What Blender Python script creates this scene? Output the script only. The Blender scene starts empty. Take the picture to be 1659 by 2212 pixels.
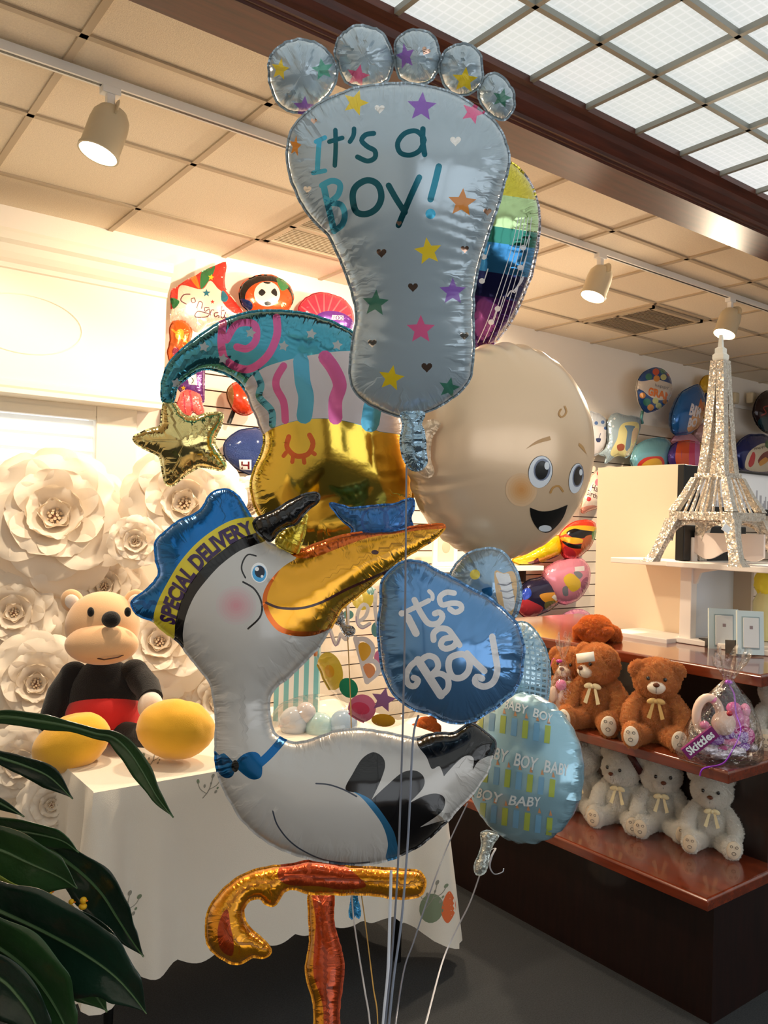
import bpy, bmesh, math, random
import numpy as np
from mathutils import Vector, Matrix, noise
from mathutils.bvhtree import BVHTree
from mathutils.geometry import delaunay_2d_cdt

SC = bpy.context.scene
COL = SC.collection
R = math.radians
random.seed(7)

# ------------------------------------------------------------------ camera
IW, IH, FPX = 1659, 2212, 1770.0
EYE = Vector((0.0, 0.0, 1.5))
_a, _p, _r = R(36.9), R(0.65), R(1.55)
_fw = Vector((math.sin(_a) * math.cos(_p), math.cos(_a) * math.cos(_p), math.sin(_p)))
_rt = Vector((math.cos(_a), -math.sin(_a), 0))
_up = _rt.cross(_fw)
RT = _rt * math.cos(_r) + _up * math.sin(_r)
UP = -_rt * math.sin(_r) + _up * math.cos(_r)
FW = _fw
cam_data = bpy.data.cameras.new('camera')
cam = bpy.data.objects.new('camera', cam_data)
COL.objects.link(cam)
cam_data.sensor_fit = 'VERTICAL'
cam_data.sensor_height = 36.0
cam_data.lens = 36.0 * FPX / IH
cam_data.clip_start = 0.05
cam.matrix_world = Matrix(((RT.x, UP.x, -FW.x, EYE.x), (RT.y, UP.y, -FW.y, EYE.y), (RT.z, UP.z, -FW.z, EYE.z), (0, 0, 0, 1)))
SC.camera = cam
SC.view_settings.view_transform = 'Standard'
SC.view_settings.look = 'None'
SC.view_settings.gamma = 1.0
SC.view_settings.use_curve_mapping = False
SC.view_settings.exposure = 0.3

# ------------------------------------------------------------------ daylight outside
wd = bpy.data.worlds.new('world')
SC.world = wd
wd.use_nodes = True
wd.node_tree.nodes['Background'].inputs[0].default_value = (0.93, 0.97, 1.0, 1)
wd.node_tree.nodes['Background'].inputs[1].default_value = 1.5
PANEL_GLOW = 0.7          # luminous ceiling panels
SPOT_W = 80.0              # warm track lamps
SPOT_COL = (1.0, 0.81, 0.58)


# ------------------------------------------------------------------ helpers: colour, material
def lin(c):
    return tuple(((v / 255.0) / 12.92 if v / 255.0 <= 0.04045 else ((v / 255.0 + 0.055) / 1.055) ** 2.4) for v in c)


MATS = {}


def mat(name, rgb, rough=0.5, metal=0.0, coat=0.0, bump=0.0, bscale=60.0, vary=0.0, vscale=8.0, alpha=1.0,
        trans=0.0, sheen=0.0, emit=0.0, ior=1.45, stretch=None, sub=0.0):
    if name in MATS:
        return MATS[name]
    m = bpy.data.materials.new(name)
    m.use_nodes = True
    nt = m.node_tree
    b = nt.nodes['Principled BSDF']
    c = lin(rgb)
    b.inputs['Base Color'].default_value = (*c, 1)
    b.inputs['Roughness'].default_value = rough
    b.inputs['Metallic'].default_value = metal
    b.inputs['Coat Weight'].default_value = coat
    b.inputs['Coat Roughness'].default_value = 0.08
    b.inputs['Alpha'].default_value = alpha
    b.inputs['Transmission Weight'].default_value = trans
    b.inputs['Sheen Weight'].default_value = sheen
    b.inputs['IOR'].default_value = ior
    if sub:
        b.inputs['Subsurface Weight'].default_value = sub
        b.inputs['Subsurface Radius'].default_value = (0.02, 0.02, 0.02)
    if emit:
        b.inputs['Emission Color'].default_value = (*c, 1)
        b.inputs['Emission Strength'].default_value = emit
    if bump or vary:
        tc = nt.nodes.new('ShaderNodeTexCoord')
        src = tc.outputs['Object']
        if stretch:
            mp = nt.nodes.new('ShaderNodeMapping')
            mp.inputs['Scale'].default_value = stretch
            nt.links.new(src, mp.inputs['Vector'])
            src = mp.outputs['Vector']
    if bump:
        n = nt.nodes.new('ShaderNodeTexNoise')
        n.inputs['Scale'].default_value = bscale
        n.inputs['Detail'].default_value = 4
        nt.links.new(src, n.inputs['Vector'])
        bp = nt.nodes.new('ShaderNodeBump')
        bp.inputs['Strength'].default_value = bump
        bp.inputs['Distance'].default_value = 0.01
        nt.links.new(n.outputs['Fac'], bp.inputs['Height'])
        nt.links.new(bp.outputs['Normal'], b.inputs['Normal'])
    if vary:
        n = nt.nodes.new('ShaderNodeTexNoise')
        n.inputs['Scale'].default_value = vscale
        n.inputs['Detail'].default_value = 5
        nt.links.new(src, n.inputs['Vector'])
        cr = nt.nodes.new('ShaderNodeValToRGB')
        lo = tuple(v * (1 - vary) for v in c)
        hi = tuple(min(1, v * (1 + vary)) for v in c)
        cr.color_ramp.elements[0].position = 0.3
        cr.color_ramp.elements[1].position = 0.7
        cr.color_ramp.elements[0].color = (*lo, 1)
        cr.color_ramp.elements[1].color = (*hi, 1)
        nt.links.new(n.outputs['Fac'], cr.inputs['Fac'])
        nt.links.new(cr.outputs['Color'], b.inputs['Base Color'])
    MATS[name] = m
    return m


def seam_wrinkles(m, amt):
    """fine creases that run in from the heat seal and die out; the mesh stores (arc length, distance) as its 'seam' map"""
    nt = m.node_tree
    b = nt.nodes['Principled BSDF']
    uv = nt.nodes.new('ShaderNodeUVMap')
    uv.uv_map = 'seam'
    sx = nt.nodes.new('ShaderNodeSeparateXYZ')
    nt.links.new(uv.outputs[0], sx.inputs[0])
    mu = nt.nodes.new('ShaderNodeMath')
    mu.operation = 'MULTIPLY'
    mu.inputs[1].default_value = 0.10
    nt.links.new(sx.outputs[1], mu.inputs[0])
    cb = nt.nodes.new('ShaderNodeCombineXYZ')
    nt.links.new(sx.outputs[0], cb.inputs[0])
    nt.links.new(mu.outputs[0], cb.inputs[1])
    nz = nt.nodes.new('ShaderNodeTexNoise')
    nz.inputs['Scale'].default_value = 75
    nz.inputs['Detail'].default_value = 2
    nt.links.new(cb.outputs[0], nz.inputs['Vector'])
    n2 = nt.nodes.new('ShaderNodeTexNoise')
    n2.inputs['Scale'].default_value = 17
    nt.links.new(cb.outputs[0], n2.inputs['Vector'])
    ln = nt.nodes.new('ShaderNodeMapRange')         # crease length varies along the seam
    ln.inputs['From Min'].default_value = 0.35
    ln.inputs['From Max'].default_value = 0.7
    ln.inputs['To Min'].default_value = 0.018
    ln.inputs['To Max'].default_value = 0.085
    nt.links.new(n2.outputs['Fac'], ln.inputs['Value'])
    dv = nt.nodes.new('ShaderNodeMath')
    dv.operation = 'DIVIDE'
    nt.links.new(sx.outputs[1], dv.inputs[0])
    nt.links.new(ln.outputs[0], dv.inputs[1])
    fd = nt.nodes.new('ShaderNodeMapRange')
    fd.interpolation_type = 'SMOOTHSTEP'
    fd.inputs['To Min'].default_value = 1.0
    fd.inputs['To Max'].default_value = 0.0
    nt.links.new(dv.outputs[0], fd.inputs['Value'])
    ml = nt.nodes.new('ShaderNodeMath')
    ml.operation = 'MULTIPLY'
    nt.links.new(nz.outputs['Fac'], ml.inputs[0])
    nt.links.new(fd.outputs[0], ml.inputs[1])
    bp = nt.nodes.new('ShaderNodeBump')
    bp.inputs['Strength'].default_value = amt
    bp.inputs['Distance'].default_value = 0.012
    nt.links.new(ml.outputs[0], bp.inputs['Height'])
    if b.inputs['Normal'].links:
        nt.links.new(b.inputs['Normal'].links[0].from_socket, bp.inputs['Normal'])
    nt.links.new(bp.outputs['Normal'], b.inputs['Normal'])
    return m


def foil(name, rgb, metal=0.85, rough=0.16, coat=0.3, bump=0.05, bs=14):
    new = 'foil_' + name not in MATS
    m = mat('foil_' + name, rgb, rough, metal, coat, bump, bs)
    return seam_wrinkles(m, 0.55) if new else m


def ink(name, rgb, rough=0.3, coat=0.35, metal=0.0, bump=0.04):
    new = 'ink_' + name not in MATS
    m = mat('ink_' + name, rgb, rough, metal, coat, bump, 14)
    return seam_wrinkles(m, 0.45) if new else m


def soft_spot(cx, cy, rx, ry, c_edge, c_core, first, n=6):
    """a blush built as nested printed rings; returns (materials, decals)"""
    ms, ds = [], []
    for i in range(n):
        f = (i + 0.5) / n
        c = tuple(int(a + (b - a) * f) for a, b in zip(c_edge, c_core))
        ms.append(ink('blush_%d_%d_%d' % c, c))
        k = 1 - i / n
        ds.append((ell_pts(cx, cy, rx * k, ry * k), first + i))
    return ms, ds


# ------------------------------------------------------------------ helpers: pixels to points
def ray(px, py):
    return FW + RT * ((px - IW / 2) / FPX) - UP * ((py - IH / 2) / FPX)


def at(px, py, d):
    return EYE + ray(px, py) * d


def on(px, py, p0, n):
    r = ray(px, py)
    return EYE + r * ((p0 - EYE).dot(n) / r.dot(n))


def onx(px, py, X):
    return on(px, py, Vector((X, 0, 0)), Vector((1, 0, 0)))


def ony(px, py, Y):
    return on(px, py, Vector((0, Y, 0)), Vector((0, 1, 0)))


def onz(px, py, Z):
    return on(px, py, Vector((0, 0, Z)), Vector((0, 0, 1)))


def depth_of(P):
    return (Vector(P) - EYE).dot(FW)


def zz(ox, oy, s, pts):
    return [tuple([ox + p[0] / s, oy + p[1] / s] + list(p[2:])) for p in pts]


# ------------------------------------------------------------------ helpers: objects
def tag(o, label=None, cat=None, group=None, kind=None):
    if label:
        o['label'] = label
    if cat:
        o['category'] = cat
    if group:
        o['group'] = group
    if kind:
        o['kind'] = kind
    return o


def empty(name, loc, label, cat, group=None, rz=0.0):
    o = bpy.data.objects.new(name, None)
    o.empty_display_size = 0.05
    COL.objects.link(o)
    o.location = loc
    o.rotation_euler = (0, 0, rz)
    o['W'] = 0
    del o['W']
    return tag(o, label, cat, group)


def copy_tree(o, parent=None):
    c = o.copy()
    COL.objects.link(c)
    if parent is not None:
        c.parent = parent
    for ch in list(o.children):
        copy_tree(ch, c)
    return c


def wmat(o):
    m = Matrix.LocRotScale(o.location, o.rotation_euler, o.scale)
    if o.parent:
        return wmat(o.parent) @ m
    return m


class MB:
    """collects shapes, links them as one mesh object"""

    def __init__(s):
        s.v, s.f, s.m = [], [], []
        s.uv = {}

    def add(s, vs, fs, mi=0):
        b = len(s.v)
        s.v += [Vector(p) for p in vs]
        for i, f in enumerate(fs):
            s.f.append([b + k for k in f])
            s.m.append(mi if isinstance(mi, int) else mi[i])
        return s

    def box(s, c, d, mi=0, rz=0.0, M=None):
        x, y, z = d[0] / 2, d[1] / 2, d[2] / 2
        vs = [Vector((i * x, j * y, k * z)) for i in (-1, 1) for j in (-1, 1) for k in (-1, 1)]
        rm = M or Matrix.Rotation(rz, 3, 'Z')
        vs = [rm @ p + Vector(c) for p in vs]
        return s.add(vs, [(0, 1, 3, 2), (4, 6, 7, 5), (0, 4, 5, 1), (2, 3, 7, 6), (0, 2, 6, 4), (1, 5, 7, 3)], mi)

    def bx(s, a, b, mi=0):
        return s.box([(p + q) / 2 for p, q in zip(a, b)], [abs(q - p) for p, q in zip(a, b)], mi)

    def ell(s, c, r, mi=0, nu=24, nv=14, M=None, fuzz=0.0, fs=18.0, seed=0.0):
        vs, fs_ = [], []
        c = Vector(c)
        M = M or Matrix.Identity(3)
        for j in range(nv + 1):
            t = math.pi * j / nv
            for i in range(nu):
                p = 2 * math.pi * i / nu
                q = Vector((math.sin(t) * math.cos(p), math.sin(t) * math.sin(p), math.cos(t)))
                k = 1.0
                if fuzz:
                    k += fuzz * (noise.noise(q * fs + Vector((seed, seed * 1.7, 0))) + 0.6 * noise.noise(q * fs * 2.7 + Vector((0, seed, 3))))
                vs.append(M @ Vector((q.x * r[0] * k, q.y * r[1] * k, q.z * r[2] * k)) + c)
        for j in range(nv):
            for i in range(nu):
                a, b2 = j * nu + i, j * nu + (i + 1) % nu
                fs_.append((a, a + nu, b2 + nu, b2))
        return s.add(vs, fs_, mi)

    def tube(s, pts, rad, mi=0, n=10, caps=True, flat=None):
        pts = [Vector(p) for p in pts]
        if not hasattr(rad, '__len__'):
            rad = [rad] * len(pts)
        vs, fs = [], []
        u = None
        for i, p in enumerate(pts):
            t = (pts[min(i + 1, len(pts) - 1)] - pts[max(i - 1, 0)]).normalized()
            if u is None:
                u = Vector((0, 0, 1)).cross(t) if abs(t.z) < 0.9 else Vector((1, 0, 0)).cross(t)
            u = (u - t * u.dot(t)).normalized()
            w = t.cross(u)
            for k in range(n):
                a = 2 * math.pi * k / n
                vs.append(p + (u * math.cos(a) + w * math.sin(a) * (flat or 1.0)) * rad[i])
        for i in range(len(pts) - 1):
            for k in range(n):
                a, b2 = i * n + k, i * n + (k + 1) % n
                fs.append((a, b2, b2 + n, a + n))
        if caps:
            fs.append(tuple(range(n - 1, -1, -1)))
            fs.append(tuple((len(pts) - 1) * n + k for k in range(n)))
        return s.add(vs, fs, mi)

    def lathe(s, prof, c=(0, 0, 0), mi=0, n=28, M=None):
        vs, fs = [], []
        M = M or Matrix.Identity(3)
        for r, z in prof:
            for k in range(n):
                a = 2 * math.pi * k / n
                vs.append(M @ Vector((r * math.cos(a), r * math.sin(a), z)) + Vector(c))
        for i in range(len(prof) - 1):
            for k in range(n):
                a, b2 = i * n + k, i * n + (k + 1) % n
                fs.append((a, b2, b2 + n, a + n))
        return s.add(vs, fs, mi)

    def loft(s, rings, mi=0, caps=True):
        n = len(rings[0])
        vs = [p for r in rings for p in r]
        fs = []
        for i in range(len(rings) - 1):
            for k in range(n):
                a, b2 = i * n + k, i * n + (k + 1) % n
                fs.append((a, b2, b2 + n, a + n))
        if caps:
            fs.append(tuple(range(n - 1, -1, -1)))
            fs.append(tuple((len(rings) - 1) * n + k for k in range(n)))
        return s.add(vs, fs, mi)

    def build(s, name, mats, parent=None, smooth=True, world=True, bevel=0.0, loc=None, solid=0.0, sub=0, angle=40, label=None):
        """world=True: vertices are world points, moved into the parent's frame"""
        me = bpy.data.meshes.new(name)
        vs = s.v
        if parent is not None and world:
            inv = wmat(parent).inverted()
            vs = [inv @ p for p in vs]
        elif parent is None and loc is not None:
            vs = [p - Vector(loc) for p in vs]
        me.from_pydata([tuple(p) for p in vs], [], s.f)
        if not isinstance(mats, (list, tuple)):
            mats = [mats]
        for m in mats:
            me.materials.append(m)
        me.polygons.foreach_set('material_index', s.m)
        me.polygons.foreach_set('use_smooth', [bool(smooth)] * len(s.f))
        if s.uv:
            ul = me.uv_layers.new(name='seam')
            for lp in me.loops:
                ul.data[lp.index].uv = s.uv.get(lp.vertex_index, (0.0, 9.0))
        bm = bmesh.new()
        bm.from_mesh(me)
        if smooth != 'keep':
            bmesh.ops.recalc_face_normals(bm, faces=bm.faces)
        bm.to_mesh(me)
        bm.free()
        if smooth is True and angle:
            try:
                me.set_sharp_from_angle(angle=R(angle))
            except Exception:
                pass
        o = bpy.data.objects.new(name, me)
        COL.objects.link(o)
        if parent is not None:
            o.parent = parent
        elif loc is not None:
            o.location = loc
        if solid:
            md = o.modifiers.new('thickness', 'SOLIDIFY')
            md.thickness = solid
            md.offset = 0
        if bevel:
            md = o.modifiers.new('bevel', 'BEVEL')
            md.width = bevel
            md.segments = 2
            md.limit_method = 'ANGLE'
        if sub:
            md = o.modifiers.new('sub', 'SUBSURF')
            md.levels = md.render_levels = sub
        if label:
            o['label'] = label
        return o


# ------------------------------------------------------------------ helpers: curves in the photo's frame
def spline(pts, step=6.0, closed=True):
    """Catmull-Rom through the points; a point with a third value is a corner"""
    n = len(pts)
    P = [Vector((p[0], p[1])) for p in pts]
    sharp = [len(p) > 2 and p[2] for p in pts]
    out = []
    rng = n if closed else n - 1
    for i in range(rng):
        p1, p2 = P[i], P[(i + 1) % n]
        p0 = P[(i - 1) % n] if (closed or i > 0) else p1
        p3 = P[(i + 2) % n] if (closed or i + 2 < n) else p2
        if sharp[i]:
            p0 = p1
        if sharp[(i + 1) % n]:
            p3 = p2
        k = max(1, int(round((p2 - p1).length / step)))
        for j in range(k):
            t = j / k
            t2, t3 = t * t, t * t * t
            out.append(0.5 * ((2 * p1) + (p2 - p0) * t + (2 * p0 - 5 * p1 + 4 * p2 - p3) * t2 + (3 * p1 - p0 - 3 * p2 + p3) * t3))
    if not closed:
        out.append(P[-1])
    return out


def star_pts(cx, cy, r, rot=0.0, k=0.45, sx=1.0, n=5):
    o = []
    for i in range(2 * n):
        rr = r if i % 2 == 0 else r * k
        a = R(rot) - math.pi / 2 + math.pi * i / n
        o.append((cx + rr * math.cos(a) * sx, cy + rr * math.sin(a), 1))
    return o


def ell_pts(cx, cy, rx, ry, rot=0.0, n=20):
    o = []
    for i in range(n):
        a = 2 * math.pi * i / n
        x, y = rx * math.cos(a), ry * math.sin(a)
        c, s = math.cos(R(rot)), math.sin(R(rot))
        o.append((cx + x * c - y * s, cy + x * s + y * c))
    return o


def heart_pts(cx, cy, r, rot=0.0):
    o = []
    for i in range(18):
        t = 2 * math.pi * i / 18
        x = 16 * math.sin(t) ** 3 / 16 * r
        y = -(13 * math.cos(t) - 5 * math.cos(2 * t) - 2 * math.cos(3 * t) - math.cos(4 * t)) / 16 * r
        c, s = math.cos(R(rot)), math.sin(R(rot))
        o.append((cx + x * c - y * s, cy + x * s + y * c))
    return o


def in_poly(P, poly):
    """P (n,2) array, poly (m,2) array -> bool mask"""
    x, y = P[:, 0], P[:, 1]
    inside = np.zeros(len(P), bool)
    m = len(poly)
    for i in range(m):
        x1, y1 = poly[i]
        x2, y2 = poly[(i + 1) % m]
        if y1 == y2:
            continue
        c = ((y1 > y) != (y2 > y)) & (x < (x2 - x1) * (y - y1) / (y2 - y1) + x1)
        inside ^= c
    return inside


def dist_line(P, line):
    d = np.full(len(P), 1e9)
    for i in range(len(line) - 1):
        a, b = line[i], line[i + 1]
        ab = b - a
        L = ab @ ab
        if L < 1e-12:
            t = np.zeros(len(P))
        else:
            t = np.clip(((P - a) @ ab) / L, 0, 1)
        q = a + t[:, None] * ab
        d = np.minimum(d, np.hypot(*(P - q).T))
    return d


def offset_sides(pts, w):
    """left and right side of a stroke as one closed loop with round ends"""
    n = len(pts)
    L, Rr = [], []
    for i in range(n):
        t = pts[min(i + 1, n - 1)] - pts[max(i - 1, 0)]
        t = t.normalized() if t.length > 1e-9 else Vector((1, 0))
        nn = Vector((-t.y, t.x))
        L.append(pts[i] + nn * w / 2)
        Rr.append(pts[i] - nn * w / 2)
    def cap(c, frm, sgn):
        o = []
        v = frm - c
        for k in range(1, 5):
            a = sgn * math.pi * k / 5
            o.append(c + Vector((v.x * math.cos(a) - v.y * math.sin(a), v.x * math.sin(a) + v.y * math.cos(a))))
        return o
    return L + cap(pts[-1], L[-1], -1) + Rr[::-1] + cap(pts[0], Rr[0], -1)


# ------------------------------------------------------------------ foil balloons
def font_tris(text, bold=0.0):
    cu = bpy.data.curves.new('txt', 'FONT')
    cu.body = text
    cu.offset = bold
    cu.resolution_u = 3
    ob = bpy.data.objects.new('txt', cu)
    me = ob.to_mesh()
    me.calc_loop_triangles()
    V = [(v.co.x, v.co.y) for v in me.vertices]
    T = [tuple(t.vertices) for t in me.loop_triangles]
    ob.to_mesh_clear()
    bpy.data.objects.remove(ob)
    bpy.data.curves.remove(cu)
    x0, x1 = min(v[0] for v in V), max(v[0] for v in V)
    return [((v[0] - x0) / (x1 - x0), v[1] / 0.7) for v in V], T


def subdivide(V, T, maxlen, fn):
    """map 2-D triangles through fn into pixels, splitting long edges"""
    P = [Vector(fn(*v)) for v in V]
    T = list(T)
    for _ in range(4):
        cache, nt, split = {}, [], False
        for t in T:
            es = [(t[0], t[1]), (t[1], t[2]), (t[2], t[0])]
            ls = [(P[a] - P[b]).length for a, b in es]
            k = max(range(3), key=lambda i: ls[i])
            if ls[k] <= maxlen:
                nt.append(t)
                continue
            split = True
            a, b = es[k]
            c = t[(k + 2) % 3]
            key = (min(a, b), max(a, b))
            if key not in cache:
                cache[key] = len(P)
                P.append((P[a] + P[b]) / 2)
            m = cache[key]
            nt += [(a, m, c), (m, b, c)]
        T = nt
        if not split:
            break
    return P, T


def tri_poly(loop, step):
    """triangulate a closed pixel loop with inside points"""
    P = np.array([(p.x, p.y) for p in loop])
    lo, hi = P.min(0), P.max(0)
    pts = [Vector(p) for p in P]
    g = []
    yy = lo[1]
    row = 0
    while yy < hi[1]:
        xx = lo[0] + (step / 2 if row % 2 else 0)
        while xx < hi[0]:
            g.append((xx, yy))
            xx += step
        yy += step * 0.87
        row += 1
    if g:
        G = np.array(g)
        G = G[in_poly(G, P)]
        if len(G):
            dd = np.min(np.hypot(G[:, None, 0] - P[None, :, 0], G[:, None, 1] - P[None, :, 1]), axis=1)
            G = G[dd > step * 0.45]
            pts += [Vector(p) for p in G]
    n = len(P)
    edges = [(i, (i + 1) % n) for i in range(n)]
    ov, oe, of, *_ = delaunay_2d_cdt(pts, edges, [], 0, 1e-4)
    V = np.array([(v.x, v.y) for v in ov])
    F = np.array([f for f in of if len(f) == 3])
    c = V[F].mean(1)
    F = F[in_poly(c, P)]
    return [Vector(v) for v in V], [tuple(f) for f in F]


class Skin:
    """raw surface that decals are cast upon"""

    def __init__(s, mb):
        s.mb = mb
        s.bvh = BVHTree.FromPolygons([tuple(v) for v in mb.v], [tuple(f) for f in mb.f])

    def cast(s, P, T, mi, off=0.0012):
        vs, ok = [], []
        for p in P:
            d = ray(p.x, p.y).normalized()
            h = s.bvh.ray_cast(EYE, d)
            if h[0] is None:
                vs.append(EYE)
                ok.append(False)
            else:
                n = h[1] if h[1].dot(d) < 0 else -h[1]
                vs.append(h[0] + n * off * 0.4 - d * off * 0.6)
                ok.append(True)
        fs = [t for t in T if all(ok[k] for k in t)]
        # drop faces stretched across a depth jump
        good = []
        for t in fs:
            a, b, c = (vs[k] for k in t)
            if max((a - b).length, (b - c).length, (c - a).length) < 0.09:
                good.append(t)
        used = sorted({k for t in good for k in t})
        mp = {k: i for i, k in enumerate(used)}
        s.mb.add([vs[k] for k in used], [tuple(mp[k] for k in t) for t in good], mi)

    def poly(s, pts, mi, step=8.0, off=0.0012):
        loop = spline(pts, step)
        P, T = tri_poly(loop, step)
        s.cast(P, T, mi, off)

    def stroke(s, pts, w, mi, closed=False, off=0.0015, step=5.0, w2=None):
        line = spline(pts, step, closed)
        if closed:
            line.append(line[0])
        n = len(line)
        P, T = [], []
        for i in range(n):
            ww = w if w2 is None else w + (w2 - w) * i / max(1, n - 1)
            t = line[min(i + 1, n - 1)] - line[max(i - 1, 0)]
            t = t.normalized() if t.length > 1e-9 else Vector((1, 0))
            nn = Vector((-t.y, t.x)) * ww / 2
            P += [line[i] - nn, line[i], line[i] + nn]
        for i in range(n - 1):
            a = 3 * i
            for k in (0, 1):
                T += [(a + k, a + k + 1, a + 3 + k), (a + k + 1, a + 4 + k, a + 3 + k)]
        s.cast(P, T, mi, off)
        if not closed:
            for c, ww in ((line[0], w), (line[-1], w if w2 is None else w2)):
                Q = [c] + [c + Vector((math.cos(a), math.sin(a))) * ww / 2 for a in [2 * math.pi * k / 12 for k in range(12)]]
                s.cast(Q, [(0, 1 + k, 1 + (k + 1) % 12) for k in range(12)], mi, off)

    def text(s, body, lower, upper, mi, bold=0.02, off=0.0016, maxlen=12):
        """letters between two pixel curves (lower edge, upper edge)"""
        lo = spline(lower, 4, False)
        hi = spline(upper, 4, False)
        def pick(c, u):
            k = u * (len(c) - 1)
            i = min(int(k), len(c) - 2)
            return c[i].lerp(c[i + 1], k - i)
        def fn(u, v):
            return pick(lo, min(max(u, 0), 1)).lerp(pick(hi, min(max(u, 0), 1)), v)
        V, T = font_tris(body, bold)
        P, T = subdivide(V, T, maxlen, fn)
        s.cast(P, T, mi, off)


def balloon(outline, d, thick, mats, decals=(), step=10.0, anchor=None, yaw=0.0, tilt=0.0, ds=6.0, pucker=0.12, lam=0.022,
            pfall=0.03, flange=0.0032, back=1.0, backmat=0, mb=None, power=0.5, seed=1.0, dents=0.0, nrm=None, scal=1.6):
    """Foil balloon: a traced outline on its own plane (distance d, turned by yaw/tilt), inflated to a real thickness.
    decals: ('poly', pts, mi) / ('stroke', pts, width, mi[, closed]). Returns MB with world points."""
    out = spline(outline, ds)
    if scal:
        o2 = []
        for i, p in enumerate(out):
            t = out[(i + 1) % len(out)] - out[i - 1]
            t = t.normalized() if t.length > 1e-6 else Vector((1, 0))
            w = noise.noise(Vector((i * ds * 0.045, seed * 3.1, 0))) + 0.7 * noise.noise(Vector((i * ds * 0.11, seed, 4)))
            o2.append(p + Vector((-t.y, t.x)) * w * scal)
        out = o2
    OP = np.array([(p.x, p.y) for p in out])
    cx, cy = anchor or (OP.mean(0))
    p0 = at(cx, cy, d)
    if nrm is None:
        nrm = -ray(cx, cy).normalized()
    nrm = Matrix.Rotation(R(yaw), 3, 'Z') @ Vector(nrm)
    side = Vector((0, 0, 1)).cross(nrm).normalized()
    nrm = Matrix.Rotation(R(tilt), 3, side) @ nrm
    side = Vector((0, 0, 1)).cross(nrm).normalized()
    upv = nrm.cross(side).normalized()
    pts = list(out)
    edges = [(i, (i + 1) % len(out)) for i in range(len(out))]
    tests = []
    for dc in decals:
        if dc[0] == 'poly':
            lp = spline(dc[1], ds)
            tests.append(('p', np.array([(p.x, p.y) for p in lp]), dc[2]))
        else:
            closed = len(dc) > 4 and dc[4]
            ln = spline(dc[1], ds * 0.8, closed)
            if closed:
                ln.append(ln[0])
            lp = offset_sides(ln, dc[2])
            tests.append(('s', np.array([(p.x, p.y) for p in ln]), dc[3], dc[2]))
        b = len(pts)
        pts += lp
        edges += [(b + i, b + (i + 1) % len(lp)) for i in range(len(lp))]
    lo, hi = OP.min(0), OP.max(0)
    g, yy, row = [], lo[1], 0
    while yy < hi[1]:
        xx = lo[0] + (step / 2 if row % 2 else 0)
        while xx < hi[0]:
            g.append((xx, yy))
            xx += step
        yy += step * 0.87
        row += 1
    G = np.array(g)
    G = G[in_poly(G, OP)]
    A = np.array([(p.x, p.y) for p in pts])
    keep = np.ones(len(G), bool)
    for k in range(0, len(G), 400):
        q = G[k:k + 400]
        keep[k:k + 400] = np.min(np.hypot(q[:, None, 0] - A[None, :, 0], q[:, None, 1] - A[None, :, 1]), axis=1) > step * 0.5
    # a ring just inside the seam, where the skin curves most
    ring = []
    for i in range(len(out)):
        t = (out[(i + 1) % len(out)] - out[i - 1])
        if t.length < 1e-6:
            continue
        t.normalize()
        for s_ in (1, -1):
            q = out[i] + Vector((-t.y, t.x)) * s_ * step * 0.33
            ring.append((q.x, q.y))
    ring = np.array(ring)
    ring = ring[in_poly(ring, OP)]
    rd = np.min(np.hypot(ring[:, None, 0] - OP[None, :, 0], ring[:, None, 1] - OP[None, :, 1]), axis=1)
    ring = ring[rd > step * 0.28]
    pts += [Vector(p) for p in G[keep]] + [Vector(p) for p in ring]
    ov, oe, of, *_ = delaunay_2d_cdt(pts, edges, [], 0, 1e-3)
    V = np.array([(v.x, v.y) for v in ov])
    F = np.array([f for f in of if len(f) == 3])
    F = F[in_poly(V[F].mean(1), OP)]
    used = np.unique(F)
    mp = -np.ones(len(V), int)
    mp[used] = np.arange(len(used))
    V, F = V[used], mp[F]
    cen = V[F].mean(1)
    fm = np.zeros(len(F), int)
    for t in tests:
        if t[0] == 'p':
            fm[in_poly(cen, t[1])] = t[2]
        else:
            fm[dist_line(cen, t[1]) < t[3] / 2] = t[2]
    # plane coordinates
    X = np.zeros((len(V), 2))
    for i, (x, y) in enumerate(V):
        q = on(x, y, p0, nrm) - p0
        X[i] = (q.dot(side), q.dot(upv))
    e1, e2 = X[F[:, 1]] - X[F[:, 0]], X[F[:, 2]] - X[F[:, 0]]
    ar2 = e1[:, 0] * e2[:, 1] - e1[:, 1] * e2[:, 0]
    fl = ar2 < 0
    F[fl] = F[fl][:, ::-1]
    # boundary edges
    cnt = {}
    for f in F:
        for a, b in ((f[0], f[1]), (f[1], f[2]), (f[2], f[0])):
            k = (min(a, b), max(a, b))
            cnt[k] = None if k in cnt else (a, b)
    be = [v for v in cnt.values() if v is not None]
    isb = np.zeros(len(V), bool)
    for a, b in be:
        isb[a] = isb[b] = True
    # Poisson equation by linear finite elements
    n = len(V)
    K = np.zeros((n, n))
    M = np.zeros(n)
    tri = X[F]
    for i in range(3):
        j, k = (i + 1) % 3, (i + 2) % 3
        a, b = tri[:, j] - tri[:, i], tri[:, k] - tri[:, i]
        cr = np.abs(a[:, 0] * b[:, 1] - a[:, 1] * b[:, 0])
        w = 0.5 * (a * b).sum(1) / np.maximum(cr, 1e-9)
        w = np.clip(w, -20, 20)
        np.add.at(K, (F[:, j], F[:, k]), -w)
        np.add.at(K, (F[:, k], F[:, j]), -w)
        np.add.at(K, (F[:, j], F[:, j]), w)
        np.add.at(K, (F[:, k], F[:, k]), w)
        np.add.at(M, F[:, i], cr / 6)
    I = np.where(~isb)[0]
    u = np.zeros(n)
    u[I] = np.linalg.solve(K[np.ix_(I, I)] + np.eye(len(I)) * 1e-9, M[I])
    u = np.maximum(u, 0)
    h = thick * (u / u.max()) ** power
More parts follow.
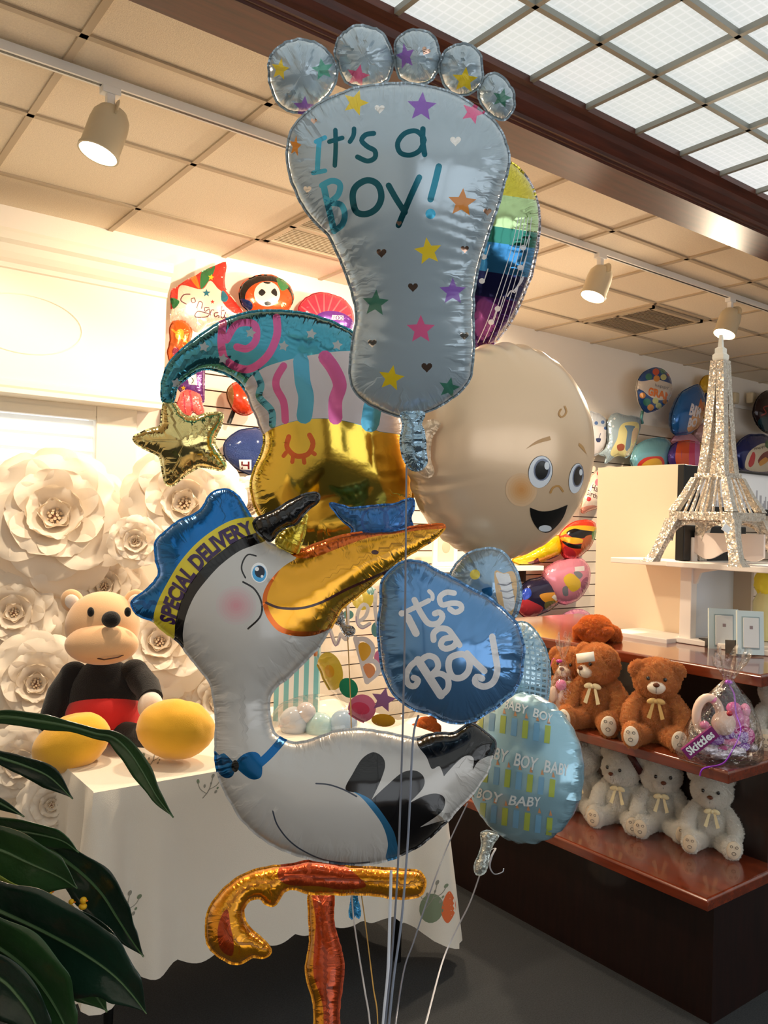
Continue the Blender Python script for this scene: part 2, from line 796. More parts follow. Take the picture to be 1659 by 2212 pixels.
    # puckers along the seam
    B = X[isb]
    sarc = {}
    OX = []
    for p in out:
        q = on(p.x, p.y, p0, nrm) - p0
        OX.append((q.dot(side), q.dot(upv)))
    OX = np.array(OX)
    seg = np.hypot(*(OX - np.roll(OX, 1, 0)).T)
    arc = np.cumsum(seg)
    sa, sdist = np.zeros(n), np.zeros(n)
    if True:
        for k in range(0, n, 500):
            q = X[k:k + 500]
            D = np.hypot(q[:, None, 0] - OX[None, :, 0], q[:, None, 1] - OX[None, :, 1])
            i0 = D.argmin(1)
            dd = D[np.arange(len(q)), i0]
            s0 = arc[i0]
            sa[k:k + 500], sdist[k:k + 500] = s0, dd
            wob = np.array([noise.noise(Vector((float(a) / lam * 0.5, seed * 7.3, 0))) for a in s0])
            wv = np.sin(2 * math.pi * s0 / lam + 3 * wob) * (0.6 + 0.8 * wob)
            h[k:k + 500] *= 1 + pucker * wv * np.exp(-dd / pfall)
    mb = mb or MB()
    # the print lies where the eye traced it: each front point is met on its own sight line at its inflated height
    front = [on(V[i, 0], V[i, 1], p0 + nrm * h[i], nrm) for i in range(n)]
    b0 = len(mb.v)
    mb.v += front
    for i in range(n):
        mb.uv[b0 + i] = (float(sa[i]), float(sdist[i]))
    idx = np.arange(n)
    bidx = np.zeros(n, int)
    c = n
    backv = []
    for i in range(n):
        if isb[i]:
            bidx[i] = i
        else:
            bidx[i] = c
            c += 1
            backv.append(p0 + side * X[i, 0] + upv * X[i, 1] - nrm * h[i] * back)
            mb.uv[b0 + bidx[i]] = (float(sa[i]), float(sdist[i]))
    mb.v += backv
    for f, m_ in zip(F, fm):
        mb.f.append([b0 + int(k) for k in f])
        mb.m.append(int(m_))
    for f in F:
        g3 = [b0 + int(bidx[k]) for k in f[::-1]]
        if len({*g3}) == 3 and not (isb[f[0]] and isb[f[1]] and isb[f[2]]):
            mb.f.append(g3)
            mb.m.append(backmat)
    # flat heat-sealed rim
    if flange:
        nxt = {}
        nv = {}
        acc = {}
        for a, b in be:
            t = X[b] - X[a]
            L = math.hypot(*t) or 1
            nn = np.array([t[1], -t[0]]) / L
            for k in (a, b):
                acc[k] = acc.get(k, np.zeros(2)) + nn
        fmb = {}
        for f, m_ in zip(F, fm):
            for a, b in ((f[0], f[1]), (f[1], f[2]), (f[2], f[0])):
                fmb[(a, b)] = int(m_)
        for i, (k, v) in enumerate(acc.items()):
            L = math.hypot(*v) or 1
            q = X[k] + v / L * flange
            z = 0.12 * flange * math.sin(k * 0.7)
            nv[k] = len(mb.v)
            mb.uv[len(mb.v)] = (float(sa[k]), 0.0)
            mb.v.append(p0 + side * q[0] + upv * q[1] + nrm * z)
        for a, b in be:
            mb.f.append([b0 + a, nv[a], nv[b], b0 + b])
            mb.m.append(fmb.get((a, b), 0))
    return mb


def ribbon(pts, w, mi=0, mb=None, n=24):
    """thin flat ribbon through world points (smoothed)"""
    mb = mb or MB()
    P = [Vector(p) for p in pts]
    line = []
    for i in range(len(P) - 1):
        p0, p1, p2, p3 = P[max(i - 1, 0)], P[i], P[i + 1], P[min(i + 2, len(P) - 1)]
        for j in range(8):
            t = j / 8
            line.append(0.5 * ((2 * p1) + (p2 - p0) * t + (2 * p0 - 5 * p1 + 4 * p2 - p3) * t * t + (3 * p1 - p0 - 3 * p2 + p3) * t ** 3))
    line.append(P[-1])
    return mb.tube(line, w / 2, mi, n=6, flat=0.35)


def structure(name, mb, m, smooth=False, bevel=0.0):
    o = mb.build(name, m, smooth=smooth, bevel=bevel)
    o['kind'] = 'structure'
    return o

# ================================================================== THE ROOM
XL, XR, YF, YB, ZC = -2.6, 9.0, -3.6, 4.05, 2.9
BEAM_FAR, BEAM_NEAR, LUM_Y = 2.055, 1.87, 1.785

m_carpet = mat('carpet', (58, 60, 62), 0.95, bump=0.6, bscale=420, vary=0.3, vscale=220)
m_tile = mat('ceiling_tile', (240, 226, 204), 0.9, bump=0.25, bscale=230, vary=0.05, vscale=120)
m_tbar = mat('ceiling_bar', (190, 172, 146), 0.5)
m_wall = mat('wall_paint', (246, 237, 226), 0.75, bump=0.05, bscale=150)
m_trim = mat('cream_trim', (243, 234, 216), 0.45)
m_slat = mat('slatwall_panel', (240, 222, 200), 0.5)
m_groove = mat('slatwall_groove', (70, 38, 18), 0.7)
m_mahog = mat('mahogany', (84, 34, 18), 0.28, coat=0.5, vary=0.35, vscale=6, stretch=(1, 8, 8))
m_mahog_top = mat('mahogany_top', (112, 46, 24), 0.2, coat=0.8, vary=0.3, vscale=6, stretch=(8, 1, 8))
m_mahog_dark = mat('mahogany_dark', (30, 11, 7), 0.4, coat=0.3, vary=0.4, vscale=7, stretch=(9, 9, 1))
m_white = mat('white_enamel', (238, 236, 232), 0.35, coat=0.2)
m_black = mat('black_plastic', (12, 11, 11), 0.35)
m_lampbody = mat('lamp_body', (206, 192, 162), 0.4)

b = MB()
b.bx((XL, YF, -0.05), (XR, YB + 0.4, 0))
structure('floor', b, m_carpet)

# tile ceiling behind the beam, with its metal grid
b = MB()
b.bx((XL, BEAM_FAR, ZC), (XR, YB, ZC + 0.05))
GX = [0.697 + 0.61 * k for k in range(-6, 15)]
GY = [3.67 - 0.61 * k for k in range(0, 3)]
for x in GX:
    if XL < x < XR:
        b.bx((x - 0.012, BEAM_FAR, ZC - 0.008), (x + 0.012, YB, ZC + 0.01), 1)
for y in GY:
    b.bx((XL, y - 0.012, ZC - 0.008), (XR, y + 0.012, ZC + 0.01), 1)
    b.bx((XL, y + 0.012, ZC - 0.002), (XR, y + 0.016, ZC + 0.01), 1)
structure('ceiling', b, [m_tile, m_tbar])

# luminous ceiling in front of the beam: opal prismatic panels in a metal grid, lit from behind
m_lum = bpy.data.materials.new('luminous_panel')
m_lum.use_nodes = True
nt = m_lum.node_tree
pb = nt.nodes['Principled BSDF']
pb.inputs['Base Color'].default_value = (0.28, 0.3, 0.29, 1)
pb.inputs['Roughness'].default_value = 0.25
tc = nt.nodes.new('ShaderNodeTexCoord')
vo = nt.nodes.new('ShaderNodeTexVoronoi')
vo.inputs['Scale'].default_value = 33.5
vo.inputs['Randomness'].default_value = 0.0
vo.distance = 'CHEBYCHEV'
nz = nt.nodes.new('ShaderNodeTexNoise')
nz.inputs['Scale'].default_value = 1.1
cr = nt.nodes.new('ShaderNodeValToRGB')
cr.color_ramp.elements[0].position = 0.08
cr.color_ramp.elements[0].color = (0.55, 0.62, 0.58, 1)
cr.color_ramp.elements[1].position = 0.5
cr.color_ramp.elements[1].color = (1, 1, 1, 1)
mx = nt.nodes.new('ShaderNodeMix')
mx.data_type = 'RGBA'
mx.blend_type = 'MULTIPLY'
mx.inputs['Factor'].default_value = 0.8
cr2 = nt.nodes.new('ShaderNodeValToRGB')
cr2.color_ramp.elements[0].position = 0.3
cr2.color_ramp.elements[0].color = (0.72, 0.78, 0.76, 1)
cr2.color_ramp.elements[1].position = 0.7
cr2.color_ramp.elements[1].color = (1, 1, 1, 1)
nt.links.new(tc.outputs['Object'], vo.inputs['Vector'])
nt.links.new(tc.outputs['Object'], nz.inputs['Vector'])
nt.links.new(vo.outputs['Distance'], cr.inputs['Fac'])
nt.links.new(nz.outputs['Fac'], cr2.inputs['Fac'])
nt.links.new(cr.outputs['Color'], mx.inputs['A'])
nt.links.new(cr2.outputs['Color'], mx.inputs['B'])
nt.links.new(mx.outputs['Result'], pb.inputs['Emission Color'])
pb.inputs['Emission Strength'].default_value = PANEL_GLOW
CELL = 0.268
m_lgrid = mat('luminous_grid', (150, 150, 142), 0.45, metal=0.3)
b = MB()
b.bx((XL, YF, ZC + 0.006), (XR, LUM_Y + 0.02, ZC + 0.03))
lum = structure('ceiling_luminous', b, m_lum)
b = MB()
x = 1.605 - 16 * CELL
while x < XR:
    if x > XL:
        b.bx((x - 0.008, YF, ZC - 0.012), (x + 0.008, LUM_Y, ZC + 0.012))
    x += CELL
y = LUM_Y - 0.262
while y > YF:
    b.bx((XL, y - 0.008, ZC - 0.012), (XR, y + 0.008, ZC + 0.012))
    y -= CELL
structure('ceiling_grid', b, m_lgrid)

# timber beam: flat soffit board, bead, crown up to the luminous panels
m_beam = mat('beam_wood', (78, 34, 20), 0.45, coat=0.1, vary=0.4, vscale=5, stretch=(1, 10, 10))
prof = [(BEAM_FAR, 2.9), (BEAM_FAR, 2.80), (BEAM_NEAR + 0.012, 2.80), (BEAM_NEAR + 0.008, 2.806), (BEAM_NEAR, 2.806), (BEAM_NEAR - 0.004, 2.812),
        (BEAM_NEAR - 0.016, 2.812), (BEAM_NEAR - 0.02, 2.822), (BEAM_NEAR - 0.03, 2.832), (BEAM_NEAR - 0.045, 2.85), (BEAM_NEAR - 0.055, 2.868),
        (BEAM_NEAR - 0.07, 2.878), (BEAM_NEAR - 0.085, 2.884), (LUM_Y, 2.9), (LUM_Y, 2.96), (BEAM_FAR, 2.96)]
b = MB()
b.loft([[(X, p[0], p[1]) for p in prof] for X in (XL, XR)])
structure('trim_1', b, m_beam)

# walls
b = MB()
WX0, WX1, WZ0, WZ1 = -0.95, 1.30, 0.75, 2.0       # window opening
b.bx((XL, YB, 0), (WX0, YB + 0.15, ZC))
b.bx((WX1, YB, 0), (XR, YB + 0.15, ZC))
b.bx((WX0, YB, 0), (WX1, YB + 0.15, WZ0))
b.bx((WX0, YB, WZ1), (WX1, YB + 0.15, ZC))
structure('wall_back', b, m_wall)
b = MB(); b.bx((XL - 0.15, YF, 0), (XL, YB, 3.0)); structure('wall_left', b, m_wall)
b = MB(); b.bx((XR, YF, 0), (XR + 0.15, YB, 3.0)); structure('wall_right', b, m_wall)
b = MB()          # unseen shop front behind the viewer: wide opening added to let daylight in
b.bx((XL, YF - 0.15, 0), (XR, YF, 0.5)); b.bx((XL, YF - 0.15, 2.6), (XR, YF, 3.0)); b.bx((XL, YF - 0.15, 0.5), (-1.8, YF, 2.6)); b.bx((6.5, YF - 0.15, 0.5), (XR, YF, 2.6))
for x in (0.2, 2.3, 4.4):
    b.bx((x - .04, YF - 0.1, 0.5), (x + .04, YF, 2.6))
structure('wall_front', b, mat('wall_shade', (150, 138, 126), 0.8))

# window: frame, sash rail, glass, horizontal blind
b = MB()
for a_, c_ in (((WX0 - 0.06, WZ0 - 0.06), (WX0 + 0.04, WZ1 + 0.06)), ((WX1 - 0.04, WZ0 - 0.06), (WX1 + 0.16, WZ1 + 0.06))):
    b.bx((a_[0], YB - 0.03, a_[1]), (c_[0], YB + 0.1, c_[1]))
b.bx((WX0 + 0.04, YB - 0.027, WZ1 - 0.03), (WX1 - 0.04, YB + 0.098, WZ1 + 0.06))
b.bx((WX0, YB - 0.05, WZ0 - 0.055), (WX1, YB + 0.097, WZ0 + 0.03))
b.bx((WX0, YB + 0.03, 1.36), (WX1, YB + 0.08, 1.40))
win = structure('window_1', b, m_trim, bevel=0.004)
b = MB()
b.bx((WX0, YB + 0.095, WZ0), (WX1, YB + 0.1, WZ1))
g = b.build('pane', mat('window_glass', (255, 255, 255), 0.02, trans=1.0, ior=1.02), win, smooth=False)
m_blind = mat('blind_slat', (250, 250, 248), 0.6, trans=0.0)
nt = m_blind.node_tree
pb = nt.nodes['Principled BSDF']
tr = nt.nodes.new('ShaderNodeBsdfTranslucent')
tr.inputs['Color'].default_value = (0.95, 0.95, 0.93, 1)
ms = nt.nodes.new('ShaderNodeMixShader')
ms.inputs[0].default_value = 0.6
nt.links.new(pb.outputs[0], ms.inputs[1])
nt.links.new(tr.outputs[0], ms.inputs[2])
nt.links.new(ms.outputs[0], nt.nodes['Material Output'].inputs['Surface'])
bl = empty('window_blind', (0.2, YB - 0.005, 1.97), 'white horizontal slatted blind lowered over the bright window behind the paper flowers', 'window blind')
b = MB()
z = 1.91
while z > 0.82:
    b.box((( WX0 + WX1) / 2 - 0.005, YB - 0.012, z), (WX1 - WX0 - 0.085, 0.082, 0.003), M=Matrix.Rotation(R(74), 3, 'X'))
    z -= 0.074
b.build('slats', m_blind, bl, smooth=False)
b = MB()
b.bx((WX0 + 0.045, YB - 0.035, 1.955), (WX1 - 0.045, YB + 0.02, 1.995))
b.build('headrail', m_trim, bl, smooth=False)

# boxed cornice above the window with crown moulding and a routed circle on its face
b = MB()
CY, CX1, CZ0, CZ1 = 3.86, 1.53, 2.02, 2.60
b.bx((XL, CY, CZ0 + 0.035), (CX1, YB, CZ1))
pf = [(CY, CZ0 + 0.06), (CY - 0.012, CZ0 + 0.05), (CY - 0.012, CZ0 + 0.03), (CY - 0.006, CZ0 + 0.02), (CY - 0.006, CZ0), (YB - 0.002, CZ0), (YB - 0.002, CZ0 + 0.06)]
b.loft([[(X, p[0], p[1]) for p in pf] for X in (XL, CX1)])
pf = [(YB - 0.002, 2.56), (CY, 2.56), (CY - 0.01, 2.565), (CY - 0.014, 2.585), (CY - 0.03, 2.6), (CY - 0.045, 2.625), (CY - 0.055, 2.655), (CY - 0.075, 2.67), (CY - 0.08, 2.70), (CY - 0.08, 2.715), (YB - 0.002, 2.715)]
b.loft([[(X, p[0], p[1]) for p in pf] for X in (XL, CX1 + 0.0)])
cc = ony(55, 700, CY)
ring = [cc + Vector((0.245 * math.cos(t), -0.0005, 0.13 * math.sin(t))) for t in [2 * math.pi * k / 64 for k in range(65)]]
b.tube(ring, 0.004, 0, n=6, caps=False)
structure('trim_2', b, m_trim)

# slatwall right of the window
b = MB()
SX0 = CX1 + 0.06
b.bx((SX0, YB - 0.008, 0.1), (XR, YB + 0.001, 2.335), 1)
zt = 2.335
pitch = 0.085
while zt - pitch > 0.1:
    y0, y1 = YB - 0.02, YB - 0.004
    b.bx((SX0, y0, zt - pitch + 0.0075), (XR, y1, zt), 0)
    zt -= pitch
structure('wall_slatwall', b, [m_slat, m_groove])
b = MB()
b.bx((XL, YB - 0.015, 0), (XR, YB + 0.001, 0.1))
structure('baseboard_back', b, m_trim)

# ceiling vents
def vent(name, x0, x1, y0, y1, label):
    t = empty(name, ((x0 + x1) / 2, (y0 + y1) / 2, ZC - 0.01), label, 'vent', None)
    b = MB()
    for a_, c_ in (((x0, y0), (x1, y0 + 0.03)), ((x0, y1 - 0.03), (x1, y1)), ((x0, y0), (x0 + 0.03, y1)), ((x1 - 0.03, y0), (x1, y1)), ((x0, (y0 + y1) / 2 - 0.012), (x1, (y0 + y1) / 2 + 0.012))):
        b.bx((a_[0], a_[1], ZC - 0.02), (c_[0], c_[1], ZC - 0.002))
    b.build('frame', m_tbar, t, smooth=False)
    b = MB()
    k = y0 + 0.04
    while k < y1 - 0.03:
        b.box(((x0 + x1) / 2, k, ZC - 0.012), (x1 - x0 - 0.05, 0.016, 0.002), M=Matrix.Rotation(R(35), 3, 'X'))
        k += 0.02
    b.build('louvre', mat('vent_grey', (196, 180, 156), 0.6), t, smooth=False)
vent('ceiling_vent', 1.93, 2.5, 3.1, 3.64, 'louvred square air vent in the ceiling behind the foot balloon')
vent('ceiling_vent', 4.38, 4.94, 3.1, 3.64, 'perforated air return in the ceiling above the right slatwall')

# lighting track and its lamps
TRY, TRZ = 2.635, 2.875
t = empty('light_track', (2.0, TRY, TRZ), 'long white lighting track fixed under the tiled ceiling', 'light track')
b = MB(); b.bx((XL + 0.3, TRY - 0.016, TRZ - 0.012), (XR - 0.5, TRY + 0.016, ZC - 0.008)); b.build('rail', m_white, t, smooth=False)
b = MB(); b.bx((XL + 0.3, TRY - 0.006, TRZ - 0.0125), (XR - 0.5, TRY + 0.006, TRZ - 0.0118)); b.build('contact_slot', m_black, t, smooth=False)
m_bulb = mat('lamp_lens', (255, 244, 220), 0.3, emit=9.0)

def track_lamp(px, py, aim, label, power=1.0, x=None):
    p = onz(px, py, TRZ) if x is None else Vector((x, TRY, TRZ))
    p.y = TRY
    t = empty('track_spotlight', p, label, 'spotlight', 'spotlights on the ceiling track')
    b = MB(); b.bx((p.x - 0.03, p.y - 0.018, p.z - 0.035), (p.x + 0.03, p.y + 0.018, p.z - 0.011)); b.bx((p.x - 0.013, p.y - 0.013, p.z - 0.105), (p.x + 0.013, p.y + 0.013, p.z - 0.03))
    b.build('bracket', m_white, t, smooth=False, bevel=0.003)
    piv = p + Vector((0, 0, -0.125))
    d = Vector(aim).normalized()
    q = d.to_track_quat('-Z', 'Y').to_matrix()
    prof = [(0.0, 0.075), (0.025, 0.073), (0.045, 0.062), (0.058, 0.04), (0.062, 0.01), (0.062, -0.075), (0.066, -0.082), (0.066, -0.092), (0.06, -0.092), (0.057, -0.08), (0.05, -0.05)]
    b = MB(); b.lathe(prof, piv + d * 0.02, 0, 32, q); b.build('shade', m_lampbody, t)
    sd = d.cross(Vector((0, 0, 1))).normalized()
    b = MB()
    fr = Matrix((sd, d, sd.cross(d))).transposed()
    ringp = [piv + (fr @ Vector((math.cos(k), math.sin(k), 0))) * 0.068 for k in [math.pi * (1.05 + 0.9 * j / 12) for j in range(13)]]
    b.tube(ringp, 0.012, 0, 8, flat=0.3)
    b.build('yoke', m_lampbody, t)
    b = MB(); b.lathe([(0.0, -0.083), (0.03, -0.084), (0.056, -0.078)], piv + d * 0.02, 0, 28, q); b.build('lens', m_bulb, t)
    L = bpy.data.lights.new('lamp_light', 'SPOT')
    L.energy = SPOT_W * power
    L.color = SPOT_COL
    L.spot_size = R(178)
    L.spot_blend = 0.25
    L.shadow_soft_size = 0.05
    o = bpy.data.objects.new('lamp_light', L)
    COL.objects.link(o)
    o.parent = t
    o.location = piv + d * 0.118 - p
    o.rotation_euler = d.to_track_quat('-Z', 'Y').to_euler()
    return t
track_lamp(237, 185, (-.30, .02, -1), 'cream can spotlight lit on the track at the far left above the table', 0.9)
track_lamp(1312, 540, (-.36, .12, -1), 'cream can spotlight lit on the track right of the foot balloon', 1.6)
track_lamp(1580, 640, (-.40, .1, -1), 'cream can spotlight lit directly above the glitter tower', 1.9)
track_lamp(0, 0, (.1, .45, -1), 'cream can spotlight on the track hidden behind the foot balloon', 1.2, x=1.95)

# ================================================================== THE BALLOON BOUQUET
m_foot = foil('pale_blue', (176, 194, 206), 0.26, 0.18, 0.5, 0.05)
m_teal = foil('teal', (22, 92, 108), 0.9, 0.2)
m_cyan = foil('cyan', (70, 170, 205), 0.75, 0.22)
m_yel = ink('yellow', (236, 206, 40))
m_org = ink('orange', (226, 140, 44))
m_pur = ink('purple', (140, 96, 190))
m_pnk = ink('pink', (226, 100, 150))
m_grn = ink('green', (66, 128, 108))
m_mint = ink('mint', (96, 170, 148))
m_silv = foil('silver', (225, 222, 218), 1.0, 0.12)
m_rose = foil('rose_silver', (206, 170, 150), 1.0, 0.14)
m_ribb = mat('curling_ribbon', (196, 200, 210), 0.35, coat=0.4)
m_ribgold = mat('gold_ribbon', (200, 160, 80), 0.35, coat=0.4)
m_ribgrey = mat('grey_ribbon', (120, 130, 150), 0.3, coat=0.4)
m_silverwhite = foil('clear_silver', (210, 214, 218), 0.9, 0.1)

# ---- foot
D_FOOT = 1.55
foot = empty('foot_balloon', at(885, 560, D_FOOT), 'tall pale blue foot-shaped foil balloon with five toes, printed with stars and hearts', 'balloon', 'foil balloons in the bouquet')
FM = [m_foot, m_teal, m_cyan, m_yel, m_org, m_pur, m_pnk, m_grn, m_mint, m_silv, m_rose]
TE, CYN, YL, OR, PU, PK, GR, MT, SV, RO = range(1, 11)
body = [(659, 247), (689, 225), (721, 209), (769, 191), (822, 183), (878, 181), (934, 189), (982, 204), (1031, 234), (1064, 260), (1079, 279), (1091, 305), (1099, 335),
        (1097, 365), (1087, 402), (1076, 444), (1061, 486), (1048, 526), (1037, 560), (1028, 600), (1023, 640), (1022, 699), (1023, 746), (1020, 793), (1014, 818), (1000, 840),
        (971, 863), (946, 879), (918, 890), (893, 897), (865, 899), (843, 894), (815, 881), (787, 866), (768, 846), (758, 822), (757, 778), (763, 731), (770, 690), (766, 652), (755, 615),
        (743, 580), (727, 543), (709, 508), (683, 482), (663, 457), (646, 429), (629, 387), (621, 350), (622, 313), (632, 279)]
z4 = lambda *p: zz(560, 40, 2.676, p)
def zp(ox, oy, s):
    return lambda *p: zz(ox, oy, s, p)
dec = []
W1, W2 = 11, 14
dec += [('stroke', z4((328, 712), (380, 688)), 10, CYN), ('stroke', z4((347, 705), (340, 800), (336, 885)), 11, CYN), ('stroke', z4((312, 893), (380, 880)), 10, CYN),
        ('stroke', z4((440, 645), (442, 740), (437, 850)), 10, TE), ('stroke', z4((405, 712), (480, 690)), 10, TE),
        ('stroke', z4((548, 637), (545, 675), (524, 712)), 10, TE),
        ('stroke', z4((662, 664), (615, 672), (592, 705), (625, 740), (668, 765), (668, 805), (625, 824), (568, 800)), 11, TE),
        ('stroke', z4((950, 690), (905, 650), (840, 665), (800, 720), (815, 775), (870, 790), (925, 765), (950, 715)), 11, TE, True), ('stroke', z4((946, 638), (945, 710), (956, 786)), 12, TE),
        ('stroke', z4((372, 965), (390, 1050), (412, 1140), (432, 1228)), 14, CYN), ('stroke', z4((362, 965), (420, 938), (466, 958), (455, 1020), (400, 1068)), 13, CYN),
        ('stroke', z4((400, 1068), (470, 1075), (494, 1130), (480, 1190), (432, 1228)), 13, CYN),
        ('stroke', z4((625, 935), (560, 970), (540, 1030), (560, 1115), (620, 1130), (680, 1095), (706, 1030), (685, 960)), 14, TE, True),
        ('stroke', z4((748, 965), (790, 1040), (842, 1120)), 13, TE), ('stroke', z4((925, 918), (870, 1040), (805, 1195)), 13, TE),
        ('stroke', z4((1038, 855), (1018, 940), (990, 1045)), 14, TE), ('poly', ell_pts(930, 462, 11, 11), CYN)]
for (x, y, r, rot, m) in ((768, 222, 29, 18, YL), (911, 231, 33, 4, PU), (1021, 243, 26, 22, PK), (998, 438, 32, 5, OR), (925, 543, 31, -8, YL), (978, 630, 30, 0, PU),
                          (811, 655, 30, 4, GR), (909, 712, 32, 0, PK), (845, 817, 29, 10, YL), (970, 838, 24, 12, GR)):
    dec.append(('poly', star_pts(x, y, r, rot), m))
dec.append(('poly', star_pts(638, 316, 24, 10, sx=0.55), OR))
for (x, y, r, m) in ((820, 235, 11, SV), (984, 304, 12, SV), (664, 409, 9, SV), (824, 546, 11, RO), (892, 620, 11, RO), (804, 741, 10, SV), (922, 793, 12, RO), (1003, 725, 10, SV),
                     (1004, 538, 9, RO), (1053, 457, 9, RO), (678, 261, 7, RO), (862, 482, 6, RO)):
    dec.append(('poly', heart_pts(x, y, r), m))
mb = balloon(body, D_FOOT, 0.092, FM, dec, step=9.5, pucker=0.09, lam=0.02, seed=1, yaw=0)
mb.build('sole_panel', FM, foot)
toes = [([(582, 148), (594, 111), (627, 90), (672, 89), (706, 111), (724, 141), (724, 180), (690, 223), (652, 243), (616, 234), (590, 200)], 0.055,
         [('poly', star_pts(605, 150, 25, 10, sx=.8), YL), ('poly', star_pts(697, 150, 25, -10), MT), ('poly', star_pts(657, 232, 25, 5), PU)]),
        ([(726, 126), (732, 84), (758, 63), (784, 57), (818, 66), (842, 100), (848, 137), (836, 172), (792, 188), (752, 178)], 0.055, [('poly', star_pts(773, 164, 26, 14), PK)]),
        ([(853, 122), (861, 86), (893, 66), (925, 71), (947, 100), (946, 145), (930, 174), (896, 181), (864, 167)], 0.045, [('poly', star_pts(876, 122, 30, -12, sx=.7), PU), ('poly', heart_pts(920, 110, 10, 30), RO)]),
        ([(951, 133), (968, 107), (1000, 97), (1031, 112), (1042, 148), (1034, 187), (1006, 204), (971, 193), (953, 163)], 0.042, [('poly', star_pts(1004, 173, 29, 6), YL)]),
        ([(1034, 200), (1046, 173), (1068, 160), (1094, 178), (1111, 208), (1107, 237), (1088, 258), (1062, 249), (1043, 227)], 0.034, [('poly', star_pts(1084, 212, 22, 15), GR)])]
for i, (o_, th, dc) in enumerate(toes):
    mb = balloon(o_, D_FOOT, th, FM, dc, step=7, pucker=0.34, lam=0.034, pfall=0.02, seed=2 + i, scal=3.5)
    mb.build('toe', FM, foot)
mb = balloon([(868, 893), (890, 892), (915, 893), (908, 915), (915, 935), (918, 975), (920, 1000), (905, 1015), (885, 1010), (872, 985), (866, 950), (872, 920)], D_FOOT, 0.018, [m_foot], (), step=6, pucker=0.4, lam=0.018, pfall=0.02)
mb.build('neck', foil('crumpled_blue', (150, 178, 196), 0.85, 0.15, bump=0.5, bs=60), foot)
def end_pt(px, py):
    return onz(px, py, 0.012)
KN = at(845, 2640, 1.42)
KN.z = 0.015
mb = ribbon([at(878, 1005, 1.54), at(874, 1400, 1.475), at(866, 1700, 1.45), at(858, 1900, 1.43), at(845, 2080, 1.41), at(832, 2212, 1.40), at(806, 2500, 1.36)], 0.0058)
mb.build('string', m_ribgrey, foot)

# ---- stork
D_ST = 1.72
stork = empty('stork_balloon', at(760, 1500, D_ST), 'large white stork-shaped foil balloon with gold beak, blue cap and orange legs', 'balloon', 'foil balloons in the bouquet')
m_swhite = foil('stork_white', (198, 194, 189), 0.12, 0.3, 0.45, 0.05)
m_sblue = foil('stork_blue', (24, 108, 178), 0.75, 0.2)
m_syel = ink('band_yellow', (226, 206, 48), 0.3)
m_ink = foil('ink_black', (14, 12, 14), 0.4, 0.18, 0.7)
m_beak = foil('beak_gold', (224, 158, 40), 0.9, 0.2, 0.4, 0.08)
m_beako = foil('beak_orange', (206, 98, 28), 0.85, 0.22, 0.4)
m_brown = ink('mouth_brown', (70, 22, 14))
m_eye = ink('eye_blue', (70, 170, 230))
m_eye2 = ink('eye_dark', (10, 24, 48))
m_wt = ink('white_ink', (246, 246, 246))
m_ck1 = ink('cheek_outer', (216, 184, 182))
m_ck2 = ink('cheek_mid', (214, 168, 170))
m_ck3 = ink('cheek_core', (210, 152, 158))
m_bow = foil('bow_blue', (16, 98, 160), 0.85, 0.25)
m_wingb = foil('wing_blue', (52, 118, 160), 0.5, 0.3)
m_line = ink('line_grey', (58, 66, 80))
SM = [m_swhite, m_sblue, m_syel, m_ink, m_beak, m_beako, m_brown, m_eye, m_eye2, m_wt, m_ck1, m_ck2, m_ck3, m_bow, m_wingb, m_line]
ol = [(285, 1299), (310, 1280), (336, 1255), (345, 1236), (338, 1209), (336, 1174), (358, 1148), (384, 1128), (420, 1112), (439, 1095), (455, 1068), (481, 1057), (503, 1064), (521, 1082),
      (534, 1104), (543, 1119), (556, 1132), (566, 1152), (580, 1172), (609, 1183), (635, 1194), (652, 1188), (692, 1172), (745, 1156), (798, 1149), (855, 1144), (908, 1137), (948, 1133), (960, 1138),
      (944, 1159), (908, 1183), (864, 1212), (820, 1247), (776, 1284), (738, 1315), (724, 1340), (710, 1362), (692, 1392), (657, 1429), (626, 1460), (599, 1480), (583, 1506), (581, 1540), (587, 1571), (603, 1593),
      (630, 1604), (663, 1601), (695, 1590), (726, 1580), (770, 1576), (818, 1580), (862, 1589), (905, 1597), (917, 1589), (953, 1583), (981, 1584), (1009, 1566), (1029, 1568), (1049, 1584), (1067, 1600),
      (1070, 1615), (1061, 1639), (1053, 1663), (1029, 1703), (997, 1738), (961, 1778), (917, 1818), (878, 1842), (838, 1857), (790, 1867), (742, 1866), (695, 1859), (655, 1850), (619, 1838), (579, 1818),
      (547, 1794), (520, 1766), (500, 1734), (484, 1703), (472, 1671), (466, 1631), (467, 1591), (466, 1539), (461, 1500), (455, 1478), (441, 1455), (421, 1430), (401, 1405), (388, 1388), (368, 1372), (349, 1358), (332, 1341), (310, 1333), (292, 1321)]
z3 = zp(270, 1020, 2.2726)
zb = zp(440, 1440, 2.5136)
CKM, CKD = soft_spot(510, 1308, 44, 42, (200, 192, 189), (210, 146, 154), 16, 7)
SM += CKM
bout = [(332, 1337), (340, 1302), (362, 1258), (389, 1214), (424, 1174), (464, 1143), (503, 1123), (543, 1117)]
bin1 = [(554, 1150), (516, 1165), (481, 1189), (446, 1218), (415, 1253), (393, 1293), (380, 1337), (377, 1372)]
bin2 = [(574, 1166), (548, 1178), (516, 1191), (477, 1220), (446, 1253), (420, 1288), (402, 1330), (395, 1368), (396, 1400)]
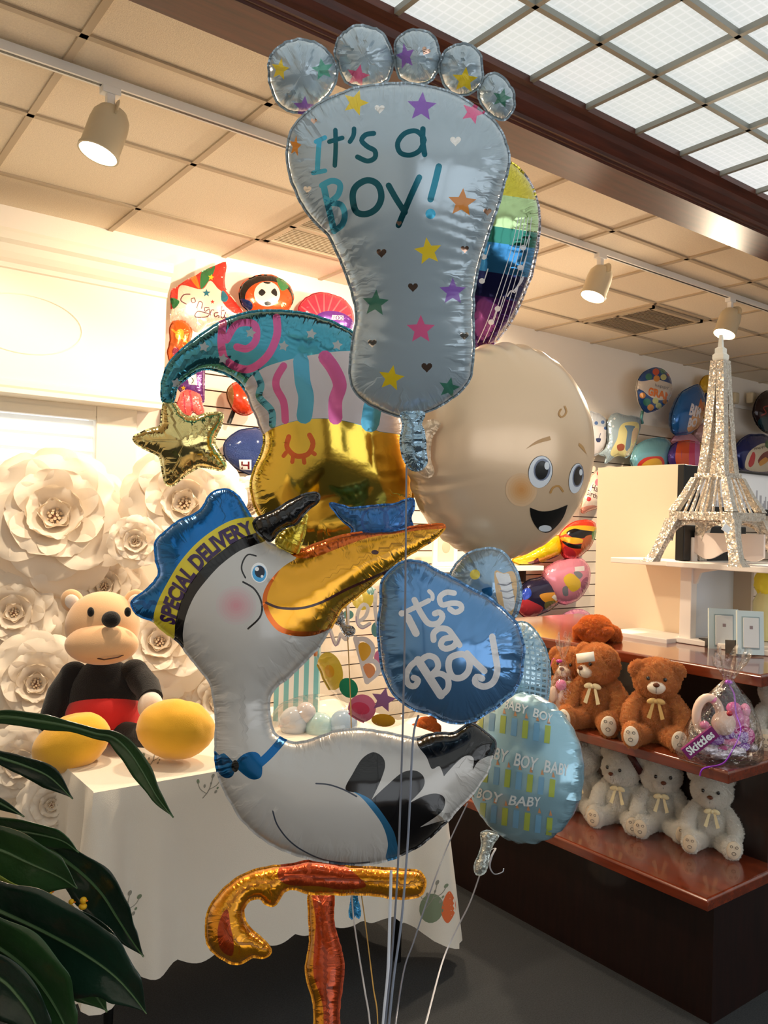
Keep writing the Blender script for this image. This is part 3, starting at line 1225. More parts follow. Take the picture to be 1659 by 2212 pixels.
dec = [('poly', bout + [(570, 1090), (540, 1030), (440, 1030), (310, 1130), (260, 1300), (290, 1345)], 1),
       ('poly', [(345, 1362)] + bout + [(560, 1120)] + bin1 + [(370, 1385)], 2),
       ('poly', bin1[::-1] + [(556, 1143)] + bin2 + [(378, 1395)], 3),
       ('poly', [(635, 1190), (640, 1205), (622, 1217), (604, 1231), (578, 1262), (567, 1293), (574, 1328), (596, 1359), (622, 1371), (653, 1375), (684, 1371), (712, 1358), (750, 1335), (900, 1230), (985, 1140), (965, 1115), (750, 1130), (640, 1180)], 4),
       ('poly', [(632, 1180), (640, 1204), (680, 1203), (740, 1181), (798, 1161), (860, 1152), (918, 1144), (965, 1139), (965, 1110), (750, 1130)], 5),
       ('poly', [(604, 1231), (578, 1262), (567, 1293), (574, 1328), (596, 1359), (622, 1371), (653, 1375), (684, 1371), (712, 1358), (690, 1362), (655, 1364), (626, 1361), (602, 1349), (583, 1322), (577, 1293), (586, 1264)], 5),
       ('stroke', [(575, 1302), (604, 1313), (648, 1314), (692, 1302), (745, 1275), (798, 1251), (851, 1227), (886, 1207), (930, 1172)], 5.5, 6),
       ('poly', ell_pts(810, 1193, 8, 5, 5), 6),
       *[('poly', p_, m_) for p_, m_ in CKD],
       ('poly', ell_pts(560, 1237, 18, 22, -8), 9), ('poly', ell_pts(560, 1239, 15, 18, -8), 7), ('poly', ell_pts(561, 1235, 11, 13, -8), 8), ('poly', ell_pts(555, 1229, 4.5, 4.5), 9), ('poly', ell_pts(566, 1245, 3, 3), 9),
       ('stroke', [(553, 1201), (536, 1198), (525, 1212), (522, 1230), (530, 1248)], 3.4, 3), ('stroke', [(525, 1257), (550, 1273), (565, 1302), (562, 1332), (536, 1358)], 4, 3),
       ('stroke', [(613, 1594), (600, 1610), (580, 1632), (560, 1650)], 18, 13),
       ('poly', zb((170, 530), (210, 480), (265, 462), (305, 480), (318, 540), (310, 600), (260, 612), (200, 572)), 13),
       ('poly', zb((60, 460), (85, 480), (110, 470), (160, 520), (170, 560), (150, 600), (110, 602), (72, 560)), 13), ('poly', ell_pts(508, 1655, 8, 13), 3),
       ('poly', zb((770, 665), (810, 580), (860, 500), (920, 465), (970, 490), (985, 540), (960, 620), (912, 722, 1), (1000, 640), (1080, 575), (1150, 565), (1195, 600), (1190, 660), (1112, 744, 1), (1200, 700), (1270, 690), (1310, 720),
                   (1290, 790), (1175, 872, 1), (1320, 835), (1250, 910), (1150, 985), (1050, 1024), (1045, 960), (1010, 880), (950, 790), (900, 730), (840, 690)), 3),
       ('poly', zb((815, 680), (880, 705), (930, 745), (1000, 840), (1040, 920), (1052, 1030), (990, 1045), (1000, 960), (970, 860), (900, 760), (850, 705)), 14),
       ('stroke', zb((610, 635), (680, 641), (760, 668), (830, 705)), 3.4, 15), ('stroke', zb((375, 785), (400, 860), (460, 940), (540, 1000), (650, 1048), (780, 1068), (900, 1062)), 3.2, 15),
       ('poly', [(901, 1605), (921, 1635), (933, 1661), (949, 1655), (959, 1677, 1), (973, 1661), (993, 1641), (1009, 1632), (1023, 1638), (1021, 1664, 1), (1033, 1645), (1053, 1634), (1080, 1625), (1090, 1590), (1050, 1545), (1000, 1540), (915, 1575)], 3)]
mb = balloon(ol, D_ST, 0.125, SM, dec, step=11, ds=5, pucker=0.07, lam=0.022, seed=5)
sk = Skin(mb)
sk.text('SPECIAL DELIVERY', [(376, 1350), (385, 1312), (398, 1282), (420, 1245), (450, 1211), (485, 1182), (518, 1163), (548, 1150)],
        [(346, 1340), (353, 1304), (371, 1264), (396, 1222), (429, 1184), (467, 1154), (504, 1135), (538, 1126)], len(SM), bold=0.045)
m_txt = ink('delivery_purple', (52, 22, 78))
mb.build('body', SM + [m_txt], stork)
mb = balloon([(548, 1130), (556, 1120), (575, 1112), (600, 1100), (622, 1085), (650, 1072), (675, 1065), (688, 1068), (686, 1084), (668, 1098), (655, 1112), (640, 1130), (618, 1138), (600, 1150), (585, 1168), (570, 1160), (556, 1148)], D_ST - 0.01, 0.03, [m_ink], (), step=6, pucker=0.3, lam=0.02, pfall=0.015)
mb.build('cap_peak', m_ink, stork, label='black peak of the cap')
mb = balloon([(598, 1165), (612, 1145), (640, 1128), (662, 1112), (660, 1130), (655, 1160), (648, 1180), (640, 1197), (620, 1190), (600, 1178)], D_ST + 0.03, 0.02, [m_syel], (), step=6, pucker=0.5, lam=0.012, pfall=0.02)
mb.build('cap_lining', foil('yellow_pleat', (216, 190, 60), 0.6, 0.2), stork, label='pleated yellow lining of the cap')
LM = [foil('leg_gold', (216, 142, 22), 0.8, 0.22, 0.4), foil('leg_orange', (176, 66, 22), 0.7, 0.26, 0.4)]
legbar = [(667, 1861), (621, 1869), (574, 1875), (536, 1886), (501, 1906), (470, 1936), (451, 1967), (445, 2006), (451, 2041), (474, 2066), (505, 2081), (524, 2079), (547, 2066), (570, 2068), (584, 2056), (570, 2033),
          (543, 2010), (528, 1987), (526, 1963), (540, 1944), (563, 1940), (574, 1952), (590, 1956), (601, 1946), (613, 1925), (636, 1919), (667, 1929), (721, 1931), (767, 1931), (806, 1933), (852, 1940), (895, 1938), (914, 1925), (918, 1902),
          (906, 1884), (875, 1879), (806, 1875), (748, 1871), (698, 1863)]
dec = [('poly', [(640, 1850), (600, 1880), (618, 1910), (690, 1915), (740, 1922), (790, 1915), (770, 1890), (740, 1868), (700, 1855)], 1), ('poly', [(480, 1975), (492, 1965), (498, 2000), (505, 2040), (500, 2065), (476, 2050), (470, 2010)], 1)]
mb = balloon(legbar, D_ST + 0.01, 0.045, LM, dec, step=8, pucker=0.14, lam=0.02, pfall=0.015, seed=8)
mb.build('leg', LM, stork, label='bent orange leg with webbed foot')
stem = [(671, 1928), (717, 1928), (719, 1987), (729, 2029), (741, 2079), (738, 2133), (732, 2172), (734, 2240), (742, 2330), (734, 2420), (740, 2520), (735, 2590), (690, 2592), (684, 2500), (688, 2400), (682, 2300), (680, 2212), (677, 2160), (664, 2118), (662, 2087), (670, 2033), (668, 1975)]
mb = balloon(stem, D_ST + 0.03, 0.045, LM, [('poly', [(676, 1920), (724, 1920), (735, 2029), (750, 2079), (740, 2180), (745, 2330), (700, 2330), (698, 2180), (678, 2110), (678, 2050), (682, 1990)], 1)], step=8, pucker=0.1, lam=0.03, pfall=0.015, seed=9)
mb.build('leg', LM, stork, label='straight orange leg')

# ---- swirl cap with gold base and star tip
D_SW = 1.98
swirl = empty('swirl_cap_balloon', at(650, 900, D_SW), 'teal and gold foil balloon shaped like a curling striped cap with a gold star tip', 'balloon', 'foil balloons in the bouquet')
WM = [foil('swirl_teal', (70, 150, 172), 0.95, 0.13, 0.3, 0.08), foil('swirl_gold', (226, 190, 72), 1.0, 0.13, 0.3, 0.1), ink('swirl_cream', (206, 196, 200)), foil('swirl_pink', (206, 92, 150), 0.6, 0.2), foil('swirl_blue', (84, 160, 186), 0.85, 0.15),
      ink('swirl_greystar', (170, 176, 180)), foil('swirl_flame', (214, 100, 44), 0.6, 0.25)]
ol = [(353, 868), (349, 839), (355, 809), (370, 779), (400, 749), (429, 727), (467, 701), (504, 684), (549, 673), (598, 671), (654, 676), (702, 689), (755, 714), (800, 750), (835, 800), (858, 850), (868, 914), (880, 988), (893, 1040), (888, 1085), (866, 1110), (860, 1150), (780, 1180),
      (680, 1190), (610, 1172), (565, 1120), (546, 1080), (542, 1041), (549, 1015), (566, 975), (570, 944), (556, 906), (540, 869), (527, 839), (504, 817), (474, 802), (437, 798), (403, 817), (381, 839), (372, 869)]
z5 = zp(280, 540, 2.676)
dec = [('poly', [(530, 832), (564, 798), (616, 779), (691, 764), (760, 758), (900, 760), (920, 970), (866, 940), (822, 932), (766, 914), (710, 904), (654, 906), (598, 921), (560, 945), (540, 900)], 2),
       ('poly', [(560, 947), (598, 922), (654, 907), (710, 905), (766, 915), (822, 933), (866, 941), (930, 980), (930, 1220), (600, 1220), (500, 1100), (530, 1000)], 1),
       ('stroke', z5((730, 710), (760, 780), (750, 850), (820, 930), (825, 1010)), 15, 4), ('stroke', z5((890, 670), (850, 740), (850, 800), (890, 880), (900, 985)), 16, 3),
       ('stroke', z5((990, 640), (1000, 760), (1020, 850), (1010, 960)), 34, 4), ('stroke', z5((1130, 620), (1180, 690), (1215, 780), (1190, 870), (1190, 970)), 30, 3), ('stroke', z5((1405, 905), (1390, 1000)), 40, 4),
       ('stroke', z5((540, 420), (530, 540), (560, 640), (680, 690), (790, 620), (850, 500), (850, 390)), 17, 3), ('stroke', z5((560, 520), (620, 430), (720, 430), (730, 520), (680, 570), (620, 560)), 16, 3),
       ('stroke', z5((920, 1080), (910, 1140), (960, 1190), (1030, 1180), (1060, 1120), (1040, 1070)), 11, 6), ('stroke', z5((905, 1170), (890, 1190)), 9, 6), ('stroke', z5((945, 1195), (940, 1225)), 9, 6), ('stroke', z5((1005, 1195), (1010, 1230)), 9, 6), ('stroke', z5((1050, 1165), (1070, 1180)), 9, 6)]
for (x, y) in ((890, 555), (1050, 485), (1200, 550), (430, 560), (700, 480), (540, 630), (270, 770)):
    q = z5((x, y))[0]
    dec.append(('poly', star_pts(q[0], q[1], 12, 10, 0.55), 5))
mb = balloon(ol, D_SW, 0.12, WM, dec, step=11, pucker=0.12, lam=0.018, seed=11)
mb.build('cap', WM, swirl)
star = [(355, 872), (372, 868), (395, 895), (418, 901), (450, 894), (478, 892), (481, 906), (468, 935), (462, 952), (472, 975), (488, 1003), (478, 1015), (440, 1008), (422, 1012), (395, 1030), (372, 1048), (358, 1042), (350, 1005), (344, 985), (320, 972), (296, 958), (290, 944), (318, 930), (346, 921), (350, 900)]
mb = balloon(star, D_SW - 0.02, 0.05, [WM[1]], (), step=6, pucker=0.2, lam=0.02, pfall=0.02, seed=12)
mb.build('star_tip', foil('star_gold', (222, 200, 130), 1.0, 0.12, 0.3, 0.12), swirl)
mb = ribbon([at(747, 1300, 1.9), at(756, 1480, 1.86), at(759, 1575, 1.84), at(762, 1700, 1.83), at(772, 1860, 1.80), at(790, 2000, 1.72), at(806, 2130, 1.62), at(816, 2212, 1.55), at(815, 2480, 1.37)], 0.0045)
mb.build('string', m_ribgold, swirl)

# ---- blue scalloped balloon over the beak
D = 1.82
t = empty('scalloped_balloon', at(800, 1120, D), 'small blue scalloped foil balloon poking out just above the gold beak', 'balloon', 'foil balloons in the bouquet')
mbl = [foil('deep_blue', (52, 108, 170), 0.6, 0.22), ink('blue_ring', (30, 84, 150))]
mb = balloon([(713, 1088), (735, 1092), (758, 1098), (790, 1095), (815, 1092), (850, 1090), (872, 1082), (892, 1078), (893, 1100), (886, 1120), (892, 1150), (870, 1175), (800, 1180), (752, 1172), (762, 1145), (745, 1128), (728, 1110)], D, 0.04, mbl,
             [('stroke', ell_pts(810, 1125, 28, 30), 6, 1, True), ('stroke', ell_pts(850, 1118, 20, 24), 6, 1, True)], step=8, pucker=0.25, lam=0.03, pfall=0.02)
mb.build('body', mbl, t)
mb = balloon([(762, 1925), (769, 1926), (771, 1945), (777, 1968), (775, 1982), (768, 1975), (760, 1984), (755, 1972), (760, 1948)], 1.78, 0.006, [mbl[0]], (), step=4, pucker=0.3)
mb.build('tail', foil('tail_blue', (50, 140, 190), 0.5, 0.2), t)

# ---- baby face
D_BB = 2.0
baby = empty('baby_face_balloon', at(1085, 980, D_BB), 'big round peach foil balloon printed with a laughing baby face', 'balloon', 'foil balloons in the bouquet')
BMs = [foil('baby_peach', (244, 210, 172), 0.28, 0.3, 0.25, 0.04), ink('baby_white', (240, 244, 250)), ink('baby_grey', (128, 136, 160)), ink('baby_black', (16, 15, 15)), ink('baby_brow', (206, 154, 88)), ink('baby_blush1', (222, 176, 130)), ink('baby_blush2', (220, 160, 104)), ink('baby_tongue', (214, 190, 180))]
BLM, BLD = soft_spot(1126, 1058, 34, 36, (240, 202, 160), (228, 158, 90), 8, 7)
BMs += BLM
bc = at(1088, 978, D_BB)
vdir = (bc - EYE).normalized()
sd = vdir.cross(Vector((0, 0, 1))).normalized()       # to the right in the picture
upb = sd.cross(vdir).normalized()
fn = (-vdir * math.cos(R(40)) + sd * math.sin(R(40)) - upb * 0.06).normalized()
e1 = fn.cross(Vector((0, 0, 1))).normalized() * -1
e2 = fn.cross(e1).normalized()
if e2.z < 0:
    e2 = -e2
RB, TB = 0.262, 0.158
mb = MB()
NU, NV = 220, 60
vs, fs = [], []
for j in range(NV + 1):
    t = math.pi * j / NV
    for i in range(NU):
        p = 2 * math.pi * i / NU
        rr = RB * math.sin(t)
        zh = TB * math.cos(t)
        dd = RB - rr
        seam = math.exp(-((abs(t - math.pi / 2)) / (0.22 + 0.3 * max(0, noise.noise(Vector((p * 3, 9, 1)))))) ** 2)
        wv = math.sin(p * 34 + 2.5 * noise.noise(Vector((p * 2, 0, j * 0.02)))) * (0.6 + 0.8 * noise.noise(Vector((p * 5, 3, 0))))
        k = 1 + 0.018 * wv * seam
        zk = 1 + 0.24 * wv * seam
        vs.append(bc + e1 * (rr * math.cos(p) * k) + e2 * (rr * math.sin(p) * k) + fn * zh * zk)
for j in range(NV):
    for i in range(NU):
        a, c = j * NU + i, j * NU + (i + 1) % NU
        fs.append((a, a + NU, c + NU, c))
mb.add(vs, fs, 0)
mb.uv = {j * NU + i: (2 * math.pi * i / NU * RB, RB * abs(math.pi * j / NV - math.pi / 2)) for j in range(NV + 1) for i in range(NU)}
sk = Skin(mb)
z6 = zp(850, 720, 3.318)
for i_, (p_, m_) in enumerate(BLD):
    sk.poly(p_, m_, 6, .0008 + .0002 * i_)
for c, m, o in ((ell_pts(1167.5, 1019, 26, 35, 10), 3, .0012), (ell_pts(1167.0, 1019.5, 25, 34.5, 10), 1, .0018), (ell_pts(1170.5, 1014.5, 18, 24, 8), 2, .0024), (ell_pts(1169.5, 1015.5, 14, 20.5, 8), 3, .003), (ell_pts(1180.5, 1006, 5.4, 8.5), 1, .0036),
                (ell_pts(1244.5, 1033, 15.6, 33, 9), 3, .0012), (ell_pts(1244.2, 1033.5, 15, 32.5, 9), 1, .0018), (ell_pts(1248, 1028, 11.5, 24, 8), 2, .0024), (ell_pts(1247.8, 1028, 9, 21, 8), 3, .003), (ell_pts(1253.5, 1020, 3.4, 7), 1, .0036)):
    sk.poly(c, m, 5, o)
sk.poly(z6((950, 830, 1), (1030, 770), (1120, 737, 1), (1128, 765, 1), (1050, 785), (990, 808)), 4, 5)
sk.poly(z6((1330, 785, 1), (1360, 810), (1385, 868, 1), (1350, 830), (1325, 805, 1)), 4, 5)
sk.stroke(z6((1125, 1142), (1145, 1105), (1185, 1095), (1214, 1132)), 4, 4)
sk.stroke(z6((1200, 545), (1185, 575), (1200, 600), (1225, 590), (1240, 560), (1228, 525)), 3.5, 4)
sk.poly(z6((978, 1248, 1), (1060, 1275), (1150, 1265), (1248, 1228, 1), (1220, 1310), (1170, 1380), (1110, 1427), (1050, 1415), (1005, 1360), (982, 1300)), 3, 7, .0015)
sk.poly(ell_pts(1177, 1141, 14, 7), 1, 4, .0025)
mb.build('head', BMs, baby)
mb = MB()
ec = at(920, 972, D_BB + 0.07)
mb = balloon([(938, 908), (950, 915), (940, 930), (930, 950), (928, 990), (935, 1020), (925, 1030), (908, 1022), (898, 1000), (893, 965), (897, 935), (912, 915)], D_BB - 0.185, 0.02, [BMs[0]], (), step=6, pucker=0.2, lam=0.02)
mb.build('ear', BMs[0], baby)

# ---- rainbow music balloon behind the foot
D = 2.12
t = empty('music_note_balloon', at(1080, 560, D), 'round rainbow foil balloon with white music notes, half hidden behind the foot', 'balloon', 'foil balloons in the bouquet')
MM = [foil('mn_yellow', (214, 200, 70), 0.85, 0.14), foil('mn_green', (190, 220, 160), 0.85, 0.14), foil('mn_teal', (44, 120, 104), 0.9, 0.14), foil('mn_blue', (62, 140, 196), 0.9, 0.14), foil('mn_indigo', (40, 44, 100), 0.9, 0.15), foil('mn_purple', (92, 44, 126), 0.85, 0.15), foil('mn_lilac', (196, 190, 196), 0.6, 0.14), ink('mn_white', (222, 224, 230))]
ol = [(1075, 352), (1105, 352), (1132, 375), (1152, 408), (1163, 445), (1166, 485), (1162, 530), (1152, 580), (1135, 630), (1110, 685), (1078, 730), (1045, 752), (1010, 745), (985, 700), (975, 620), (978, 520), (1000, 420), (1035, 370)]
bands = [(330, 430, 0), (430, 500, 1), (500, 535, 2), (535, 600, 3), (600, 655, 4), (655, 790, 5)]
dec = []
for y0, y1, m in bands:
    dec.append(('poly', [(940, y0 - 30, 1), (1200, y0 + 8, 1), (1200, y1 + 8, 1), (940, y1 - 30, 1)], m))
dec.append(('poly', [(1132, 375), (1152, 408), (1161, 445), (1163, 485), (1157, 530), (1146, 580), (1128, 630), (1102, 685), (1068, 735), (1095, 740), (1150, 660), (1190, 530), (1180, 400)], 6))
for k in range(5):
    dec.append(('stroke', [(1148 - k * 7, 470), (1140 - k * 9, 540), (1122 - k * 10, 610), (1098 - k * 11, 690), (1080 - k * 12, 740)], 1.6, 7))
for (x, y) in ((1045, 555), (1041, 607), (1124, 578), (1075, 667), (1061, 696), (1130, 535)):
    dec.append(('poly', ell_pts(x, y, 6.5, 6), 7))
    dec.append(('stroke', [(x + 5, y), (x + 13, y - 26)], 2, 7))
dec += [('stroke', z6((0, 0), (0, 0.1)), 1, 7)] if False else []
dec.append(('stroke', [(1096, 640), (1104, 628), (1112, 632), (1118, 618), (1130, 598), (1126, 610), (1108, 630)], 3, 7))
mb = balloon(ol, D, 0.105, MM, dec, step=9, pucker=0.12, lam=0.02, yaw=8, seed=13)
# horizontal quilting
mb.build('body', MM, t)

# ---- blue drop balloon
D_DR = 1.62
drop = empty('foil_balloon', at(975, 1390, D_DR), 'shiny blue foil balloon tipped sideways with curly white lettering', 'balloon', 'foil balloons in the bouquet')
DM = [foil('drop_blue', (92, 142, 194), 0.62, 0.17, 0.5, 0.05), ink('drop_white', (226, 224, 226)), foil('drop_edge', (44, 92, 150), 0.8, 0.2)]
zd = zp(660, 1180, 2.765)
ol = zd((600, 90), (545, 115), (482, 170), (452, 240), (452, 340), (438, 420), (432, 500), (441, 590), (448, 660), (468, 760), (502, 840), (550, 905), (605, 950), (680, 984), (750, 1000), (805, 1032), (870, 1052), (940, 1055), (1000, 1040), (1070, 1003), (1140, 960), (1185, 922), (1235, 885), (1272, 820), (1294, 760), (1298, 690), (1304, 620), (1288, 540), (1250, 450), (1172, 370), (1080, 300), (980, 248), (880, 190), (800, 155), (720, 108), (660, 88))
dec = [('poly', [(q[0], q[1]) for q in ell_pts(868, 1325, 7, 7)], 1), ('stroke', zd((612, 425), (660, 520)), 16, 1),
       ('stroke', zd((650, 320), (690, 400), (735, 460), (790, 460), (818, 420), (800, 395), (772, 402)), 13, 1), ('stroke', zd((598, 392), (660, 362), (735, 325)), 11, 1),
       ('stroke', zd((738, 268), (758, 290), (758, 315)), 9, 1),
       ('stroke', zd((888, 280), (840, 275), (802, 305), (815, 350), (870, 340), (920, 345), (932, 375), (895, 395), (862, 375)), 12, 1),
       ('stroke', zd((765, 560), (765, 520), (800, 492), (850, 498), (885, 540), (920, 590)), 13, 1), ('stroke', zd((870, 545), (825, 555), (808, 590), (835, 612), (880, 600), (905, 570)), 13, 1),
       ('stroke', zd((672, 680), (740, 785), (808, 890)), 18, 1), ('stroke', zd((672, 680), (628, 715), (602, 770), (615, 825), (652, 835), (672, 800), (645, 785)), 13, 1),
       ('stroke', zd((680, 688), (730, 655), (778, 672), (790, 725), (742, 778)), 13, 1), ('stroke', zd((742, 778), (800, 760), (848, 790), (850, 850), (806, 895)), 13, 1),
       ('stroke', zd((920, 645), (865, 668), (855, 725), (880, 780), (930, 785), (970, 750), (980, 695), (960, 655)), 14, 1, True),
       ('stroke', zd((965, 640), (1010, 690), (1068, 745)), 14, 1), ('stroke', zd((1115, 540), (1132, 640), (1145, 740), (1120, 812), (1065, 838), (1015, 815), (1022, 780), (1055, 790)), 14, 1)]
mb = balloon(ol, D_DR, 0.085, DM, dec, step=9, ds=5, pucker=0.16, lam=0.04, pfall=0.028, seed=14)
mb.build('body', DM, drop)
mb = ribbon([at(904, 1545, 1.63), at(892, 1600, 1.6), at(882, 1800, 1.56), at(868, 1980, 1.5), at(852, 2100, 1.46), at(840, 2212, 1.42), at(812, 2490, 1.36)], 0.0045)
mb.build('string', m_ribgrey, drop)

# ---- small blue stripe balloon behind the blue one
D = 1.86
t = empty('striped_sock_balloon', at(1050, 1260, D), 'pale blue foil balloon with white bars squeezed under the baby face', 'balloon', 'foil balloons in the bouquet')
TM = [foil('sock_blue', (150, 180, 206), 0.55, 0.2), ink('sock_white', (234, 234, 236)), ink('sock_tan', (226, 188, 140)), ink('sock_yellow', (236, 216, 90)), foil('sock_deep', (44, 110, 158), 0.6, 0.2), ink('sock_line', (150, 150, 158))]
ol = [(972, 1245), (985, 1220), (1005, 1200), (1030, 1188), (1060, 1185), (1085, 1192), (1105, 1215), (1120, 1245), (1125, 1280), (1122, 1310), (1110, 1335), (1080, 1345), (1040, 1340), (1000, 1300), (980, 1270)]
z7 = zp(660, 1180, 2.765)
dec = [('poly', z7((1130, 150), (1180, 160), (1240, 150), (1262, 220), (1255, 330), (1225, 420), (1180, 400), (1140, 300)), 2), ('poly', z7((1135, 160), (1185, 165), (1215, 165), (1235, 250), (1250, 350), (1220, 390), (1190, 370), (1170, 260)), 1),
       ('poly', ell_pts(1026, 1241, 11, 11), 3), ('poly', z7((1050, 260), (1110, 245), (1115, 290), (1090, 300)), 4), ('stroke', z7((1150, 225), (1200, 232), (1232, 215)), 3, 5), ('stroke', z7((1165, 265), (1205, 272), (1240, 258)), 3, 5), ('stroke', z7((1180, 305), (1210, 312), (1248, 300)), 3, 5)]
mb = balloon(ol, D, 0.07, TM, dec, step=7, pucker=0.12, lam=0.025)
mb.build('body', TM, t)

# ---- gingham silver balloon
D = 2.07
t = empty('gingham_balloon', at(1140, 1430, D), 'silvery blue gingham foil balloon edge showing right of the blue one', 'balloon', 'foil balloons in the bouquet')
GM = [foil('gingham_silver', (176, 202, 214), 0.75, 0.2, 0.4, 0.3, 60), ink('gingham_blue', (150, 186, 208))]
ol = [(1085, 1360), (1115, 1345), (1140, 1348), (1165, 1375), (1182, 1415), (1188, 1460), (1184, 1500), (1172, 1530), (1140, 1545), (1095, 1545), (1060, 1510), (1050, 1440), (1060, 1390)]
dec = [('stroke', [(1060, 1370 + k * 11), (1125, 1368 + k * 11), (1190, 1380 + k * 11)], 4.5, 1) for k in range(0, 16)]
dec += [('stroke', [(1112 + k * 12, 1340), (1122 + k * 12, 1440), (1116 + k * 12, 1545)], 4.0, 1) for k in range(0, 6)]
mb = balloon(ol, D, 0.085, GM, dec, step=8, pucker=0.14, lam=0.022)
mb.build('body', GM, t)

# ---- round BABY BOY balloon
D_RB = 1.83
rb = empty('baby_boy_balloon', at(1127, 1655, D_RB), 'round pale blue foil balloon with green candles and rows of white lettering', 'balloon', 'foil balloons in the bouquet')
RM = [foil('bb_blue', (156, 198, 216), 0.45, 0.24, 0.4, 0.06), ink('bb_green', (172, 190, 84)), ink('bb_blue2', (120, 172, 206)), ink('bb_white', (226, 232, 234)), ink('bb_flame', (208, 148, 104))]
bc = at(1128, 1656, D_RB)
vdir = (bc - EYE).normalized()
sd = vdir.cross(Vector((0, 0, 1))).normalized()
upb = sd.cross(vdir).normalized()
fn = (-vdir * math.cos(R(44)) - sd * math.sin(R(44)) - upb * 0.03).normalized()
e1 = fn.cross(Vector((0, 0, 1))).normalized() * -1
e2 = fn.cross(e1).normalized()
e2 = e2 if e2.z > 0 else -e2
RB, TB = 0.160, 0.088
mb = MB()
vs, fs = [], []
NU, NV = 72, 34
for j in range(NV + 1):
    t = math.pi * j / NV
    for i in range(NU):
        p = 2 * math.pi * i / NU
        rr, zh = RB * math.sin(t), TB * math.cos(t)
        seam = math.exp(-((abs(t - math.pi / 2)) / 0.3) ** 2)
        wv = math.sin(p * 26 + 2 * noise.noise(Vector((p * 2, 1, 0)))) * (0.6 + 0.8 * noise.noise(Vector((p * 4, 7, 0))))
        vs.append(bc + e1 * (rr * math.cos(p) * (1 + 0.03 * wv * seam)) + e2 * (rr * math.sin(p) * (1 + 0.03 * wv * seam)) + fn * zh * (1 + 0.16 * wv * seam))
for j in range(NV):
    for i in range(NU):
        a, c = j * NU + i, j * NU + (i + 1) % NU
        fs.append((a, a + NU, c + NU, c))
mb.add(vs, fs, 0)
mb.uv = {j * NU + i: (2 * math.pi * i / NU * RB, RB * abs(math.pi * j / NV - math.pi / 2)) for j in range(NV + 1) for i in range(NU)}
sk = Skin(mb)
rows = [(1560, 0), (1690, 1), (1792, 0)]
for ry, off in ((1574, 0), (1688, 10), (1772, 4)):
    for k in range(-4, 7):
        x = 1010 + off + 24 * k + 30
        yy = ry + (x - 1128) * 0.22
        m = 1 if k % 2 == 0 else 2
        sk.poly([(x - 6, yy - 20, 1), (x + 6, yy - 18, 1), (x + 3, yy + 20, 1), (x - 9, yy + 18, 1)], m, 8)
        sk.poly([(x - 2, yy - 24, 1), (x + 1, yy - 36, 1), (x + 5, yy - 23, 1)], 4, 6)
sk.text('BOY  BABY', [(1030, 1722), (1100, 1738), (1165, 1742)], [(1036, 1702), (1104, 1718), (1168, 1722)], 3, 0.02)
sk.text('BABY  BOY  BABY', [(1046, 1632), (1130, 1658), (1226, 1676)], [(1050, 1608), (1136, 1632), (1228, 1652)], 3, 0.02)
sk.text('BABY  BOY', [(1090, 1530), (1140, 1544), (1190, 1562)], [(1094, 1512), (1144, 1526), (1194, 1544)], 3, 0.02)
mb.build('body', RM, rb)
mb = balloon([(1040, 1800), (1058, 1796), (1075, 1806), (1064, 1822), (1056, 1845), (1052, 1870), (1044, 1885), (1030, 1888), (1026, 1870), (1036, 1845), (1042, 1822)], D_RB + 0.05, 0.012, [m_silverwhite], (), step=5, pucker=0.4, lam=0.015)
mb.build('neck', foil('crumpled_clear', (200, 206, 200), 0.7, 0.12, bump=0.6, bs=80), rb)
mb = ribbon([at(1060, 1836, D_RB + .03), at(1070, 1833, D_RB + .02), at(1062, 1850, D_RB), at(1058, 1872, D_RB), at(1068, 1888, D_RB), at(1085, 1884, D_RB), at(1088, 1876, D_RB)], 0.005)
ribbon([at(1038, 1885, D_RB + .05), at(1015, 1950, D_RB + .08), at(985, 2010, D_RB + .1), at(955, 2080, D_RB + 0.05), at(905, 2260, 1.6), at(822, 2480, 1.4)], 0.004, 0, mb)
mb.build('string', m_ribb, rb)

# ---- clear "Welcome Baby" balloon
D_CL = 2.15
cl = empty('clear_balloon', at(795, 1430, D_CL), 'transparent plastic balloon with coloured dots and welcome lettering, behind the stork beak', 'balloon', 'foil balloons in the bouquet')
m_clear = bpy.data.materials.new('clear_film')
m_clear.use_nodes = True
nt = m_clear.node_tree
nt.nodes.remove(nt.nodes['Principled BSDF'])
tb, gb, ms, fr0, fr = (nt.nodes.new(k) for k in ('ShaderNodeBsdfTransparent', 'ShaderNodeBsdfGlossy', 'ShaderNodeMixShader', 'ShaderNodeLayerWeight', 'ShaderNodeMapRange'))
tb.inputs['Color'].default_value = (0.97, 0.96, 0.95, 1)
gb.inputs['Roughness'].default_value = 0.06
fr0.inputs['Blend'].default_value = 0.25
fr.inputs['To Min'].default_value = 0.05
fr.inputs['To Max'].default_value = 0.5
nt.links.new(fr0.outputs['Facing'], fr.inputs['Value'])
nt.links.new(fr.outputs[0], ms.inputs[0])
nt.links.new(tb.outputs[0], ms.inputs[1])
nt.links.new(gb.outputs[0], ms.inputs[2])
nt.links.new(ms.outputs[0], nt.nodes['Material Output'].inputs['Surface'])
CM = [m_clear, ink('cl_yellow', (240, 208, 70)), ink('cl_green', (40, 150, 110)), ink('cl_pink', (236, 130, 170)), ink('cl_rose', (232, 80, 120)), ink('cl_lilac', (160, 110, 160)), ink('cl_orange', (238, 150, 90)), ink('cl_letter', (236, 226, 226)), ink('cl_amber', (240, 176, 40)), ink('cl_teal', (110, 166, 160)), ink('cl_mauve', (190, 160, 190))]
zc = zp(660, 1180, 5.267)
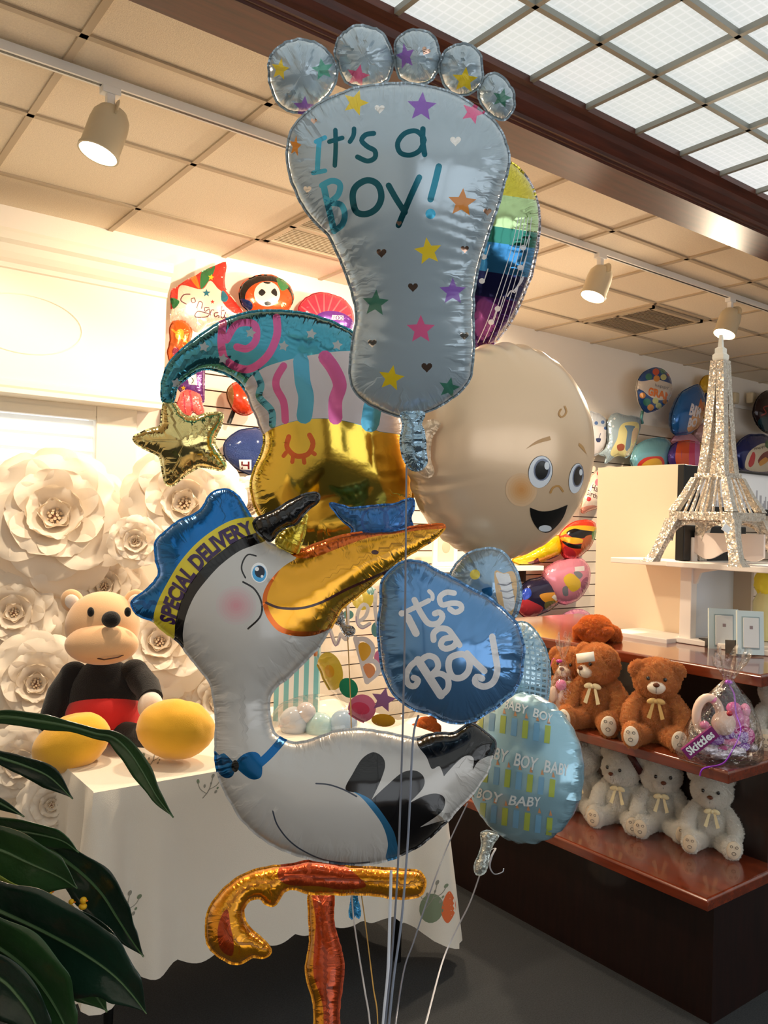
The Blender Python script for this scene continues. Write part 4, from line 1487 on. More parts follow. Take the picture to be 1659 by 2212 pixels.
ol = [(677, 1395), (690, 1350), (715, 1310), (755, 1280), (800, 1265), (850, 1262), (895, 1280), (925, 1320), (935, 1380), (930, 1440), (915, 1500), (890, 1550), (850, 1572), (810, 1568), (760, 1545), (720, 1500), (692, 1450)]
dec = [('poly', ell_pts(713, 1450, 27, 42, -14), 1), ('poly', ell_pts(712, 1450, 10, 14, -14), 8), ('poly', ell_pts(753, 1486, 19, 23, -35), 2), ('poly', ell_pts(782, 1530, 30, 30), 3), ('poly', ell_pts(779, 1530, 20, 13, 15), 4),
       ('poly', star_pts(828, 1512, 28, 12, 0.48), 5), ('poly', ell_pts(828, 1556, 26, 14, 5), 8), ('poly', ell_pts(783, 1292, 24, 26), 1), ('poly', ell_pts(802, 1276, 10, 9), 9), ('poly', ell_pts(752, 1328, 12, 10), 9), ('poly', ell_pts(812, 1360, 10, 16), 9), ('poly', ell_pts(820, 1420, 12, 16), 3), ('poly', ell_pts(681, 1408, 5, 10, -10), 6),
       ('stroke', zc((275, 930), (345, 1120), (400, 1000)), 8, 7), ('stroke', zc((262, 935), (340, 1135), (410, 990)), 2, 10), ('stroke', zc((400, 1000), (470, 1060), (480, 860), (480, 660)), 8, 7),
       ('stroke', zc((600, 860), (680, 800), (710, 700), (660, 660), (600, 740), (590, 860), (650, 920), (730, 880)), 8, 7), ('stroke', zc((575, 800), (590, 900), (650, 940), (740, 890)), 2, 10),
       ('stroke', zc((800, 520), (790, 700), (820, 900)), 8, 7), ('stroke', zc((570, 1050), (640, 1300), (700, 1540)), 12, 7), ('stroke', zc((570, 1060), (680, 1060), (760, 1140), (740, 1260), (640, 1310)), 11, 7), ('stroke', zc((640, 1310), (780, 1310), (830, 1420), (700, 1540)), 11, 7),
       ('poly', zc((600, 1130), (660, 1090), (735, 1140), (735, 1230), (645, 1305)), 8), ('poly', zc((655, 1370), (720, 1330), (785, 1380), (785, 1450), (715, 1500)), 6)]
mb = balloon(ol, D_CL, 0.1, CM, dec, step=9, pucker=0.05, lam=0.03)
mb.build('body', CM, cl)
mb = balloon([(720, 1330), (735, 1318), (742, 1340), (745, 1352), (762, 1356), (765, 1366), (752, 1374), (742, 1364), (735, 1350), (724, 1345)], 1.84, 0.008, [m_silverwhite], (), step=4, pucker=0.3)
mb.build('bow_knot', foil('knot_silver', (170, 165, 160), 0.95, 0.1), cl)
for pts_, w, m in (([at(760, 1930, 1.78), at(764, 1985, 1.76), at(775, 2060, 1.7), at(788, 2140, 1.62), at(800, 2225, 1.56), at(812, 2480, 1.37)], .006, m_ribb), ([at(1010, 1735, 1.9), at(970, 1820, 1.87), at(935, 1910, 1.8), at(895, 2030, 1.74), at(868, 2120, 1.68), at(828, 2420, 1.42)], .0045, m_ribgrey),
                   ([at(845, 1880, 1.66), at(842, 1980, 1.62), at(838, 2100, 1.56), at(828, 2212, 1.5), at(812, 2480, 1.37)], .006, m_ribb)):
    mb = ribbon(pts_, w)
    mb.build('string', m, cl)

# ================================================================== TABLE WITH CLOTH
TX0, TX1, TY0, TY1, TZ = 0.69, 1.85, 2.13, 2.76, 0.78
t = empty('folding_table', ((TX0 + TX1) / 2, (TY0 + TY1) / 2, 0), 'black-legged table hidden under the white embroidered cloth', 'table')
b = MB(); b.bx((TX0 + 0.012, TY0 + 0.012, TZ - 0.035), (TX1 - 0.012, TY1 - 0.012, TZ - 0.007)); b.build('table_top', mat('table_board', (150, 130, 110), 0.6), t, smooth=False, bevel=0.003)
for x in (TX0 + 0.08, TX1 - 0.09):
    for y in (TY0 + 0.07, TY1 - 0.07):
        b = MB(); b.tube([(x, y, 0.0), (x, y, TZ - 0.035)], 0.013, 0, 12); b.build('leg', m_black, t)
    b = MB(); b.tube([(x, TY0 + 0.07, 0.2), (x, TY1 - 0.07, 0.2)], 0.011, 0, 10); b.build('crossbar', m_black, t)

m_cloth = mat('table_cloth', (234, 224, 208), 0.85, bump=0.15, bscale=500, sheen=0.2)
m_emb = mat('embroidery_grey', (150, 146, 132), 0.8)
m_emb2 = mat('embroidery_green', (128, 140, 112), 0.8)
m_emb3 = mat('embroidery_orange', (226, 110, 60), 0.8)
# draped cloth: top, then a skirt with folds and a scalloped hem
def perim(n_side=(90, 50)):
    out = []
    rr = 0.02
    cs = [(TX0, TY0), (TX1, TY0), (TX1, TY1), (TX0, TY1)]
    for k in range(4):
        a_, c_ = Vector(cs[k]), Vector(cs[(k + 1) % 4])
        n = n_side[k % 2]
        for i in range(n):
            out.append((a_.lerp(c_, i / n), k, i / n))
    return out
P = perim()
NP = len(P)
L = 0.0
arcs = []
for i in range(NP):
    arcs.append(L)
    L += (P[(i + 1) % NP][0] - P[i][0]).length
NR = 16
b = MB()
vs = []
cen = Vector(((TX0 + TX1) / 2, (TY0 + TY1) / 2))
for r in range(NR + 1):
    f = r / NR
    for i in range(NP):
        p, k, u = P[i]
        nrm = [Vector((0, -1)), Vector((1, 0)), Vector((0, 1)), Vector((-1, 0))][k]
        cd = min(u, 1 - u) * [TX1 - TX0, TY1 - TY0][k % 2]            # distance from the nearest corner
        corner = math.exp(-(cd / 0.11) ** 2)
        dirn = nrm
        if corner > 0.02:
            other = [Vector((0, -1)), Vector((1, 0)), Vector((0, 1)), Vector((-1, 0))][(k + (1 if u > 0.5 else -1)) % 4]
            dirn = (nrm + other * 0.75 * corner * math.exp(-(cd / 0.05) ** 2)).normalized()
        s = arcs[i]
        fold = 0.03 * math.sin(s * 16 + 2 * noise.noise(Vector((s * 3, 0, 0)))) * (0.3 + corner) + 0.02 * noise.noise(Vector((s * 5, 0, 1)))
        out = 0.004 + f ** 1.2 * (0.012 + 0.03 * corner) + fold * f ** 0.8 + 0.045 * math.exp(-(cd / 0.2) ** 2) * f ** 0.7 * math.sin(cd * 42 + 0.5)
        xx = max(0.0, p.x - TX0) / (TX1 - TX0)
        drop = 0.47 + 0.11 * xx ** 1.2 + (0.09 * xx + 0.02) * corner + 0.02 * abs(math.sin(s * 26)) + 0.008 * math.sin(s * 5 + 0.6)
        q = p + dirn * out
        z = TZ - 0.004 - drop * f if r > 0 else TZ
        if r == 0:
            q = p - nrm * 0.003
        vs.append((q.x, q.y, z))
fs = []
for r in range(NR):
    for i in range(NP):
        a_, c_ = r * NP + i, r * NP + (i + 1) % NP
        fs.append((a_, c_, c_ + NP, a_ + NP))
b.add(vs, fs, 0)
b.add([(v[0], v[1], TZ) for v in vs[:NP]], [tuple(range(NP))], 0)
sk = Skin(b)
for (x, y, s) in ((452, 1700, 1), (270, 1960, 1.3), (935, 1935, 1.2), (1000, 1860, .8), (330, 1640, .8)):
    sk.stroke([(x - 14 * s, y + 24 * s), (x, y + 5 * s), (x + 8 * s, y - 22 * s)], 1.6, 1)
    sk.stroke([(x, y + 5 * s), (x + 16 * s, y - 4 * s), (x + 24 * s, y - 16 * s)], 1.4, 1)
    sk.stroke([(x - 6 * s, y + 14 * s), (x - 20 * s, y + 4 * s), (x - 24 * s, y - 10 * s)], 1.4, 1)
    for dx, dy, rr in ((8, -24, 5), (24, -18, 5), (-24, -12, 5), (-10, -2, 4), (14, 10, 4), (4, -8, 3), (18, 2, 3)):
        sk.poly(ell_pts(x + dx * s, y + dy * s, rr * s * 0.6, rr * s, 20 + dx), 1 if dx % 3 else 2, 4)
sk.poly(ell_pts(932, 1962, 26, 32, 10), 2, 7)
sk.poly([(972, 1925), (985, 1960), (968, 1994), (954, 1975), (958, 1945)], 3, 6)
o = b.build('tablecloth', [m_cloth, m_emb, m_emb2, m_emb3], None, loc=((TX0 + TX1) / 2, (TY0 + TY1) / 2, TZ))
tag(o, 'white scalloped cloth with small embroidered sprigs draped over the table', 'tablecloth')

# ---- plush toy on the table (plain bear in dark jumper and red shorts)
m_pl_skin = mat('plush_tan', (232, 184, 136), 0.9, bump=0.12, bscale=420, sheen=0.5)
m_pl_blk = mat('plush_black', (16, 14, 16), 0.95, bump=0.4, bscale=300, sheen=0.2)
m_pl_red = mat('plush_red', (228, 38, 36), 0.85, bump=0.12, bscale=420, sheen=0.4)
m_pl_yel = mat('plush_yellow', (240, 178, 36), 0.85, bump=0.12, bscale=420, sheen=0.4)
m_pl_wht = mat('plush_white', (236, 220, 206), 0.9, bump=0.12, bscale=420, sheen=0.5)
DP = 2.62
pl = empty('plush_toy', onz(225, 1600, TZ), 'large plush bear in black jumper, red shorts and yellow boots sitting on the table', 'plush toy')
AX = Matrix((RT, FW, UP)).transposed()
k = DP / FPX
def pe(mb, px, py, d, rx, ry, rz, rot=0, mi=0, **kw):
    M = AX @ Matrix.Rotation(R(-rot), 3, 'Y')
    return mb.ell(at(px, py, d), (rx * k, ry * k, rz * k), mi, M=M, nu=36, nv=22, **kw)
b = MB(); pe(b, 226, 1505, DP, 78, 58, 82); b.build('torso', m_pl_blk, pl)
b = MB(); pe(b, 226, 1546, DP - 0.02, 83, 66, 62); b.build('shorts', m_pl_red, pl)
b = MB(); pe(b, 222, 1352, DP - 0.02, 78, 66, 74); h = b.build('head', m_pl_skin, pl)
b = MB(); pe(b, 220, 1392, DP - 0.1, 76, 46, 42); b.build('muzzle', m_pl_skin, pl)
b = MB(); pe(b, 240, 1338, DP - 0.135, 19, 16, 17); b.build('nose', m_pl_blk, pl)
for x in (196, 276):
    b = MB(); pe(b, x, 1322, DP - 0.108, 7, 6, 10); b.build('eye', m_pl_blk, pl)
b = MB(); b.tube([at(x, y, DP - d) for x, y, d in ((182, 1408, .125), (200, 1420, .15), (225, 1425, .163), (255, 1420, .15), (278, 1409, .125))], 0.0022, 0, 6); b.build('mouth', m_brown, pl)
for x, rot in ((156, 35), (292, -35)):
    b = MB(); pe(b, x, 1298, DP, 24, 14, 26, rot); e = b.build('ear', m_pl_skin, pl)
    b = MB(); pe(b, x, 1300, DP - 0.014, 15, 10, 17, rot); b.build('ear_lining', m_pl_wht, e)
for pts, pw in (([(160, 1460, 0), (130, 1500, -.03), (112, 1550, -.06), (85, 1600, -.02)], (62, 1622)), ([(290, 1455, 0), (318, 1485, -.04), (326, 1510, -.09)], (325, 1525))):
    b = MB(); b.tube([at(x, y, DP + d) for x, y, d in pts], [30 * k, 28 * k, 25 * k, 22 * k][:len(pts)], 0, 16); pe(b, pts[0][0], pts[0][1], DP, 31, 31, 31); b.build('arm', m_pl_blk, pl)
    b = MB(); pe(b, pw[0], pw[1], DP + (-.1 if pw[0] > 200 else -.02), 26, 24, 30); b.build('paw', m_pl_wht, pl)
for pts in ([(255, 1580, -.06), (290, 1588, -.12), (330, 1590, -.18)], [(200, 1590, -.06), (180, 1605, -.12), (165, 1615, -.2)]):
    b = MB(); b.tube([at(x, y, DP + d) for x, y, d in pts], 24 * k, 0, 16); b.build('leg', m_pl_blk, pl)
b = MB(); b.ell(at(380, 1574, DP - 0.22), (82 * k * .93, 60 * k, 62 * k * .93), 0, M=AX @ Matrix.Rotation(R(8), 3, 'Y'), nu=40, nv=24, fuzz=0.04, fs=2.0); b.build('boot', m_pl_yel, pl, label='yellow plush boot')
b = MB(); b.ell(at(155, 1605, DP - 0.25), (84 * k * .92, 60 * k, 56 * k * .95), 0, M=AX @ Matrix.Rotation(R(-24), 3, 'Y'), nu=40, nv=24, fuzz=0.04, fs=2.0, seed=3); b.build('boot', m_pl_yel, pl, label='yellow plush boot')

# ---- clear wrapped bundle and striped gift bag on the table
bb = empty('wrapped_bundle', onz(690, 1590, TZ), 'clear film bubble holding pale blue balloons on the table behind the stork', 'gift bundle')
c0 = at(680, 1562, 2.78)
b = MB(); b.ell(c0, (0.155, 0.13, 0.095), 0, M=AX, nu=40, nv=24, fuzz=0.03, fs=4); b.build('film', m_clear, bb)
for x, y, r, m in ((635, 1560, .05, (190, 196, 206)), (690, 1572, .05, (176, 206, 206)), (742, 1565, .048, (166, 190, 214)), (660, 1540, .035, (206, 200, 204))):
    b = MB(); b.ell(at(x, y, 2.78), (r, r, r * 1.05), 0); b.build('small_balloon', ink('sb%d' % x, m, 0.2), bb)
gb_ = empty('gift_bag', onz(640, 1580, TZ), 'teal and white striped paper gift bag standing behind the clear bubble', 'gift bag')
b = MB()
gc = onz(640, 1560, TZ)
g0 = at(642, 1490, 2.95)
for i in range(9):
    x = -0.07 + i * 0.0175
    p = g0 + RT * x
    b.box((p.x, p.y, TZ + 0.15), (0.0175, 0.08, 0.30), i % 2, rz=-_a)
b.build('bag', [ink('bag_teal', (120, 186, 190)), ink('bag_white', (236, 232, 226))], gb_, smooth=False)
b = MB()
for i in range(7):
    p = g0 + RT * (-0.06 + i * 0.02)
    b.add([(p.x, p.y, TZ + 0.29), (p.x + 0.02, p.y - 0.03, TZ + 0.36 + 0.02 * (i % 2)), (p.x - 0.015, p.y + 0.03, TZ + 0.35), (p.x + 0.03, p.y + 0.02, TZ + 0.3)], [(0, 1, 2), (0, 3, 1), (0, 2, 3), (1, 3, 2)])
b.build('tissue', ink('tissue_white', (240, 236, 232), 0.7), gb_, smooth=False)

# ================================================================== GIANT PAPER FLOWERS
m_paper = bpy.data.materials.new('flower_paper')
m_paper.use_nodes = True
nt = m_paper.node_tree
pb = nt.nodes['Principled BSDF']
pb.inputs['Base Color'].default_value = (*lin((247, 236, 220)), 1)
pb.inputs['Roughness'].default_value = 0.7
tr = nt.nodes.new('ShaderNodeBsdfTranslucent')
tr.inputs['Color'].default_value = (*lin((250, 232, 206)), 1)
ms = nt.nodes.new('ShaderNodeMixShader')
ms.inputs[0].default_value = 0.25
nt.links.new(pb.outputs[0], ms.inputs[1]); nt.links.new(tr.outputs[0], ms.inputs[2]); nt.links.new(ms.outputs[0], nt.nodes['Material Output'].inputs['Surface'])
m_stamen = mat('stamen_cream', (240, 214, 180), 0.7)
m_seed = mat('seed_brown', (150, 104, 84), 0.8)

def petal_mesh(name, L, W, cup, curl, seed):
    b = MB()
    NU_, NV_ = 14, 14
    vs = []
    for j in range(NV_ + 1):
        v = j / NV_
        w = W * (0.28 + 0.72 * math.sin(min(1, v / 0.62) * math.pi / 2)) * (1 if v < 0.72 else math.sqrt(max(0.0, 1 - ((v - 0.72) / 0.30) ** 2)) * 0.96 + 0.04)
        for i in range(NU_ + 1):
            u = -1 + 2 * i / NU_
            notch = 0.05 * L * math.exp(-(u / 0.25) ** 2) * v ** 6
            y = L * v - notch
            x = u * w
            z = cup * L * (u * u * 0.45 + v ** 2 * 0.5) - curl * L * max(0, v - 0.66) ** 2 * 5 - curl * 0.35 * L * max(0, abs(u) - 0.6) ** 2 * 3 * v
            z += 0.03 * L * v * noise.noise(Vector((u * 1.6 + seed, v * 2, seed)))
            vs.append((x, y, z))
    fs = []
    for j in range(NV_):
        for i in range(NU_):
            a_ = j * (NU_ + 1) + i
            fs.append((a_, a_ + 1, a_ + NU_ + 2, a_ + NU_ + 1))
    b.add(vs, fs)
    me = bpy.data.meshes.new(name)
    me.from_pydata([tuple(p) for p in b.v], [], b.f)
    me.materials.append(m_paper)
    me.polygons.foreach_set('use_smooth', [True] * len(b.f))
    return me
PETALS = [petal_mesh('petal', 1.0, 0.50, 0.22, 0.55, 1.3), petal_mesh('petal', 0.84, 0.44, 0.34, 0.5, 4.1), petal_mesh('petal', 0.66, 0.36, 0.5, 0.42, 7.7), petal_mesh('petal', 0.48, 0.28, 0.62, 0.3, 9.2), petal_mesh('petal', 0.32, 0.2, 0.7, 0.2, 2.5)]
LAY = [(6, 4, 0), (6, 13, .02), (6, 23, .04), (5, 33, .05), (5, 42, .06)]

def flower(px, py, r, d, label, spin=0.0, tilt=-6, layers=(0, 1, 2, 3, 4), yaw=0):
    c = at(px, py, d)
    rad = r * d / FPX / 1.02
    t = empty('paper_flower', c, label, 'paper flower', 'giant cream paper flowers behind the table')
    n = -ray(px, py).normalized()
    n = Matrix.Rotation(R(yaw), 3, 'Z') @ n
    n = (n + Vector((0, 0, -math.sin(R(tilt))))).normalized()
    q = n.to_track_quat('Z', 'Y').to_matrix().to_4x4()
    for li in layers:
        cnt, el, off = LAY[li]
        for i in range(cnt):
            o = bpy.data.objects.new('petal', PETALS[li])
            COL.objects.link(o)
            o.parent = t
            a = 2 * math.pi * i / cnt + li * 0.6 + spin
            M = q @ Matrix.Translation((0, 0, (off + 0.012 * (i % 2)) * rad)) @ Matrix.Rotation(a, 4, 'Z') @ Matrix.Rotation(R(el + 5 * noise.noise(Vector((px, i * 3.1, li)))), 4, 'X') @ Matrix.Scale(rad, 4)
            o.matrix_local = M
    b = MB()
    for i in range(30):
        a = i * 2.4
        rr = 0.03 + 0.006 * i
        tip = Vector((rr * math.cos(a) * 1.1, rr * math.sin(a) * 1.1, 0.26 - rr * 0.5))
        b.tube([(0, 0, 0.06), tip * 0.6 + Vector((0, 0, 0.05)), tip], [0.008, 0.008, 0.022], 0, 6)
    b.ell((0, 0, 0.14), (0.05, 0.05, 0.05), 1, 10, 8)
    b.v = [c + (q.to_3x3() @ (p * rad)) for p in b.v]
    b.build('stamens', [m_stamen, m_seed], t)
    return t
for a in ((118, 1122, 168, 3.35, 'largest cream paper flower at the far left in front of the window blind', .3, -14), (398, 1092, 140, 3.45, 'cream paper flower half behind the blue cap of the stork', 1.0, -10),
          (292, 1172, 72, 3.2, 'small cream paper flower between the two biggest blooms', .2, -8, (1, 2, 3, 4)), (30, 1325, 108, 3.25, 'cream paper flower at the left frame edge below the largest bloom', .8, -4), (345, 1392, 122, 3.15, 'open cream paper flower right behind the plush toy head', .5, -16),
          (78, 1478, 118, 3.1, 'cream paper rose left of the plush toy arm', 1.3, -4), (470, 1270, 100, 3.4, 'cream paper flower tucked behind the stork neck', .1, -8), (40, 1650, 88, 2.5, 'cream paper flower low at the left behind the plant leaves', .9, 0),
          (112, 1738, 74, 2.36, 'lowest cream paper flower beside the table corner', .4, 2), (540, 1098, 74, 3.6, 'cream paper flower behind the gold swirl balloon base', .7, -8), (470, 1520, 95, 3.2, 'cream paper flower behind the right yellow boot', .2, -8),
          (225, 1270, 95, 3.45, 'cream paper flower behind the plush toy ears', 1.5, -10), (160, 1560, 105, 3.25, 'cream paper flower directly behind the plush toy body', .6, -8), (-40, 1180, 120, 3.5, 'cream paper flower cut by the left frame edge beside the blind', .5, -8)):
    flower(*a)
sb = MB()
sb.bx((0.32, 3.62, 0.0), (1.72, 3.64, 1.62))
o = tag(sb.build('backdrop_panel', mat('backdrop_cream', (238, 224, 204), 0.8), None, smooth=False, loc=(1.0, 3.63, 0)), 'cream backdrop board carrying the giant paper flowers', 'backdrop')

# ================================================================== MAHOGANY DISPLAY COUNTER
CX, CX2, CY0, CY1 = 2.33, 3.45, 1.37, 2.85
ct = empty('display_counter', (2.9, 2.1, 0), 'dark mahogany stepped display counter holding the teddy bears', 'counter')
def slab(x0, x1, y0, y1, z0, z1, name):
    b = MB()
    h = z1 - z0
    pf = [(0, z0), (0, z1 - h * 0.18), (0.004, z1 - h * 0.05), (0.010, z1)]
    rings = []
    for o_, z in pf:
        rings.append([(x0 + o_, y0 + o_, z), (x1, y0 + o_, z), (x1, y1, z), (x0 + o_, y1, z)])
    b.loft(rings)
    return b.build(name, m_mahog_top, ct, smooth=False, bevel=0.002)
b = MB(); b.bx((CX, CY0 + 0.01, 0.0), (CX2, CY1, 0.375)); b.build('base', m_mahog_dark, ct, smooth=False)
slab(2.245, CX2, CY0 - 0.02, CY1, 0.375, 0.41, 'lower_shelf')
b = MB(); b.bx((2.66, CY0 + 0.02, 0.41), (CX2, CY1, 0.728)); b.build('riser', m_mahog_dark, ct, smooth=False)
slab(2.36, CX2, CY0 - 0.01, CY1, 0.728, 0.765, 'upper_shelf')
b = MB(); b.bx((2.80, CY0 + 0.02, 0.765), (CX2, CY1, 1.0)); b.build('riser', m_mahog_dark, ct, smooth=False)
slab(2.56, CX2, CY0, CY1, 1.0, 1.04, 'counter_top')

# ================================================================== TEDDY BEARS
def fur(name, rgb):
    m = mat(name, rgb, 0.95, bump=0.9, bscale=38, vary=0.2 if sum(rgb) < 600 else 0.05, vscale=16, sheen=0.5)
    nt = m.node_tree
    tr = nt.nodes.new('ShaderNodeBsdfTranslucent')
    tr.inputs['Color'].default_value = (*lin(rgb), 1)
    ms = nt.nodes.new('ShaderNodeMixShader')
    ms.inputs[0].default_value = 0.35
    nt.links.new(nt.nodes['Principled BSDF'].outputs[0], ms.inputs[1])
    nt.links.new(tr.outputs[0], ms.inputs[2])
    nt.links.new(ms.outputs[0], nt.nodes['Material Output'].inputs['Surface'])
    return m
m_bfur, m_wfur, m_ofur = fur('brown_fur', (222, 154, 88)), fur('white_fur', (253, 248, 240)), fur('orange_fur', (226, 132, 46))
m_pad = mat('paw_pad', (236, 222, 202), 0.9, bump=0.2, bscale=90)
m_padb = mat('paw_pad_beige', (222, 204, 178), 0.9, bump=0.2, bscale=90)
m_bowt = mat('satin_bow', (226, 186, 112), 0.35, sheen=0.3)
m_boww = mat('satin_cream', (244, 226, 178), 0.35, sheen=0.3)
m_noseb = mat('nose_brown', (104, 52, 22), 0.4)
m_eyeb = mat('eye_black', (14, 10, 8), 0.12, coat=1.0)
m_thread = mat('stitch_grey', (110, 100, 92), 0.8)

FUR = True


def teddy(loc, rz, h, furm, padm, bowm, label, group, muzm, head_turn=0, ear_droop=0.0, tag_=None):
    t = empty('teddy_bear', loc, label, 'teddy bear', group, rz)
    def part(name, mb, m, parent=t):
        mb.v = [p * h for p in mb.v]
        o = mb.build(name, m, parent, world=False, angle=0)
        if m is furm and FUR:
            md = o.modifiers.new('fur', 'PARTICLE_SYSTEM')
            ps = o.particle_systems[0].settings
            ps.type = 'HAIR'
            ps.count = {'torso': 1100, 'head': 1100, 'ear': 260, 'arm': 520, 'leg': 620}.get(name, 300)
            ps.hair_length = 0.022 * h
            ps.hair_step = 3
            ps.child_type = 'INTERPOLATED'
            ps.rendered_child_count = 16
            ps.child_percent = 2
            ps.roughness_2 = 0.02 * h
            ps.clump_factor = 0.3
            ps.root_radius = 1.0
            ps.tip_radius = 0.3
            ps.radius_scale = 0.0009
            ps.factor_random = 0.0
            o.particle_systems[0].seed = int(abs(loc[0]) * 1000) % 97
        return o
    def E(c, r, M=None, fz=0.1, nu=44, nv=26, fs=9, seed=None):
        b = MB()
        return b.ell(c, r, 0, nu, nv, M=M, fuzz=fz, fs=fs, seed=seed if seed is not None else c[0] * 9 + c[2] * 5)
    part('torso', E((0, 0, .26), (.20, .17, .27)), furm)
    HR = Matrix.Rotation(R(head_turn), 3, 'Z')
    hc = Vector((0, -.03, .68))
    head = part('head', E(hc, (.235, .20, .215), M=HR), furm)
    def hp(x, y, z):
        return hc + HR @ Vector((x, y, z))
    for s in (-1, 1):
        part('ear', E(hp(.19 * s, .02 - ear_droop * .1, .17 - ear_droop * .12), (.085, .05, .095), M=HR @ Matrix.Rotation(R(-25 * s - 50 * s * ear_droop), 3, 'Y'), nu=28, nv=18), furm)
        part('eye', E(hp(.085 * s, -.196, .03), (.021, .016, .023), fz=0, nu=14, nv=10, M=HR), m_eyeb, head)
    part('muzzle', E(hp(0, -.175, -.06), (.095, .085, .072), M=HR, fz=0.05, nu=28, nv=18), muzm, head)
    part('nose', E(hp(0, -.255, -.022), (.034, .022, .024), M=HR, fz=0, nu=16, nv=10), m_noseb, head)
    b = MB(); b.tube([hp(0, -.262, -.045), hp(0, -.258, -.085), hp(0, -.235, -.11)], 0.0035, 0, 6); part('mouth_stitch', b, m_thread, head)
    for s in (-1, 1):
        b = MB()
        pts = [Vector((.17 * s, -.02, .44)), Vector((.25 * s, -.06, .34)), Vector((.27 * s, -.14, .23)), Vector((.245 * s, -.2, .15))]
        b.tube(pts, [.085, .09, .085, .07], 0, 20)
        b.v = [p + (p.normalized() * .012 * noise.noise(p * 30)) for p in b.v]
        b.ell(pts[-1], (.078, .075, .075), 0, 22, 14, fuzz=.1, fs=9)
        b.ell(pts[0], (.088, .085, .085), 0, 22, 14, fuzz=.1, fs=9)
        part('arm', b, furm)
        b = MB()
        pts = [Vector((.10 * s, -.06, .11)), Vector((.17 * s, -.2, .105)), Vector((.215 * s, -.33, .115))]
        b.tube(pts, [.11, .1, .085], 0, 20)
        b.v = [p + (p.normalized() * .012 * noise.noise(p * 30)) for p in b.v]
        b.ell((.225 * s, -.36, .13), (.1, .07, .13), 0, 30, 18, fuzz=.1, fs=9, M=Matrix.Rotation(R(14 * s), 3, 'Z'))
        lg = part('leg', b, furm)
        M = Matrix.Rotation(R(14 * s), 3, 'Z')
        pad = part('foot_pad', E((.237 * s, -.42, .128), (.08, .028, .105), M=M, fz=.02, nu=26, nv=16), padm, lg)
        b = MB()
        for dx, dz in ((-.028, .05), (.03, .045)):
            b.tube([Vector((.24 * s + dx + .014 * math.cos(a), -.45, .128 + dz + .014 * math.sin(a))) for a in [2 * math.pi * q / 12 for q in range(13)]], .003, 0, 5)
        b.tube([Vector((.24 * s + .022 * math.cos(a), -.451, .1 + .018 * math.sin(a))) for a in [2 * math.pi * q / 12 for q in range(13)]], .003, 0, 5)
        part('toe_stitch', b, m_thread, lg)
    b = MB()
    for s in (-1, 1):
        b.ell((.045 * s, -.215, .475), (.05, .02, .03), 0, 16, 10, M=Matrix.Rotation(R(18 * s), 3, 'Y'))
        b.add([(.01 * s, -.215, .47), (.035 * s, -.22, .475), (.09 * s, -.235, .3), (.05 * s, -.235, .285)], [(0, 1, 2, 3)])
        b.add([(.01 * s, -.209, .47), (.035 * s, -.214, .475), (.09 * s, -.229, .3), (.05 * s, -.229, .285)], [(0, 3, 2, 1)])
    b.ell((0, -.222, .475), (.022, .018, .024), 0, 12, 8)
    part('bow', b, bowm)
    if tag_ == 'paper':
        b = MB(); b.box(hp(.07, -.25, .10), (.27, .006, .10), M=HR @ Matrix.Rotation(R(-14), 3, 'Y')); part('paper_tag', b, mat('tag_white', (240, 238, 232), 0.6), head)
    if tag_ == 'swing':
        b = MB(); b.box((.27, -.06, .74), (.17, .006, .13), M=Matrix.Rotation(R(-25), 3, 'Y')); part('paper_tag', b, mat('tag_green', (226, 232, 216), 0.6), head)
    if tag_ == 'dark':
        b = MB(); b.box((.2, -.16, .8), (.08, .006, .26), M=Matrix.Rotation(R(-35), 3, 'Y')); part('swing_tag', b, mat('tag_maroon', (70, 26, 24), 0.5), head)
    return t

def seat(px, py, z, h):
    P_ = onz(px, py, z)
    dr = Vector((P_.x, P_.y, 0)).normalized()
    return P_ + dr * 0.40 * h


G1, G2 = 'brown teddy bears on the upper shelf', 'white teddy bears on the lower shelf'
teddy(seat(1290, 1590, .765, .34), R(-68), .34, m_bfur, m_pad, m_boww, 'brown teddy bear with a white paper tag across its head', G1, m_pad, -30, .5, 'paper')
teddy(seat(1415, 1622, .765, .32), R(-56), .32, m_bfur, m_pad, m_bowt, 'brown teddy bear with gold bow sitting beside the wrapped candy bag', G1, m_pad, 0, .6)
teddy(seat(1232, 1566, .765, .30), R(-66), .30, m_bfur, m_pad, m_boww, 'brown teddy bear mostly hidden behind the small candy bag', G1, m_pad, -10, .5)
oh_ = at(1277, 1398, 3.18)
ob_ = teddy(Vector((oh_.x + .2, oh_.y + .12, 1.085)), R(-60), .27, m_ofur, m_pad, m_bowt, 'orange teddy bear slumped on top of the counter behind the brown bears', G1, m_ofur, 0, .3)
ob_.rotation_euler = (R(84), 0, R(-58))
teddy(seat(1252, 1772, .41, .29), R(-62), .29, m_wfur, m_padb, m_boww, 'white teddy bear at the far end of the row, half behind the round balloon', G2, m_wfur, -10)
teddy(seat(1340, 1800, .41, .295), R(-66), .295, m_wfur, m_padb, m_boww, 'white teddy bear with a dark maroon swing tag on its ear', G2, m_wfur, -16, 0, 'dark')
teddy(seat(1425, 1818, .41, .295), R(-54), .295, m_wfur, m_padb, m_boww, 'white teddy bear in the middle facing straight out, without any tag', G2, m_wfur, 4)
teddy(seat(1535, 1852, .41, .285), R(-58), .285, m_wfur, m_padb, m_boww, 'white teddy bear nearest the shelf corner with a pale folded tag', G2, m_wfur, -6, 0, 'swing')
wb_ = teddy(Vector((2.83, 1.45, 0.755)), R(-50), .28, m_wfur, m_padb, m_boww, 'white teddy bear behind the clear candy bag at the right edge', 'white teddy bears on the lower shelf', m_wfur, 10)
wb_['group'] = 'white teddy bears on the lower shelf'

